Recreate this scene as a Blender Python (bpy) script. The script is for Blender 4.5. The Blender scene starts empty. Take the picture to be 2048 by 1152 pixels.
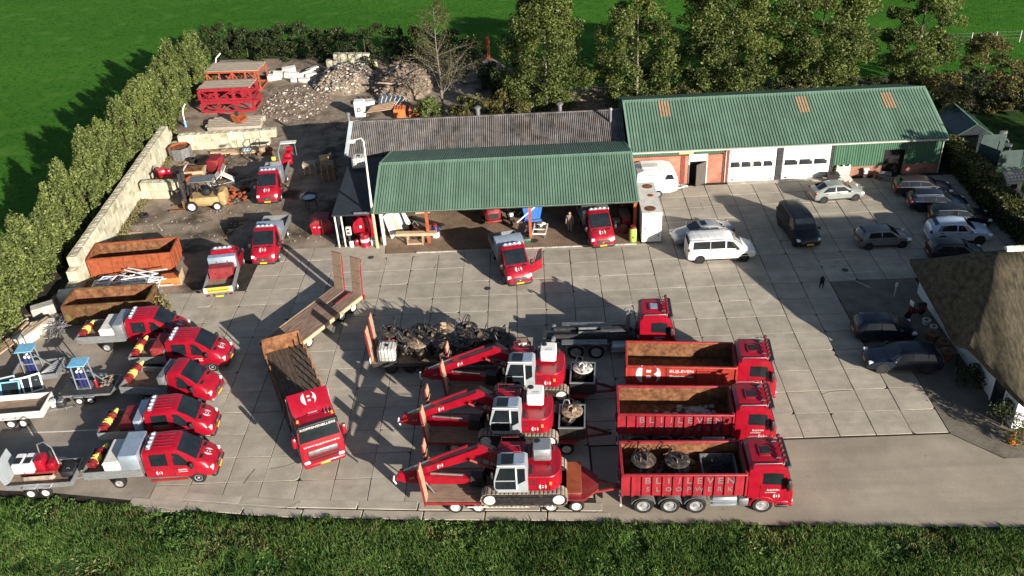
import bpy, math, random
import numpy as np
from mathutils import Vector, Matrix, Euler
random.seed(7)
RNG = np.random.default_rng(7)
SC = bpy.context.scene
COL = SC.collection
rad = math.radians

# ---------------------------------------------------------------- camera (fitted to the 2 m concrete slabs of the yard)
CF, CX, CY, CZ, CPT, CYW, CRL = 1829.39487, -2.37684081, -58.7111791, 35.0841744, 0.562930024, -0.0356188603, 0.0603536677
def cam_basis():
    c, s = math.cos(CYW), math.sin(CYW)
    fw = np.array([s, c, 0]); rt = np.array([c, -s, 0]); up = np.array([0, 0, 1.])
    F = fw*math.cos(CPT)-up*math.sin(CPT); U = fw*math.sin(CPT)+up*math.cos(CPT)
    cr, sr = math.cos(CRL), math.sin(CRL)
    return cr*rt-sr*U, sr*rt+cr*U, F
CR, CU, CFW = cam_basis()
CPOS = np.array([CX, CY, CZ])
def gp(x, y, z=0.0):
    """photo pixel -> point on the horizontal plane at height z"""
    d = CFW+CR*(x-1024)/CF+CU*(576-y)/CF
    p = CPOS+d*((z-CZ)/d[2])
    return Vector(p)
def px(P):
    d = np.array(P)-CPOS
    z = d@CFW
    return (1024+CF*(d@CR)/z, 576-CF*(d@CU)/z)
cam = bpy.data.cameras.new('camera')
cam.sensor_width = 36.0
cam.lens = CF/2048*36.0
cam.clip_end = 5000
camo = bpy.data.objects.new('camera', cam)
COL.objects.link(camo)
m = Matrix.Identity(4)
for i in range(3):
    m[i][0] = CR[i]; m[i][1] = CU[i]; m[i][2] = -CFW[i]; m[i][3] = CPOS[i]
camo.matrix_world = m
SC.camera = camo

# ---------------------------------------------------------------- light
SUN_AZ, SUN_EL = 140.0, 17.5
w = bpy.data.worlds.new('World'); SC.world = w; w.use_nodes = True
nt = w.node_tree
bg = nt.nodes['Background']
sky = nt.nodes.new('ShaderNodeTexSky'); sky.sky_type = 'NISHITA'; sky.sun_disc = False
sky.sun_elevation = rad(SUN_EL); sky.sun_rotation = rad(SUN_AZ)
sky.air_density = 1.0; sky.dust_density = 1.0
nt.links.new(sky.outputs[0], bg.inputs[0]); bg.inputs[1].default_value = 0.05
sl = bpy.data.lights.new('sun', 'SUN'); sl.energy = 5.0; sl.angle = rad(0.5); sl.color = (1.0, 0.92, 0.81)
so = bpy.data.objects.new('sun', sl); COL.objects.link(so)
sv = Vector((math.sin(rad(SUN_AZ))*math.cos(rad(SUN_EL)), math.cos(rad(SUN_AZ))*math.cos(rad(SUN_EL)), math.sin(rad(SUN_EL))))
so.rotation_euler = sv.to_track_quat('Z', 'Y').to_euler()
so.location = (30, -40, 40)
SC.view_settings.view_transform = 'Standard'
SC.view_settings.look = 'None'
SC.view_settings.exposure = 1.0
SC.view_settings.gamma = 1.0
SC.view_settings.use_curve_mapping = False

# ---------------------------------------------------------------- materials
MATS = {}
def M(name, col=(.5, .5, .5), rough=.6, metal=0.0, var=.12, scale=2.5, col2=None, mix=(.35, .65), bump=0.0, bscale=30.0, coat=0.0, spec=.5, stretch=None, col3=None, mix3=(.6, .7), scale3=1.2, rnd=0.0):
    if name in MATS: return MATS[name]
    mt = bpy.data.materials.new(name); mt.use_nodes = True
    n = mt.node_tree.nodes; l = mt.node_tree.links
    b = n['Principled BSDF']
    b.inputs['Roughness'].default_value = rough; b.inputs['Metallic'].default_value = metal
    b.inputs['Specular IOR Level'].default_value = min(spec, .12) if rough >= .8 else spec
    if coat: b.inputs['Coat Weight'].default_value = coat; b.inputs['Coat Roughness'].default_value = .12
    tc = n.new('ShaderNodeTexCoord'); oi = n.new('ShaderNodeObjectInfo')
    add = n.new('ShaderNodeVectorMath'); add.operation = 'MULTIPLY_ADD'
    add.inputs[1].default_value = (1, 1, 1) if stretch is None else stretch
    cmb = n.new('ShaderNodeMath'); cmb.operation = 'MULTIPLY'; cmb.inputs[1].default_value = 37.0
    l.new(oi.outputs['Random'], cmb.inputs[0]); l.new(tc.outputs['Object'], add.inputs[0]); l.new(cmb.outputs[0], add.inputs[2])
    def noise(sc, det=5):
        t = n.new('ShaderNodeTexNoise'); t.inputs['Scale'].default_value = sc; t.inputs['Detail'].default_value = det; t.inputs['Roughness'].default_value = .6
        l.new(add.outputs[0], t.inputs['Vector']); return t.outputs['Fac']
    def ramp(fac, a, c):
        r = n.new('ShaderNodeMapRange'); r.inputs[1].default_value = a; r.inputs[2].default_value = c
        l.new(fac, r.inputs[0]); return r.outputs[0]
    def mixc(fac, a, c):
        x = n.new('ShaderNodeMix'); x.data_type = 'RGBA'
        l.new(fac, x.inputs[0])
        for k, v in ((6, a), (7, c)):
            if isinstance(v, tuple): x.inputs[k].default_value = (*v, 1)
            else: l.new(v, x.inputs[k])
        return x.outputs[2]
    lo = tuple(c*(1-var) for c in col); hi = col2 if col2 else tuple(min(1, c*(1+var)) for c in col)
    out = mixc(ramp(noise(scale), *mix), lo, hi)
    if col3: out = mixc(ramp(noise(scale3, 6), *mix3), out, col3)
    if rnd:
        hs = n.new('ShaderNodeHueSaturation'); rr = ramp(oi.outputs['Random'], 0, 1)
        mr = n.new('ShaderNodeMapRange'); mr.inputs[3].default_value = 1-rnd; mr.inputs[4].default_value = 1+rnd
        l.new(oi.outputs['Random'], mr.inputs[0]); l.new(mr.outputs[0], hs.inputs['Value']); l.new(out, hs.inputs['Color']); out = hs.outputs[0]
    l.new(out, b.inputs['Base Color'])
    if bump:
        bp = n.new('ShaderNodeBump'); bp.inputs['Strength'].default_value = bump; bp.inputs['Distance'].default_value = .02
        l.new(noise(bscale, 3), bp.inputs['Height']); l.new(bp.outputs[0], b.inputs['Normal'])
    MATS[name] = mt
    return mt
def leafmat(name, col, col2):
    mt = bpy.data.materials.new(name); mt.use_nodes = True
    n = mt.node_tree.nodes; l = mt.node_tree.links
    b = n['Principled BSDF']; b.inputs['Roughness'].default_value = .55; b.inputs['Specular IOR Level'].default_value = .35
    at = n.new('ShaderNodeAttribute'); at.attribute_name = 'tone'
    x = n.new('ShaderNodeMix'); x.data_type = 'RGBA'; x.inputs[6].default_value = (*col, 1); x.inputs[7].default_value = (*col2, 1)
    l.new(at.outputs['Fac'], x.inputs[0]); l.new(x.outputs[2], b.inputs['Base Color'])
    tr = n.new('ShaderNodeBsdfTranslucent'); l.new(x.outputs[2], tr.inputs[0])
    ms = n.new('ShaderNodeMixShader'); ms.inputs[0].default_value = .3
    l.new(b.outputs[0], ms.inputs[1]); l.new(tr.outputs[0], ms.inputs[2]); l.new(ms.outputs[0], n['Material Output'].inputs[0])
    MATS[name] = mt
    return mt
# vehicles
M('red', (.30, .004, .017), .34, var=.12, scale=1.2, coat=.35, col3=(.23, .016, .03), mix3=(.56, .75))
M('red_dull', (.20, .014, .017), .6, var=.25, scale=2.0, col3=(.25, .06, .03), mix3=(.56, .72))
M('red_cont', (.29, .014, .024), .55, var=.18, scale=2.0, col3=(.16, .05, .025), mix3=(.62, .75), scale3=3)
M('red_orange', (.36, .034, .022), .55, var=.15, scale=2.0, col3=(.2, .06, .03), mix3=(.62, .78), scale3=3)
M('maroon', (.12, .01, .015), .5)
M('rust', (.15, .062, .030), .9, var=.3, scale=2.5, col2=(.25, .12, .06), col3=(.07, .034, .022), mix3=(.55, .7), scale3=3.0, bump=.3, bscale=20)
M('rust_orange', (.27, .072, .032), .85, var=.25, scale=2.0, col3=(.16, .06, .03), mix3=(.58, .72), scale3=2.0, bump=.2)
M('glass', (.012, .016, .02), .04, var=.3, scale=1.0, spec=.7)
M('black', (.016, .016, .018), .55, var=.2)
M('black_paint', (.006, .007, .011), .35, var=.1, coat=.3)
M('navy', (.006, .011, .026), .35, var=.1, coat=.3)
M('rubber', (.022, .021, .020), .85, var=.3, scale=6, col3=(.07, .062, .05), mix3=(.55, .75), scale3=5)
M('rim', (.42, .42, .43), .4, metal=.5, var=.2, scale=8)
M('rim_dark', (.03, .03, .032), .4, metal=.3)
M('rim_white', (.55, .53, .50), .6, var=.2, scale=8, col3=(.25, .22, .18), mix3=(.6, .75), scale3=8)
M('alu', (.40, .42, .43), .38, metal=.65, var=.18, scale=3, stretch=(1, 4, 4))
M('alu_sky_tint', (.46, .54, .64), .32, metal=.6, var=.1, scale=2)  # blue in the base colour stands in for the sky's reflection
M('steel', (.22, .22, .225), .5, metal=.5, var=.25, scale=5)
M('chrome', (.75, .76, .78), .18, metal=.9, var=.05)
M('dark_steel', (.045, .044, .045), .55, metal=.2, var=.35, scale=5, col3=(.10, .06, .04), mix3=(.6, .75), scale3=6)
M('grease', (.022, .020, .020), .5, var=.4, scale=5, col3=(.09, .06, .04), mix3=(.58, .72), scale3=7)
M('white', (.78, .78, .77), .45, var=.05, scale=2, coat=.2)
M('white_dirty', (.62, .60, .55), .6, var=.12, scale=2, col3=(.35, .31, .25), mix3=(.6, .78), scale3=2.5)
M('offwhite', (.55, .54, .50), .65, var=.12, scale=3)
M('silver', (.36, .37, .39), .34, metal=.4, var=.06, coat=.4)
M('silver_green', (.33, .35, .33), .36, metal=.35, var=.06, coat=.4)
M('grey_car', (.17, .175, .18), .36, metal=.35, var=.06, coat=.4)
M('iceblue', (.42, .52, .66), .33, metal=.25, var=.05, coat=.4)
M('brown_car', (.035, .026, .022), .35, var=.1, coat=.4)
M('lamp_clear', (.80, .82, .84), .12, var=.05, spec=.8)
M('lamp_red', (.16, .006, .008), .25, var=.1)
M('lamp_orange', (.75, .20, .02), .3, var=.1)
M('plate_yellow', (.80, .48, .03), .5, var=.05)
M('plate_white', (.75, .75, .72), .5, var=.05)
M('yellow', (.72, .42, .06), .6, var=.2, scale=3)
M('lemon', (.75, .58, .14), .6, var=.15)
M('fork_yellow', (.37, .25, .11), .6, var=.2, scale=3, col3=(.2, .13, .06), mix3=(.6, .75))
M('blue', (.03, .14, .50), .5, var=.15)
M('blue_drum', (.015, .02, .10), .45, var=.15)
M('lightblue', (.16, .40, .60), .55, var=.15)
M('green_bin', (.35, .50, .08), .5, var=.15)
M('orange_plastic', (.62, .16, .04), .6, var=.2, scale=4)
M('hivis', (.85, .25, .02), .6, var=.1)
M('text_white', (.58, .56, .56), .55, var=.08)
M('text_grey', (.17, .15, .16), .55, var=.12)
M('text_yellow', (.78, .50, .05), .6, var=.05)
M('sticker_orange', (.80, .30, .02), .5, var=.05)
M('cab_grey', (.30, .33, .35), .5, var=.08, scale=3)
M('cab_white', (.66, .67, .66), .5, var=.06, scale=3)
M('track', (.27, .225, .185), .85, var=.35, scale=4, col3=(.33, .28, .22), mix3=(.5, .7), scale3=4)
# building and ground
M('wood', (.34, .235, .155), .85, var=.3, scale=2, stretch=(1, 6, 6), bump=.2)
M('wood_deck', (.24, .175, .13), .85, var=.3, scale=1.6, stretch=(1, 7, 7), col3=(.17, .12, .09), mix3=(.6, .75), scale3=1.6, bump=.15)
M('wood_dark', (.105, .078, .06), .85, var=.35, scale=1.6, stretch=(1, 7, 7), col3=(.05, .038, .03), mix3=(.5, .7), scale3=1.2)
M('wood_rust', (.21, .14, .105), .85, var=.3, scale=1.4, stretch=(1, 6, 6), col3=(.30, .22, .18), mix3=(.52, .66), scale3=1.3)
M('wood_pale', (.50, .36, .23), .8, var=.2, scale=2, stretch=(1, 6, 6))
M('wood_grey', (.36, .31, .245), .9, var=.25, scale=2, stretch=(1, 6, 6))
M('wood_yellow', (.55, .37, .17), .8, var=.25, scale=2, stretch=(1, 6, 6))
M('ramp_wood', (.42, .29, .19), .8, var=.2, scale=2, stretch=(6, 6, 1))
M('concrete', (.385, .346, .285), .85, var=.12, scale=.9, col3=(.30, .26, .215), mix3=(.55, .78), scale3=.55, bump=.12, bscale=25, rnd=.07)
M('concrete_road', (.33, .285, .225), .88, var=.12, scale=.35, col3=(.24, .22, .18), mix3=(.5, .75), scale3=.2, bump=.1, bscale=30)
M('apron', (.31, .27, .228), .9, var=.2, scale=.35, col3=(.22, .19, .16), mix3=(.48, .70), scale3=.25, bump=.2, bscale=14)
M('joint', (.040, .034, .028), .95, var=.3, scale=2)
M('mud', (.22, .175, .13), .95, var=.3, scale=.5, col2=(.31, .255, .20), col3=(.07, .055, .042), mix3=(.50, .62), scale3=.30, bump=.6, bscale=3.5)
M('soil', (.085, .066, .048), .95, var=.3, scale=.8, bump=.5, bscale=4)
M('block', (.46, .43, .33), .9, var=.16, scale=1.6, col3=(.22, .22, .10), mix3=(.54, .72), scale3=1.1, bump=.25, bscale=12, rnd=.12)
M('block_white', (.58, .56, .49), .9, var=.15, scale=1.6, bump=.2, bscale=12, rnd=.1)
M('block_grey', (.36, .35, .32), .9, var=.2, scale=1.6, bump=.25, bscale=12, rnd=.15)
M('kerb', (.34, .32, .28), .9, var=.2, scale=2.5, rnd=.15)
M('rubble', (.27, .20, .15), .95, var=.35, scale=1.4, col2=(.40, .33, .27), bump=.4)
M('rubble_base', (.20, .155, .115), .95, var=.35, scale=1.0, col3=(.30, .26, .21), mix3=(.5, .7), scale3=1.4, bump=.6, bscale=6)
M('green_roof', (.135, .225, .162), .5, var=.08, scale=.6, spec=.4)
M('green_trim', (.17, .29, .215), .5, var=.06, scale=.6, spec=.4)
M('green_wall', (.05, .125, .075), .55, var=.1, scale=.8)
M('roof_light', (.36, .245, .145), .6, var=.12, scale=2)
M('asbestos', (.155, .142, .136), .9, var=.25, scale=1.2, col3=(.08, .073, .07), mix3=(.52, .7), scale3=.9)
M('bitumen', (.018, .022, .032), .7, var=.25, scale=1.2)
M('gutter', (.45, .45, .42), .6, var=.1)
M('lead', (.46, .52, .55), .6, var=.1, scale=2)
M('brick', (.34, .125, .075), .85, var=.2, scale=5)
M('brick_dark', (.20, .06, .045), .85, var=.2, scale=5)
M('door_white', (.78, .78, .76), .5, var=.03)
M('door_dark', (.085, .075, .065), .6, var=.2, scale=2, stretch=(6, 6, 1))
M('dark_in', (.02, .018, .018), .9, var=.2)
M('pane', (.03, .035, .04), .08, var=.2, spec=.6)
M('thatch', (.098, .084, .058), .95, var=.45, scale=4.0, stretch=(3.5, .8, .8), col3=(.035, .032, .025), mix3=(.48, .66), scale3=2.0, bump=1.0, bscale=16)
M('plaster', (.66, .68, .68), .8, var=.06)
M('stripe', (.50, .48, .42), .85, var=.15)
M('net', (.035, .06, .058), .7, var=.15)  # near-black so the trampoline looks shaded; shade is in the colour
M('cloth_grey', (.24, .20, .18), .85, var=.15)
M('skin', (.50, .28, .20), .6, var=.05)
M('hair', (.05, .03, .02), .8, var=.1)
M('dog_fur', (.012, .010, .009), .8, var=.3)
M('orange_post', (.36, .075, .03), .6, var=.2, scale=2)
M('bark', (.10, .08, .06), .9, var=.3, scale=4)
M('bark_pale', (.27, .25, .20), .9, var=.3, scale=3)
M('bark_grey', (.17, .15, .125), .9, var=.3, scale=4)
M('pot', (.22, .12, .08), .8, var=.2)
M('hose', (.02, .02, .022), .4, var=.2)
M('grapple', (.052, .042, .038), .55, metal=.15, var=.4, scale=5, col3=(.20, .15, .11), mix3=(.5, .64), scale3=4)
M('grapple_tan', (.30, .22, .15), .7, var=.4, scale=4, col3=(.08, .06, .05), mix3=(.5, .65), scale3=5)
leafmat('leaf_birch', (.015, .029, .006), (.175, .215, .052))
leafmat('leaf_hedge', (.028, .050, .011), (.230, .275, .080))
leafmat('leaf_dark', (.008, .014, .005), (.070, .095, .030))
leafmat('leaf_autumn', (.035, .042, .012), (.185, .170, .055))
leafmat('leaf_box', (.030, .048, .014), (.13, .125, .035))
leafmat('weed', (.024, .070, .010), (.175, .295, .070))
leafmat('weed_dry', (.12, .12, .04), (.30, .26, .10))

def worldstain(name, sc, st, lo, hi, rz=0.0, sharp=(.35, .65), det=6):
    mt = MATS[name]; n = mt.node_tree.nodes; l = mt.node_tree.links; b = n['Principled BSDF']
    src = b.inputs['Base Color'].links[0].from_socket
    ge = n.new('ShaderNodeNewGeometry'); mp = n.new('ShaderNodeMapping'); mp.inputs['Scale'].default_value = st; mp.inputs['Rotation'].default_value = (0, 0, rad(rz))
    t = n.new('ShaderNodeTexNoise'); t.inputs['Scale'].default_value = sc; t.inputs['Detail'].default_value = det; t.inputs['Roughness'].default_value = .62
    l.new(ge.outputs['Position'], mp.inputs[0]); l.new(mp.outputs[0], t.inputs['Vector'])
    r = n.new('ShaderNodeMapRange'); r.inputs[1].default_value = sharp[0]; r.inputs[2].default_value = sharp[1]; r.inputs[3].default_value = lo; r.inputs[4].default_value = hi
    l.new(t.outputs['Fac'], r.inputs[0])
    x = n.new('ShaderNodeMix'); x.data_type = 'RGBA'; x.blend_type = 'MULTIPLY'; x.inputs[0].default_value = 1
    l.new(src, x.inputs[6]); l.new(r.outputs[0], x.inputs[7]); l.new(x.outputs[2], b.inputs['Base Color'])
for q_ in ('concrete', 'concrete_road', 'apron'):
    worldstain(q_, .16, (1, 1, 1), .88, 1.09); worldstain(q_, .6, (.10, 2.0, 1), .93, 1.05, 26); worldstain(q_, .6, (.12, 2.0, 1), .94, 1.05, -38); worldstain(q_, 2.4, (1, 1, 1), .62, 1.0, 0, (.28, .36)); worldstain(q_, 14, (1, 1, 1), .86, 1.08, 0, (.3, .7), 3)
worldstain('green_roof', .8, (2.5, .12, .12), .84, 1.10); worldstain('green_roof', .35, (1, 1, 1), .88, 1.08)
worldstain('asbestos', .9, (3, .2, .2), .72, 1.2); worldstain('asbestos', .5, (1, 1, 1), .8, 1.15)
for q_ in ('red_cont', 'red_orange'): worldstain(q_, 2.2, (2.5, 2.5, .25), .72, 1.1)
worldstain('red', 3.0, (1, 1, 1), .86, 1.06)
# ---------------------------------------------------------------- mesh helpers
class MB:
    def __init__(self): self.v = []; self.f = []; self.m = []; self.s = []
    def poly(self, pts, mi=0, sm=False):
        k = len(self.v); self.v += [tuple(p) for p in pts]; self.f.append(tuple(range(k, k+len(pts)))); self.m.append(mi); self.s.append(sm)
    def loft(self, rings, mi=0, closed=True, caps=True, sm=False):
        k = len(self.v); n = len(rings[0])
        for r in rings: self.v += [tuple(p) for p in r]
        for i in range(len(rings)-1):
            for j in range(n if closed else n-1):
                a = k+i*n+j; b = k+i*n+(j+1) % n
                self.f.append((a, b, b+n, a+n)); self.m.append(mi); self.s.append(sm)
        if caps:
            self.f.append(tuple(range(k+n-1, k-1, -1))); e = k+(len(rings)-1)*n
            self.f.append(tuple(range(e, e+n))); self.m += [mi, mi]; self.s += [False, False]
        return self
    def box(self, x0, x1, y0, y1, z0, z1, mi=0):
        return self.loft([[(x0, y0, z0), (x1, y0, z0), (x1, y1, z0), (x0, y1, z0)], [(x0, y0, z1), (x1, y0, z1), (x1, y1, z1), (x0, y1, z1)]], mi)
    def rbox(self, x0, x1, y0, y1, z0, z1, b=.05, mi=0, bz=None):
        bz = b if bz is None else bz
        def ring(i, z):
            a0, a1, c0, c1 = x0+i, x1-i, y0+i, y1-i
            return [(a0+b, c0, z), (a1-b, c0, z), (a1, c0+b, z), (a1, c1-b, z), (a1-b, c1, z), (a0+b, c1, z), (a0, c1-b, z), (a0, c0+b, z)]
        return self.loft([ring(b*.6, z0), ring(0, z0+bz), ring(0, z1-bz), ring(b*.8, z1)], mi)
    def prism(self, poly, axis, a, b, mi=0):
        """poly 2-D, extruded along axis: 'x' poly=(y,z); 'y' poly=(x,z); 'z' poly=(x,y)"""
        g = {'x': lambda t, p: (t, p[0], p[1]), 'y': lambda t, p: (p[0], t, p[1]), 'z': lambda t, p: (p[0], p[1], t)}[axis]
        return self.loft([[g(a, p) for p in poly], [g(b, p) for p in poly]], mi)
    def cyl(self, p0, p1, r0, r1=None, n=10, mi=0, caps=True, sm=True):
        r1 = r0 if r1 is None else r1
        return self.tube([p0, p1], [r0, r1], n, mi, caps, sm)
    def tube(self, pts, r, n=6, mi=0, caps=True, sm=True):
        pts = [Vector(p) for p in pts]
        if not isinstance(r, (list, tuple)): r = [r]*len(pts)
        rings = []; ref = None
        for i, p in enumerate(pts):
            d = (pts[min(i+1, len(pts)-1)]-pts[max(i-1, 0)]).normalized()
            if ref is None: ref = Vector((0, 0, 1)) if abs(d.z) < .9 else Vector((1, 0, 0))
            u = d.cross(ref).normalized(); ref = u.cross(d).normalized(); vv = ref
            rings.append([p+(u*math.cos(2*math.pi*j/n)+vv*math.sin(2*math.pi*j/n))*r[i] for j in range(n)])
        return self.loft(rings, mi, True, caps, sm)
    def bar(self, p0, p1, w, h, mi=0, up=(0, 0, 1)):
        p0 = Vector(p0); p1 = Vector(p1); d = (p1-p0).normalized(); u = Vector(up)
        if abs(d.dot(u)) > .98: u = Vector((0, 1, 0))
        sd = d.cross(u).normalized(); u = sd.cross(d).normalized()
        r = lambda p: [p-sd*w/2-u*h/2, p+sd*w/2-u*h/2, p+sd*w/2+u*h/2, p-sd*w/2+u*h/2]
        return self.loft([r(p0), r(p1)], mi)
    def lathe(self, c, prof, n=16, axis='z', mi=0, sm=True, caps=True):
        """prof: list of (radius, height)"""
        rings = []
        for r, h in prof:
            rg = []
            for j in range(n):
                a = 2*math.pi*j/n; x, y = r*math.cos(a), r*math.sin(a)
                rg.append((c[0]+x, c[1]+y, c[2]+h) if axis == 'z' else ((c[0]+x, c[1]+h, c[2]+y) if axis == 'y' else (c[0]+h, c[1]+x, c[2]+y)))
            rings.append(rg)
        return self.loft(rings, mi, True, caps, sm)
    def xf(self, mat, start=0):
        for i in range(start, len(self.v)): self.v[i] = tuple(mat @ Vector(self.v[i]))
        return self
    def mesh(self, name, mats, angle=None):
        me = bpy.data.meshes.new(name)
        me.from_pydata(self.v, [], self.f)
        if isinstance(mats, str): mats = [mats]
        for q in mats: me.materials.append(MATS[q])
        me.polygons.foreach_set('material_index', self.m)
        me.polygons.foreach_set('use_smooth', self.s)
        import bmesh
        bm = bmesh.new(); bm.from_mesh(me); bmesh.ops.recalc_face_normals(bm, faces=bm.faces); bm.to_mesh(me); bm.free()
        if angle: me.set_sharp_from_angle(angle=rad(angle))
        me.update()
        return me
    def build(self, name, mats, parent=None, loc=(0, 0, 0), rz=0.0, angle=40):
        return link(name, self.mesh(name, mats, angle), parent, loc, rz)
def link(name, me, parent=None, loc=(0, 0, 0), rz=0.0):
    o = bpy.data.objects.new(name, me); COL.objects.link(o)
    o.location = loc; o.rotation_euler = (0, 0, rz)
    if parent: o.parent = parent
    return o
def tag(o, label, cat, group=None):
    o['label'] = label; o['category'] = cat
    if group: o['group'] = group
    return o
def struct(o, kind='structure'):
    o['kind'] = kind; return o
def thing(name, label, cat, loc=(0, 0, 0), rz=0.0, group=None):
    o = bpy.data.objects.new(name, None); COL.objects.link(o); o.empty_display_size = .2
    o.location = loc; o.rotation_euler = (0, 0, rad(rz))
    return tag(o, label, cat, group)
def copy_tree(o, parent=None):
    c = o.copy(); COL.objects.link(c); c.parent = parent
    for ch in list(o.children): copy_tree(ch, c)
    return c
TXT = {}
def text_mesh(s):
    if s in TXT: return TXT[s]
    cu = bpy.data.curves.new('lettering', 'FONT'); cu.body = s; cu.size = 1.0; cu.extrude = .012; cu.resolution_u = 2; cu.offset = .012
    ob = bpy.data.objects.new('tmp', cu); COL.objects.link(ob)
    dg = bpy.context.evaluated_depsgraph_get(); dg.update()
    me = bpy.data.meshes.new_from_object(ob.evaluated_get(dg))
    n = len(me.vertices); co = np.empty(n*3, np.float32); me.vertices.foreach_get('co', co); co = co.reshape(-1, 3)
    mn = co.min(0); mx = co.max(0)
    fs = [tuple(p.vertices) for p in me.polygons]
    bpy.data.objects.remove(ob); bpy.data.curves.remove(cu); bpy.data.meshes.remove(me)
    co[:, :2] = (co[:, :2]-(mn[:2]+mx[:2])/2)/(mx[1]-mn[1])
    TXT[s] = (co, fs, (mx[0]-mn[0])/(mx[1]-mn[1])); return TXT[s]
def lettering(parent, s, c, xd, yd, h, mat, width=None, name='lettering'):
    co, fs, asp = text_mesh(s)
    xd = Vector(xd).normalized(); yd = Vector(yd).normalized(); nd = xd.cross(yd)
    sx = (width/asp) if width else h
    c = Vector(c)
    vs = [tuple(c+xd*float(p[0])*sx+yd*float(p[1])*h+nd*float(p[2])*.5) for p in co]
    me = bpy.data.meshes.new(name); me.from_pydata(vs, [], fs); me.materials.append(MATS[mat])
    return link(name, me, parent)
def logo(parent, c, xd, yd, r, mat='text_white'):
    """round emblem: two white circle segments beside a letter with two small bars"""
    xd = Vector(xd).normalized(); yd = Vector(yd).normalized(); nd = xd.cross(yd); c = Vector(c)
    mb = MB(); P = lambda x, y: c+xd*x*r+yd*y*r+nd*.006
    a0 = math.acos(-.48)
    mb.poly([P(math.cos(a0+(2*math.pi-2*a0)*t/10), math.sin(a0+(2*math.pi-2*a0)*t/10)) for t in range(11)])
    arc = [P(math.cos(-1.05+2.1*t/12), math.sin(-1.05+2.1*t/12)) for t in range(13)]
    inn = [P(.62, .72), P(.70, .45), P(.66, .22), P(.48, .05), P(.46, -.02), P(.66, -.15), P(.74, -.42), P(.62, -.75)]
    mb.poly(arc+inn)
    mb.poly([P(-.16, .16), P(.20, .16), P(.24, .42), P(-.16, .42)]); mb.poly([P(-.16, -.42), P(.24, -.42), P(.20, -.14), P(-.16, -.14)])
    return mb.build('emblem', mat, parent)
WH = {}
def wheel(parent, x, y, r, wd, side, rim='rim', hub=True):
    k = (round(r, 3), round(wd, 3), side, rim)
    if k not in WH:
        t = MB(); s = side
        t.lathe((0, 0, 0), [(r*.3, -s*wd*.48), (r*.93, -s*wd/2), (r, -s*wd*.32), (r, s*wd*.32), (r*.93, s*wd/2), (r*.64, s*wd/2*.98), (r*.60, s*wd*.2)], 20, 'y')
        q = MB()
        q.lathe((0, 0, 0), [(r*.63, s*wd*.28), (r*.64, s*wd*.49), (r*.57, s*wd*.49), (r*.50, s*wd*.32), (r*.24, s*wd*.36), (r*.19, s*wd*.46), (r*.05, s*wd*.47)], 14, 'y')
        for j in range(6):
            a = j*math.pi/3
            q.cyl((r*.36*math.cos(a), s*wd*.30, r*.36*math.sin(a)), (r*.36*math.cos(a), s*wd*.335, r*.36*math.sin(a)), r*.07, n=6, mi=1)
        WH[k] = (t.mesh('tyre', 'rubber', 40), q.mesh('rim', [rim, 'black'], 40))
    a, b = WH[k]
    o = link('wheel', a, parent, (x, y, r)); link('rim', b, o)
    return o
# lofted vehicle bodies: stations (x, w, zb, zbelt, wt, zt)
def st_at(st, x):
    for a, b in zip(st, st[1:]):
        if a[0] <= x <= b[0]:
            t = (x-a[0])/max(1e-6, b[0]-a[0]); return [a[i]+(b[i]-a[i])*t for i in range(6)]
    return list(st[0] if x < st[0][0] else st[-1])
def half(s, edge=.07):
    x, w, zb, zt0, wt, zt = s
    return [(w*.90, zb), (w*.985, zb+.10), (w, zb+(zt0-zb)*.55), (w*.985, zt0), (wt, zt-edge), (wt*.84, zt), (wt*.4, zt+.012)]
def body(st, edge=.07):
    mb = MB(); rings = []
    for s in st:
        h = half(s, edge)
        rings.append([(s[0], y, z) for y, z in h]+[(s[0], -y, z) for y, z in reversed(h)])
    mb.loft(rings, 0, True, True, True)
    return mb
def side_win(st, side, b0, b1, t0, t1, v0=.10, v1=.88, off=.012, edge=.07, n=5):
    mb = MB(); rows = []
    for v, xa, xb in ((v0, b0, b1), (v1, t0, t1)):
        row = []
        for i in range(n+1):
            x = xa+(xb-xa)*i/n; s = st_at(st, x); h = half(s, edge)
            (y0, z0), (y1, z1) = h[3], h[4]
            row.append((x, side*(y0+(y1-y0)*v+off), z0+(z1-z0)*v+off*.3))
        rows.append(row)
    for i in range(n): mb.poly([rows[0][i], rows[0][i+1], rows[1][i+1], rows[1][i]])
    inner = [[(x, y-side*.03, z) for x, y, z in r] for r in rows]
    per = [rows[0][0], rows[0][-1], rows[1][-1], rows[1][0]]; pin = [inner[0][0], inner[0][-1], inner[1][-1], inner[1][0]]
    for i in range(4): mb.poly([per[i], per[(i+1) % 4], pin[(i+1) % 4], pin[i]])
    return mb
def top_win(st, xa, xb, f0=.86, f1=.86, off=.014, n=4):
    """glass on the upper surface between x=xa and x=xb (windscreen or rear window)"""
    mb = MB(); A = st_at(st, xa); B = st_at(st, xb)
    d = Vector((xb-xa, 0, B[5]-A[5])).normalized(); nn = Vector((-d.z, 0, d.x))
    if nn.z < 0: nn = -nn
    rows = []
    for t in range(3):
        q = t/2; x = xa+(xb-xa)*q; s = st_at(st, x); ww = s[4]*(f0+(f1-f0)*q)
        rows.append([Vector((x, -ww+2*ww*i/n, s[5]+.012*(1-abs(2*i/n-1))))+nn*off for i in range(n+1)])
    for a, b in zip(rows, rows[1:]):
        for i in range(n): mb.poly([a[i], a[i+1], b[i+1], b[i]], 0, True)
    return mb
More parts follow.
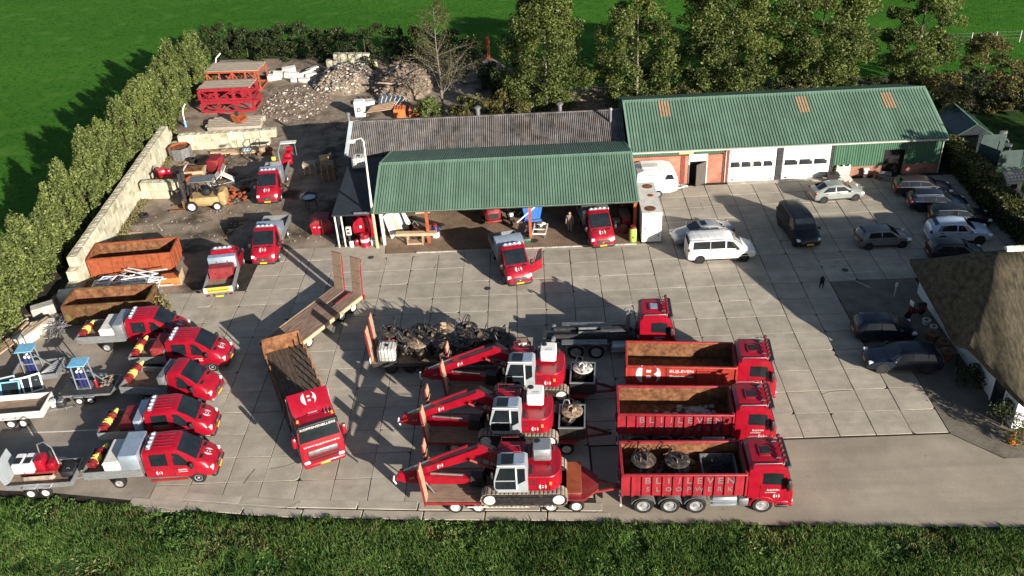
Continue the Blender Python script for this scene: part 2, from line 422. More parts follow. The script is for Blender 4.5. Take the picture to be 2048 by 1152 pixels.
# ---------------------------------------------------------------- special surface materials
def brickmat(name, axes, c1, c2, mortar, bw, bh, gap=.012, rough=.85):
    mt = bpy.data.materials.new(name); mt.use_nodes = True
    n = mt.node_tree.nodes; l = mt.node_tree.links; b = n['Principled BSDF']; b.inputs['Roughness'].default_value = rough
    tc = n.new('ShaderNodeTexCoord'); sp = n.new('ShaderNodeSeparateXYZ'); cb = n.new('ShaderNodeCombineXYZ')
    l.new(tc.outputs['Object'], sp.inputs[0]); l.new(sp.outputs[axes[0]], cb.inputs[0]); l.new(sp.outputs[axes[1]], cb.inputs[1])
    t = n.new('ShaderNodeTexBrick'); t.inputs['Color1'].default_value = (*c1, 1); t.inputs['Color2'].default_value = (*c2, 1); t.inputs['Mortar'].default_value = (*mortar, 1)
    t.inputs['Scale'].default_value = 1.0; t.inputs['Brick Width'].default_value = bw; t.inputs['Row Height'].default_value = bh; t.inputs['Mortar Size'].default_value = gap
    l.new(cb.outputs[0], t.inputs['Vector'])
    nz = n.new('ShaderNodeTexNoise'); nz.inputs['Scale'].default_value = .8; nz.inputs['Detail'].default_value = 5; l.new(tc.outputs['Object'], nz.inputs['Vector'])
    mr = n.new('ShaderNodeMapRange'); mr.inputs[1].default_value = .3; mr.inputs[2].default_value = .7; mr.inputs[3].default_value = .65; mr.inputs[4].default_value = 1.25; l.new(nz.outputs['Fac'], mr.inputs[0])
    mx = n.new('ShaderNodeMix'); mx.data_type = 'RGBA'; mx.blend_type = 'MULTIPLY'; mx.inputs[0].default_value = 1
    l.new(t.outputs['Color'], mx.inputs[6]); l.new(mr.outputs[0], mx.inputs[7]); l.new(mx.outputs[2], b.inputs['Base Color'])
    bp = n.new('ShaderNodeBump'); bp.inputs['Strength'].default_value = .4; bp.inputs['Distance'].default_value = .01; bp.invert = True
    l.new(t.outputs['Fac'], bp.inputs['Height']); l.new(bp.outputs[0], b.inputs['Normal'])
    MATS[name] = mt
brickmat('brick_wall', (0, 2), (.42, .135, .075), (.33, .105, .06), (.36, .30, .24), .22, .07, .008)
brickmat('brick_plinth', (0, 2), (.34, .13, .08), (.26, .10, .065), (.30, .25, .20), .22, .07, .008)
brickmat('pavers', (1, 0), (.26, .175, .115), (.20, .14, .095), (.09, .07, .05), .20, .10, .008)
brickmat('terrace_pavers', (0, 1), (.20, .172, .135), (.16, .14, .11), (.085, .075, .06), .22, .11, .008)
def fieldmat():
    mt = bpy.data.materials.new('grass_field'); mt.use_nodes = True
    n = mt.node_tree.nodes; l = mt.node_tree.links; b = n['Principled BSDF']; b.inputs['Roughness'].default_value = .95; b.inputs['Specular IOR Level'].default_value = .05
    tc = n.new('ShaderNodeTexCoord')
    def nz(s, d, st=(1, 1, 1)):
        mp = n.new('ShaderNodeMapping'); mp.inputs['Scale'].default_value = st; l.new(tc.outputs['Object'], mp.inputs[0])
        t = n.new('ShaderNodeTexNoise'); t.inputs['Scale'].default_value = s; t.inputs['Detail'].default_value = d; l.new(mp.outputs[0], t.inputs['Vector']); return t.outputs['Fac']
    def mix(f, a, c, lo, hi):
        r = n.new('ShaderNodeMapRange'); r.inputs[1].default_value = lo; r.inputs[2].default_value = hi; l.new(f, r.inputs[0])
        x = n.new('ShaderNodeMix'); x.data_type = 'RGBA'; l.new(r.outputs[0], x.inputs[0])
        for k, v in ((6, a), (7, c)):
            if isinstance(v, tuple): x.inputs[k].default_value = (*v, 1)
            else: l.new(v, x.inputs[k])
        return x.outputs[2]
    c = mix(nz(.045, 4, (.35, 1, 1)), (.034, .118, .011), (.052, .160, .017), .35, .65)
    c = mix(nz(2.2, 8), c, (.020, .072, .007), .50, .70)
    c = mix(nz(.35, 5), c, (.070, .165, .024), .55, .75)
    l.new(c, b.inputs['Base Color'])
    bp = n.new('ShaderNodeBump'); bp.inputs['Strength'].default_value = .9; bp.inputs['Distance'].default_value = .15
    l.new(nz(6.0, 5), bp.inputs['Height']); l.new(bp.outputs[0], b.inputs['Normal'])
    MATS['grass_field'] = mt
fieldmat()

# ---------------------------------------------------------------- ground
def sheet(name, pts, z, mat, kind='structure'):
    mb = MB(); mb.poly([(x, y, z) for x, y in pts]); return struct(mb.build(name, mat), kind)
M('lawn', (.022, .052, .012), .95, var=.4, scale=1.2, col3=(.05, .11, .02), mix3=(.52, .66), scale3=.5, bump=.5, bscale=8)  # green darkened to stand in for tree shade over the garden
sheet('field', [(-900, -200), (900, -200), (900, 1500), (-900, 1500)], -.30, 'grass_field')
yard = sheet('yard', [(-41, -21.5), (-30, -22.6), (-22.9, -23.7), (-16.5, -24.7), (-8.8, -25.3), (1.4, -25.9), (9.7, -26.5), (46, -28.5), (46, -4.9), (34, -4.9), (34, 26), (6, 26), (6, 34), (-3, 42), (-8, 51), (-42, 54)], -.035, 'joint')
sheet('mud_yard', [(-38.6, -4), (-27, -4), (-26, 2.2), (-19, 3.9), (-18.4, 3.9), (-18.4, 26), (5.9, 26), (5.9, 34), (-3, 41.8), (-8.2, 50.6), (-41, 53), (-41, 26), (-38.6, 24)], -.008, 'mud')
sheet('apron', [(-40, -21.2), (-30, -22.2), (-24, -23.2), (-24, -8.02), (-30, -8.02), (-30, -4.02), (-40, -4.02)], -.012, 'apron')
sheet('driveway', [(.1, -25.75), (9.7, -26.4), (46, -28.4), (46, -22.6), (22, -22.2), (20.0, -20.14), (.1, -20.14)], -.010, 'concrete_road')
sheet('terrace', [(18.05, -4.02), (23.9, -4.02), (23.9, -23), (22, -22.1), (20.04, -20.1), (20.04, -12.05), (18.05, -12.05)], -.014, 'terrace_pavers')
can_floor = sheet('canopy_floor', [(-18.3, 4.0), (-14.3, 3.9), (-14.2, 2.62), (5.5, 2.45), (5.5, 13.4), (-18.3, 13.4)], .012, 'pavers')
sheet('forecourt_strip', [(-19.1, 1.99), (6, 1.99), (6, 2.47), (-14.25, 2.6), (-14.35, 3.95), (-19.1, 3.95)], -.007, 'concrete')
sheet('garden_lawn', [(34.05, -4.8), (60, -4.8), (60, 27), (34.05, 27)], -.06, 'lawn')
sheet('wood_floor', [(5.95, 24), (34, 24), (60, 27.05), (60, 34), (40, 36), (20, 36.5), (5.95, 34)], -.05, 'soil')
def slab_mesh(chips):
    a = .979; b = .008; pts = []
    for sx, sy, ch in ((1, 1, chips[0]), (-1, 1, chips[1]), (-1, -1, chips[2]), (1, -1, chips[3])):
        c = .012+ch
        p = [(sx*(a-c), sy*a), (sx*(a-c*.35), sy*(a-c*.3)), (sx*a, sy*(a-c))]
        if sx*sy > 0: p.reverse()
        pts += p
    mb = MB(); mb.loft([[(x, y, -.12) for x, y in pts], [(x, y, -b) for x, y in pts], [(x*(1-b), y*(1-b), 0) for x, y in pts]])
    return mb.mesh('slab', 'concrete', 30)
SLABS = [slab_mesh(c) for c in ((0, 0, 0, 0), (.18, 0, 0, .05), (0, .25, .04, 0), (0, .03, 0, .2), (.03, .0, .22, 0))]
cells = []
for i in range(-16, 18):
    for j in range(-7, 13):
        x, y = 2*i+1, -2*j-1
        ok = False
        if -19 < x < 6 and -24.4 < y < 2.2: ok = True
        if x >= 6 and -5 < y < 12.3 and x < 33.5: ok = True
        if 0 < x < 18 and -20 < y <= -5: ok = True
        if 18 < x < 20 and -20 < y < -12: ok = True
        if -24 < x <= -19 and -23.2 < y < 3.2: ok = True
        if -30 < x <= -24 and -8 < y < -2: ok = True
        if x > 0 and y < -20: ok = False
        if x > 20 and y < -5: ok = False
        if x < -12 and y < -24.3: ok = False
        if x < -18 and y < -23.6: ok = False
        if ok: cells.append((x, y))
def area_px(c):
    p = [px((c[0]+a, c[1]+b, 0)) for a, b in ((-1, -1), (1, -1), (1, 1), (-1, 1))]
    if not all(-40 < q[0] < 2090 and -40 < q[1] < 1190 for q in p): return 0
    return abs(sum(p[k][0]*p[(k+1) % 4][1]-p[(k+1) % 4][0]*p[k][1] for k in range(4)))/2
cells.sort(key=lambda c: -area_px(c))
rest = MB()
for k, (x, y) in enumerate(cells):
    dx, dy, dz = random.uniform(-.012, .012), random.uniform(-.012, .012), random.uniform(-.006, .004)
    if k < 300:
        o = link('slab', random.choice(SLABS[:1]*6+SLABS[1:]), yard, (x+dx, y+dy, dz), random.choice((0, math.pi/2, math.pi))+random.uniform(-.004, .004))
    else:
        rest.rbox(x-.979+dx, x+.979+dx, y-.979+dy, y+.979+dy, -.12, dz, .02)
struct(rest.build('slab', 'concrete', yard), 'stuff')
# long edge slabs along the grass
def edge_y(x):
    xs = [-41, -30, -22.9, -16.5, -8.8, 1.4, 9.7, 21, 46]; ys = [-21.5, -22.5, -23.6, -24.5, -25.05, -25.6, -26.2, -26.9, -28.3]
    return float(np.interp(x, xs, ys))
em = MB(); em.rbox(-1.58, 1.58, -.29, .29, -.12, .012, .03); em = em.mesh('edge_slab', 'concrete', 30)
for row in range(2):
    for k in range(9):
        x = -20.5+k*3.22+row*1.1-(4 if row else 0)
        y = edge_y(x)+.78-row*.62
        if x < -22 and row == 0: continue
        if x > 0: continue
        a = math.atan2(edge_y(x+1)-edge_y(x-1), 2)
        link('edge_slab', em, yard, (x, y+(0.0 if row else .05), -.004), a)
# narrow concrete strips across the dark apron
for y0, x0, x1 in ((-17.1, -33.5, -28.2), (-20.55, -31, -24.2)):
    m_ = MB(); m_.box(x0, x1, y0-.05, y0+.05, -.1, .006); m_.build('joint_strip', 'stripe', yard)
# painted parking lines
for (xa, ya), (xb, yb) in (((17.5, -1.0), (20.5, -5.0)), ((18.2, -1.2), (21.2, -1.0)), ((7.6, 5.5), (9.6, 5.6)), ((19.4, -3.0), (21.7, -2.9))):
    m_ = MB(); d = Vector((xb-xa, yb-ya, 0)).normalized(); s_ = Vector((-d.y, d.x, 0))*.045
    m_.poly([(xa-s_.x, ya-s_.y, .009), (xb-s_.x, yb-s_.y, .009), (xb+s_.x, yb+s_.y, .009), (xa+s_.x, ya+s_.y, .009)]); m_.build('painted_line', 'stripe', yard)
# drain covers
for p in ((742, 515), (975, 577), (1690, 540)):
    g_ = gp(*p); m_ = MB(); m_.lathe((g_.x, g_.y, 0), [(.24, .006), (.24, .016), (.2, .018)], 14); m_.build('drain_cover', 'dark_steel', yard)
# cracks: thin dark filler seams
def crack(pts, wdt=.02):
    m_ = MB()
    for a, b in zip(pts, pts[1:]):
        A = gp(*a, .008); B = gp(*b, .008); d = (B-A).normalized(); s_ = Vector((-d.y, d.x, 0))*wdt
        m_.poly([A-s_, B-s_*.7, B+s_*.7, A+s_])
    m_.build('crack', 'joint', yard)
crack([(510, 938), (498, 952), (487, 968)]); crack([(1645, 788), (1660, 783), (1708, 780)], .015)
crack([(590, 925), (572, 932), (540, 938)], .012); crack([(600, 1003), (580, 1012), (562, 1018)], .012); crack([(868, 538), (872, 530), (880, 524)], .012)
crack([(600, 520), (608, 540), (622, 562)], .012); crack([(1400, 405), (1408, 420)], .012)
# kerb stones in front of the canopy
km = MB(); km.rbox(-.49, .49, -.08, .08, -.1, .07, .02); km = km.mesh('kerb_stone', 'kerb', 30)
for k in range(17):
    link('kerb_stone', km, can_floor, (-11.3+k*1.0, 2.53-.006*k, 0), -.005)

# ---------------------------------------------------------------- roof sheets
def rib_sheet(name, y0, z0, y1, z1, wdt, ribs, mat, rh=.07, wave=False):
    prof = []; pitch = wdt/ribs
    for k in range(ribs):
        a = k*pitch
        if wave:
            for t in range(6): prof.append((a+pitch*t/6, rh*.5*(1+math.cos(2*math.pi*t/6))))
        else: prof += [(a+.004, rh), (a+pitch*.64, rh), (a+pitch*.70, 0), (a+pitch*.95, 0)]
    prof.append((wdt+(0 if wave else .004), prof[0][1]))
    mb = MB(); k = 0
    d = Vector((0, y1-y0, z1-z0)).normalized(); nn = Vector((0, -d.z, d.y))
    if nn.z < 0: nn = -nn
    mb.loft([[Vector((x, y0, z0))+nn*h for x, h in prof], [Vector((x, y1, z1))+nn*h for x, h in prof]], 0, False, False, wave)
    return mb.mesh(name, mat, 60)
def roof_side(parent, name, x0, n, wdt, y0, z0, y1, z1, ribs, mat, **kw):
    me = rib_sheet('roof_sheet', y0, z0, y1, z1, wdt, ribs, mat, **kw)
    base = MB(); t = .06
    base.loft([[(x0, y0, z0-.02), (x0, y1, z1-.02), (x0, y1, z1-t), (x0, y0, z0-t)], [(x0+n*wdt, y0, z0-.02), (x0+n*wdt, y1, z1-.02), (x0+n*wdt, y1, z1-t), (x0+n*wdt, y0, z0-t)]])
    o = base.build(name, mat, parent)
    for k in range(n): link('roof_sheet', me, o, (x0+k*wdt, 0, random.uniform(0, .003)))
    return o

# ---------------------------------------------------------------- green barn
barn = thing('barn', 'long workshop barn with green ribbed roof, three skylights and white overhead doors', 'barn', (19, 18.5, 0))
barn.location = (0, 0, 0)
BX0, BX1 = 5.65, 31.95
EY, EZ, RY, RZ = 12.05, 3.33, 18.4, 5.43
nb = 26; bw = (BX1-BX0)/nb
fr = roof_side(barn, 'roof', BX0, nb, bw, EY, EZ, RY, RZ, 4, 'green_roof')
roof_side(barn, 'roof', BX0, nb, bw, 2*RY-EY, EZ, RY, RZ, 4, 'green_roof')
m_ = MB(); m_.loft([[(BX0-.06, RY-.32, RZ-.075), (BX0-.06, RY, RZ+.07), (BX0-.06, RY+.32, RZ-.075), (BX0-.06, RY, RZ+.02)], [(BX1+.06, RY-.32, RZ-.075), (BX1+.06, RY, RZ+.07), (BX1+.06, RY+.32, RZ-.075), (BX1+.06, RY, RZ+.02)]]); m_.build('ridge_cap', 'green_trim', barn)
for xx in (BX0-.03, BX1-.09):
    m_ = MB(); m_.bar((xx+.06, EY, EZ+.04), (xx+.06, RY-.3, RZ-.07), .16, .10); m_.build('verge_trim', 'green_trim', barn)
for cxp, cyp in ((1331, 219), (1607, 210), (1779, 202)):       # translucent roof lights
    t = .80; P = None
    for q in range(200):
        yy = EY+(RY-EY)*q/199; zz = EZ+(RZ-EZ)*q/199; g_ = gp(cxp, cyp, zz)
        if P is None or abs(g_.y-yy) < P[0]: P = (abs(g_.y-yy), g_.x, yy)
    sy = math.cos(math.atan2(RZ-EZ, RY-EY))*1.05
    ya, yb = P[2]-sy, P[2]+sy; f = lambda yy: EZ+(RZ-EZ)*(yy-EY)/(RY-EY)
    me = rib_sheet('roof_light', ya, f(ya)+.022, yb, f(yb)+.022, .98, 4, 'roof_light')
    xs = BX0+round((P[1]-.49-BX0)/bw*4)/4*bw
    link('roof_light', me, barn, (xs, 0, 0))
m_ = MB(); m_.box(BX0, BX1, EY-.13, EY-.01, EZ-.15, EZ-.04); m_.build('gutter', 'gutter', barn)
WY = 12.4
def wall_box(name, x0, x1, z0, z1, mat, y0=WY, th=.25, parent=None):
    m_ = MB(); m_.box(x0, x1, y0, y0+th, z0, z1); return m_.build(name, mat, parent or barn)
wall_box('brick_wall', 5.9, 10.75, 0, 2.62, 'brick_wall'); wall_box('brick_wall', 12.15, 13.55, 0, 2.62, 'brick_wall'); wall_box('lintel_panel', 10.75, 12.15, 2.08, 2.72, 'door_white', WY-.01)
wall_box('brick_wall', 10.75, 12.15, 2.72, 2.75, 'brick_wall', WY+.02)
wall_box('pier', 10.0, 10.35, 0, 2.62, 'brick_dark', WY-.05, .05); wall_box('pier', 13.55, 13.98, 0, 3.2, 'brick_dark', WY-.06, .3)
wall_box('door_frame', 10.66, 10.75, 0, 2.72, 'door_white', WY-.04, .1); wall_box('door_frame', 12.15, 12.24, 0, 2.72, 'door_white', WY-.04, .1)
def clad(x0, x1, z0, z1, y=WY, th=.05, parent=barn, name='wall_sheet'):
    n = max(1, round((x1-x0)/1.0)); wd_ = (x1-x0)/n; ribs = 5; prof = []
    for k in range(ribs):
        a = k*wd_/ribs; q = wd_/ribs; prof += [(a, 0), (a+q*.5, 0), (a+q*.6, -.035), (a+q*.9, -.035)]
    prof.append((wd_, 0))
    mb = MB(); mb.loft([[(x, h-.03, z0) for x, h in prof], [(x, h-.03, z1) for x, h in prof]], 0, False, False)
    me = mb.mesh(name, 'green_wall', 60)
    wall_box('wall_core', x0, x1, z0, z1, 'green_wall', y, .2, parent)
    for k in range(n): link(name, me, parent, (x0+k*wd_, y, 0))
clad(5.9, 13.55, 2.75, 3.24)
wall_box('sign_board', 9.8, 11.0, 2.82, 3.05, 'wood_yellow', WY-.1, .05)
# door opening, open leaf and window of the brick bay
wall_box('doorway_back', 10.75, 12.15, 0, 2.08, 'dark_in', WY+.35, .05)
dl = MB(); dl.box(0, 1.15, -.03, .03, .05, 2.05); dl.build('door_leaf', 'door_dark', barn, (12.15, WY-.06, 0), rad(215))
wf = wall_box('window', 6.55, 7.85, 1.75, 2.25, 'door_white', WY-.05, .06)
m_ = MB(); m_.box(6.65, 7.75, WY-.062, WY-.048, 1.83, 2.17); m_.build('pane', 'pane', wf)
# overhead doors
for x0, x1, gate in ((14.02, 18.0, True), (18.55, 22.55, False)):
    dr = wall_box('overhead_door', x0, x1, 0, 3.2, 'door_white', WY+.02, .06)
    for k in range(5):
        m_ = MB(); m_.rbox(x0+.03, x1-.03, WY-.022, WY+.03, .03+k*.635, .645+k*.635, .012); m_.build('door_panel', 'door_white', dr)
    nw = 4 if gate else 3; ww = (x1-x0-.3)/nw
    for k in range(nw):
        m_ = MB(); m_.rbox(x0+.2+k*ww, x0+.2+k*ww+ww-.16, WY-.034, WY-.01, 1.36, 1.84, .03); m_.build('pane', 'pane', dr)
    if gate:
        for xx in (x0+1.1, x0+2.1):
            m_ = MB(); m_.box(xx-.02, xx+.02, WY-.036, WY-.01, .04, 2.4); m_.build('wicket_edge', 'gutter', dr)
    for xx in (x0+.3, x1-.4):
        m_ = MB(); m_.box(xx, xx+.2, WY-.05, WY-.02, .16, .26); m_.build('door_handle', 'black', dr)
wall_box('pillar', 18.06, 18.5, 0, 3.2, 'dark_steel', WY-.05, .3); wall_box('pillar', 22.58, 22.75, 0, 3.2, 'dark_steel', WY-.03, .28)
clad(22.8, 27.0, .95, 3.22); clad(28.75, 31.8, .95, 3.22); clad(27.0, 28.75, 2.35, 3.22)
wall_box('brick_plinth', 22.8, 27.0, 0, .93, 'brick_plinth', WY+.01); wall_box('brick_plinth', 28.75, 31.8, 0, .93, 'brick_plinth', WY+.01)
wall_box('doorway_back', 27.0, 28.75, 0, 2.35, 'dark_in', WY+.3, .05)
m_ = MB(); m_.tube([(31.75, EY-.1, EZ-.1), (31.75, WY-.1, 2.9), (31.75, WY-.1, .05)], .05, 8); m_.build('downpipe', 'gutter', barn)
m_ = MB(); m_.tube([(13.75, EY-.1, EZ-.1), (13.75, WY-.1, 2.9), (13.75, WY-.1, .05)], .05, 8); m_.build('downpipe', 'gutter', barn)
for xx in (BX0+.15, BX1-.25):
    m_ = MB(); m_.prism([(WY+.3, 0), (24.3, 0), (24.3, EZ-.1), (RY, RZ-.12), (WY+.3, EZ-.05)], 'x', xx, xx+.15); m_.build('gable_wall', 'green_wall', barn)
m_ = MB(); m_.box(BX0+.3, BX1-.3, 24.2, 24.35, 0, EZ-.1); m_.build('rear_wall', 'green_wall', barn)
for xx, zz in ((14.35, 3.1), (22.95, 3.15)):
    m_ = MB(); m_.box(xx-.1, xx+.1, WY-.3, WY-.05, zz-.06, zz+.08); m_.build('floodlight', 'white_dirty', barn)
m_ = MB(); m_.box(14.0, 22.6, WY-.5, WY+.0, -.05, .03); m_.build('threshold', 'kerb', barn)

# ---------------------------------------------------------------- dark fibre-cement shed behind the canopy
shed = thing('long_shed', 'low long shed with weathered grey corrugated roof behind the green canopy', 'shed')
SX0, SX1 = -18.55, 5.55; SY0, SZ0, SYR, SZR = 14.6, 3.08, 18.6, 4.53
ns = 24; sw = (SX1-SX0)/ns
ro = roof_side(shed, 'roof', SX0, ns, sw, SY0, SZ0, SYR, SZR, 6, 'asbestos', rh=.085, wave=True)
roof_side(shed, 'roof', SX0, ns, sw, 2*SYR-SY0, SZ0, SYR, SZR, 6, 'asbestos', rh=.085, wave=True)
m_ = MB(); m_.tube([(SX0, SYR, SZR+.01), (SX1, SYR, SZR+.01)], .09, 8); m_.build('ridge_cap', 'asbestos', shed)
m_ = MB(); m_.bar((SX0-.12, SY0-.1, SZ0+.05), (SX0-.12, SYR, SZR+.08), .34, .08); m_.build('verge_trim', 'lead', shed)
m_ = MB(); m_.bar((SX0-.12, 2*SYR-SY0, SZ0+.05), (SX0-.12, SYR+.02, SZR+.08), .34, .08); m_.build('verge_trim', 'lead', shed)
for xx in (SX0+.02, SX1-.2):
    m_ = MB(); m_.prism([(SY0+.1, 0), (22.5, 0), (22.5, SZ0-.08), (SYR, SZR-.1), (SY0+.1, SZ0-.06)], 'x', xx, xx+.15); m_.build('gable_wall', 'bitumen', shed)
m_ = MB(); m_.box(SX0+.2, SX1-.25, SY0+.12, SY0+.3, 0, SZ0-.1); m_.build('front_wall', 'door_dark', shed)
m_ = MB(); m_.box(SX0+.2, SX1-.25, 22.3, 22.45, 0, SZ0-.12); m_.build('rear_wall', 'door_dark', shed)
for (pxx, pyy), r_, h_ in (((1221, 232), .12, .75), ((957, 205), .2, .5), ((1119, 212), .2, .5), ((697, 237), .14, .55)):
    gq = gp(pxx, pyy, 4.6); m_ = MB(); zc = 3.95
    m_.lathe((gq.x, min(gq.y, 19.6), zc), [(r_, 0), (r_, h_+.45), (r_*1.6, h_+.46), (r_*1.6, h_+.56), (r_*.9, h_+.66)], 12); m_.build('flue', 'steel', shed)

# ---------------------------------------------------------------- green canopy
can = thing('canopy', 'open fronted canopy with green ribbed gable roof on orange posts', 'canopy')
KX0, KX1 = -14.72, 5.36; KYE, KZE, KYR, KZR = 2.95, 3.40, 8.45, 4.97
kn = 20; kw = (KX1-KX0)/kn
roof_side(can, 'roof', KX0, kn, kw, KYE, KZE, KYR, KZR, 5, 'green_roof', rh=.065)
roof_side(can, 'roof', KX0, kn, kw, 14.5, 3.28, KYR, KZR, 5, 'green_roof', rh=.065)
m_ = MB(); m_.loft([[(x, KYR-.3, KZR-.06), (x, KYR, KZR+.07), (x, KYR+.3, KZR-.06), (x, KYR, KZR+.02)] for x in (KX0-.05, KX1+.05)]); m_.build('ridge_cap', 'green_trim', can)
for xx in (KX0, KX1):
    m_ = MB(); m_.bar((xx, KYE, KZE+.03), (xx, KYR-.28, KZR-.06), .12, .12); m_.build('verge_trim', 'green_trim', can)
    m_ = MB(); m_.bar((xx, 14.5, 3.31), (xx, KYR+.28, KZR-.06), .12, .12); m_.build('verge_trim', 'green_trim', can)
for xx in (-10.9, -2.9, 5.2):
    m_ = MB(); m_.box(xx-.11, xx+.11, 3.93, 3.98, .02, 3.6); m_.box(xx-.11, xx+.11, 4.12, 4.17, .02, 3.6); m_.box(xx-.03, xx+.03, 3.98, 4.12, .02, 3.6); m_.build('post', 'orange_post', can)
    m_ = MB(); m_.bar((xx, 4.05, 3.55), (xx, 8.45, 4.8), .14, .2); m_.bar((xx, 8.45, 4.8), (xx, 13.2, 3.5), .14, .2); m_.build('rafter', 'orange_post', can)
m_ = MB(); m_.box(-14.5, -14.3, 3.9, 4.1, .02, 3.5); m_.build('post', 'white_dirty', can)
m_ = MB(); m_.box(-14.62, -14.52, 4.2, 13.3, .02, 3.4); m_.build('side_wall', 'white_dirty', can)
m_ = MB(); m_.box(5.32, 5.42, 4.2, 13.3, .02, 3.4); m_.build('side_wall', 'door_dark', can)
m_ = MB(); m_.box(KX0+.1, KX1-.1, KYE+.05, KYE+.12, KZE-.16, KZE-.05); m_.build('eave_beam', 'dark_steel', can)
# ---------------------------------------------------------------- lean-to beside the canopy
ln = thing('lean_to', 'narrow lean-to with black bitumen roof beside the canopy and lamp post', 'lean-to')
m_ = MB(); m_.loft([[(-18.15, 3.75, 2.80), (-14.82, 3.75, 2.80), (-14.82, 3.75, 2.92), (-18.15, 3.75, 2.92)], [(-18.15, 13.4, 3.24), (-14.82, 13.4, 3.24), (-14.82, 13.4, 3.36), (-18.15, 13.4, 3.36)]]); m_.build('roof', 'bitumen', ln)
m_ = MB(); m_.bar((-16.4, 3.72, 3.03), (-14.85, 3.72, 3.03), .06, .16); m_.build('roof_lip', 'steel', ln)
for xx in (-18.0, -17.5, -14.95):
    m_ = MB(); m_.cyl((xx, 3.95, 0), (xx, 3.95, 2.82), .07, n=8); m_.build('post', 'offwhite', ln)
m_ = MB(); m_.box(-18.08, -18.0, 4.2, 13.3, 0, 2.8); m_.build('side_wall', 'bitumen', ln)
m_ = MB(); m_.box(-17.95, -14.7, 7.2, 7.3, 0, 2.85); m_.build('back_wall', 'door_dark', ln)

# ---------------------------------------------------------------- thatched farmhouse
farm = thing('farmhouse', 'white farmhouse with thick thatched roof and pale ridge tiles', 'house')
import bmesh
def V3(*a): return Vector(a)
R_, R2 = V3(24.2, -12.5, 7.3), V3(46, -12.5, 7.3)
NWp, NEp = V3(22.8, -5.2, 2.3), V3(46, -5.2, 2.3)
W2p, Wp = V3(22.0, -14.6, 2.3), V3(21.75, -16.7, 3.45)
SWp, SEp = V3(23.3, -20.5, 2.35), V3(46, -20.5, 2.35)
def thatch_roof():
    bm = bmesh.new()
    top = [bm.verts.new(p) for p in (R_, R2, NWp, NEp, W2p, Wp, SWp, SEp)]
    for f in ((0, 2, 3, 1), (0, 4, 2), (0, 5, 4), (0, 6, 5), (0, 1, 7, 6)): bm.faces.new([top[i] for i in f])
    bmesh.ops.subdivide_edges(bm, edges=bm.edges[:], cuts=7, use_grid_fill=True)
    bmesh.ops.triangulate(bm, faces=[f for f in bm.faces if len(f.verts) > 4])
    bmesh.ops.smooth_vert(bm, verts=[v for v in bm.verts if not v.is_boundary], factor=.5, use_axis_x=True, use_axis_y=True, use_axis_z=True)
    ext = bmesh.ops.extrude_face_region(bm, geom=bm.faces[:])
    vs = [e for e in ext['geom'] if isinstance(e, bmesh.types.BMVert)]
    for v in vs: v.co.z -= .35
    rr = random.Random(3)
    for v in bm.verts: v.co += Vector((rr.uniform(-.03, .03), rr.uniform(-.03, .03), rr.uniform(-.03, .03)))
    bmesh.ops.recalc_face_normals(bm, faces=bm.faces)
    me = bpy.data.meshes.new('roof'); bm.to_mesh(me); bm.free(); me.materials.append(MATS['thatch'])
    me.polygons.foreach_set('use_smooth', [True]*len(me.polygons)); me.set_sharp_from_angle(angle=rad(50))
    return link('roof', me, farm)
rf = thatch_roof()
tm = MB(); tm.loft([[(0, -.22, -.10), (0, -.16, .07), (0, 0, .14), (0, .16, .07), (0, .22, -.10)], [(.40, -.25, -.10), (.40, -.19, .09), (.40, 0, .17), (.40, .19, .09), (.40, .25, -.10)]], 0, True, True, True); tm = tm.mesh('ridge_tile', 'white_dirty', 40)
for k in range(30): link('ridge_tile', tm, rf, (24.75+k*.44, -12.5, 7.22))
m_ = MB(); m_.prism([(23.4, -5.9), (23.4, -19.9), (45, -19.9), (45, -5.9)], 'z', 0, 2.45); m_.build('wall', 'plaster', farm)
m_ = MB(); m_.box(23.33, 23.41, -17.35, -16.2, .0, .01)
dd = MB(); dd.box(23.32, 23.41, -18.55, -17.45, .05, 2.2); do = dd.build('door', 'black_paint', farm)
m_ = MB(); m_.box(23.305, 23.33, -18.42, -17.6, 1.2, 2.05); m_.build('pane', 'pane', do)
for ya_ in (-18.69, -17.34): m_ = MB(); m_.box(23.31, 23.41, ya_-.065, ya_+.065, .0, 2.25); m_.build('door_frame', 'door_white', farm)
for yy in (-8.0, -11.5):
    m_ = MB(); m_.box(23.33, 23.42, yy-.6, yy+.6, .9, 1.9); wn = m_.build('window', 'door_white', farm)
    m_ = MB(); m_.box(23.315, 23.34, yy-.5, yy+.5, 1.0, 1.8); m_.build('pane', 'pane', wn)
m_ = MB(); m_.box(30.9, 32.1, -13.0, -12.0, 5.8, 8.9); m_.box(30.8, 32.2, -13.1, -11.9, 8.9, 9.05); m_.build('chimney', 'brick_dark', farm)

# ---------------------------------------------------------------- concrete block walls of the storage bays
blk = MB(); blk.rbox(-.785, .785, -.39, .39, 0, .785, .035)
for s_ in (-.4, .4): blk.rbox(s_-.16, s_+.16, -.16, .16, .78, .84, .03)
blk = blk.mesh('block', 'block', 30)
def block_wall(name, label, A, B, courses, step_start=0, group=None):
    t = thing(name, label, 'wall', (A[0], A[1], 0), math.degrees(math.atan2(B[1]-A[1], B[0]-A[0])), group)
    L = math.hypot(B[0]-A[0], B[1]-A[1]); n = int(round(L/1.6))
    for c in range(courses):
        off = .8*(c % 2)
        for k in range(n):
            x = .8+k*1.6+off-(.0)
            if x < step_start*c*.8: continue
            if x > L+.9: continue
            link('block', blk, t, (x, random.uniform(-.03, .03), c*.79), random.uniform(-.015, .015)+(math.pi if random.random() < .5 else 0))
    return t
block_wall('block_wall', 'long mossy concrete block wall along the hedge with stepped end', (-37.0, -1.7), (-38.55, 25.4), 3, 1)
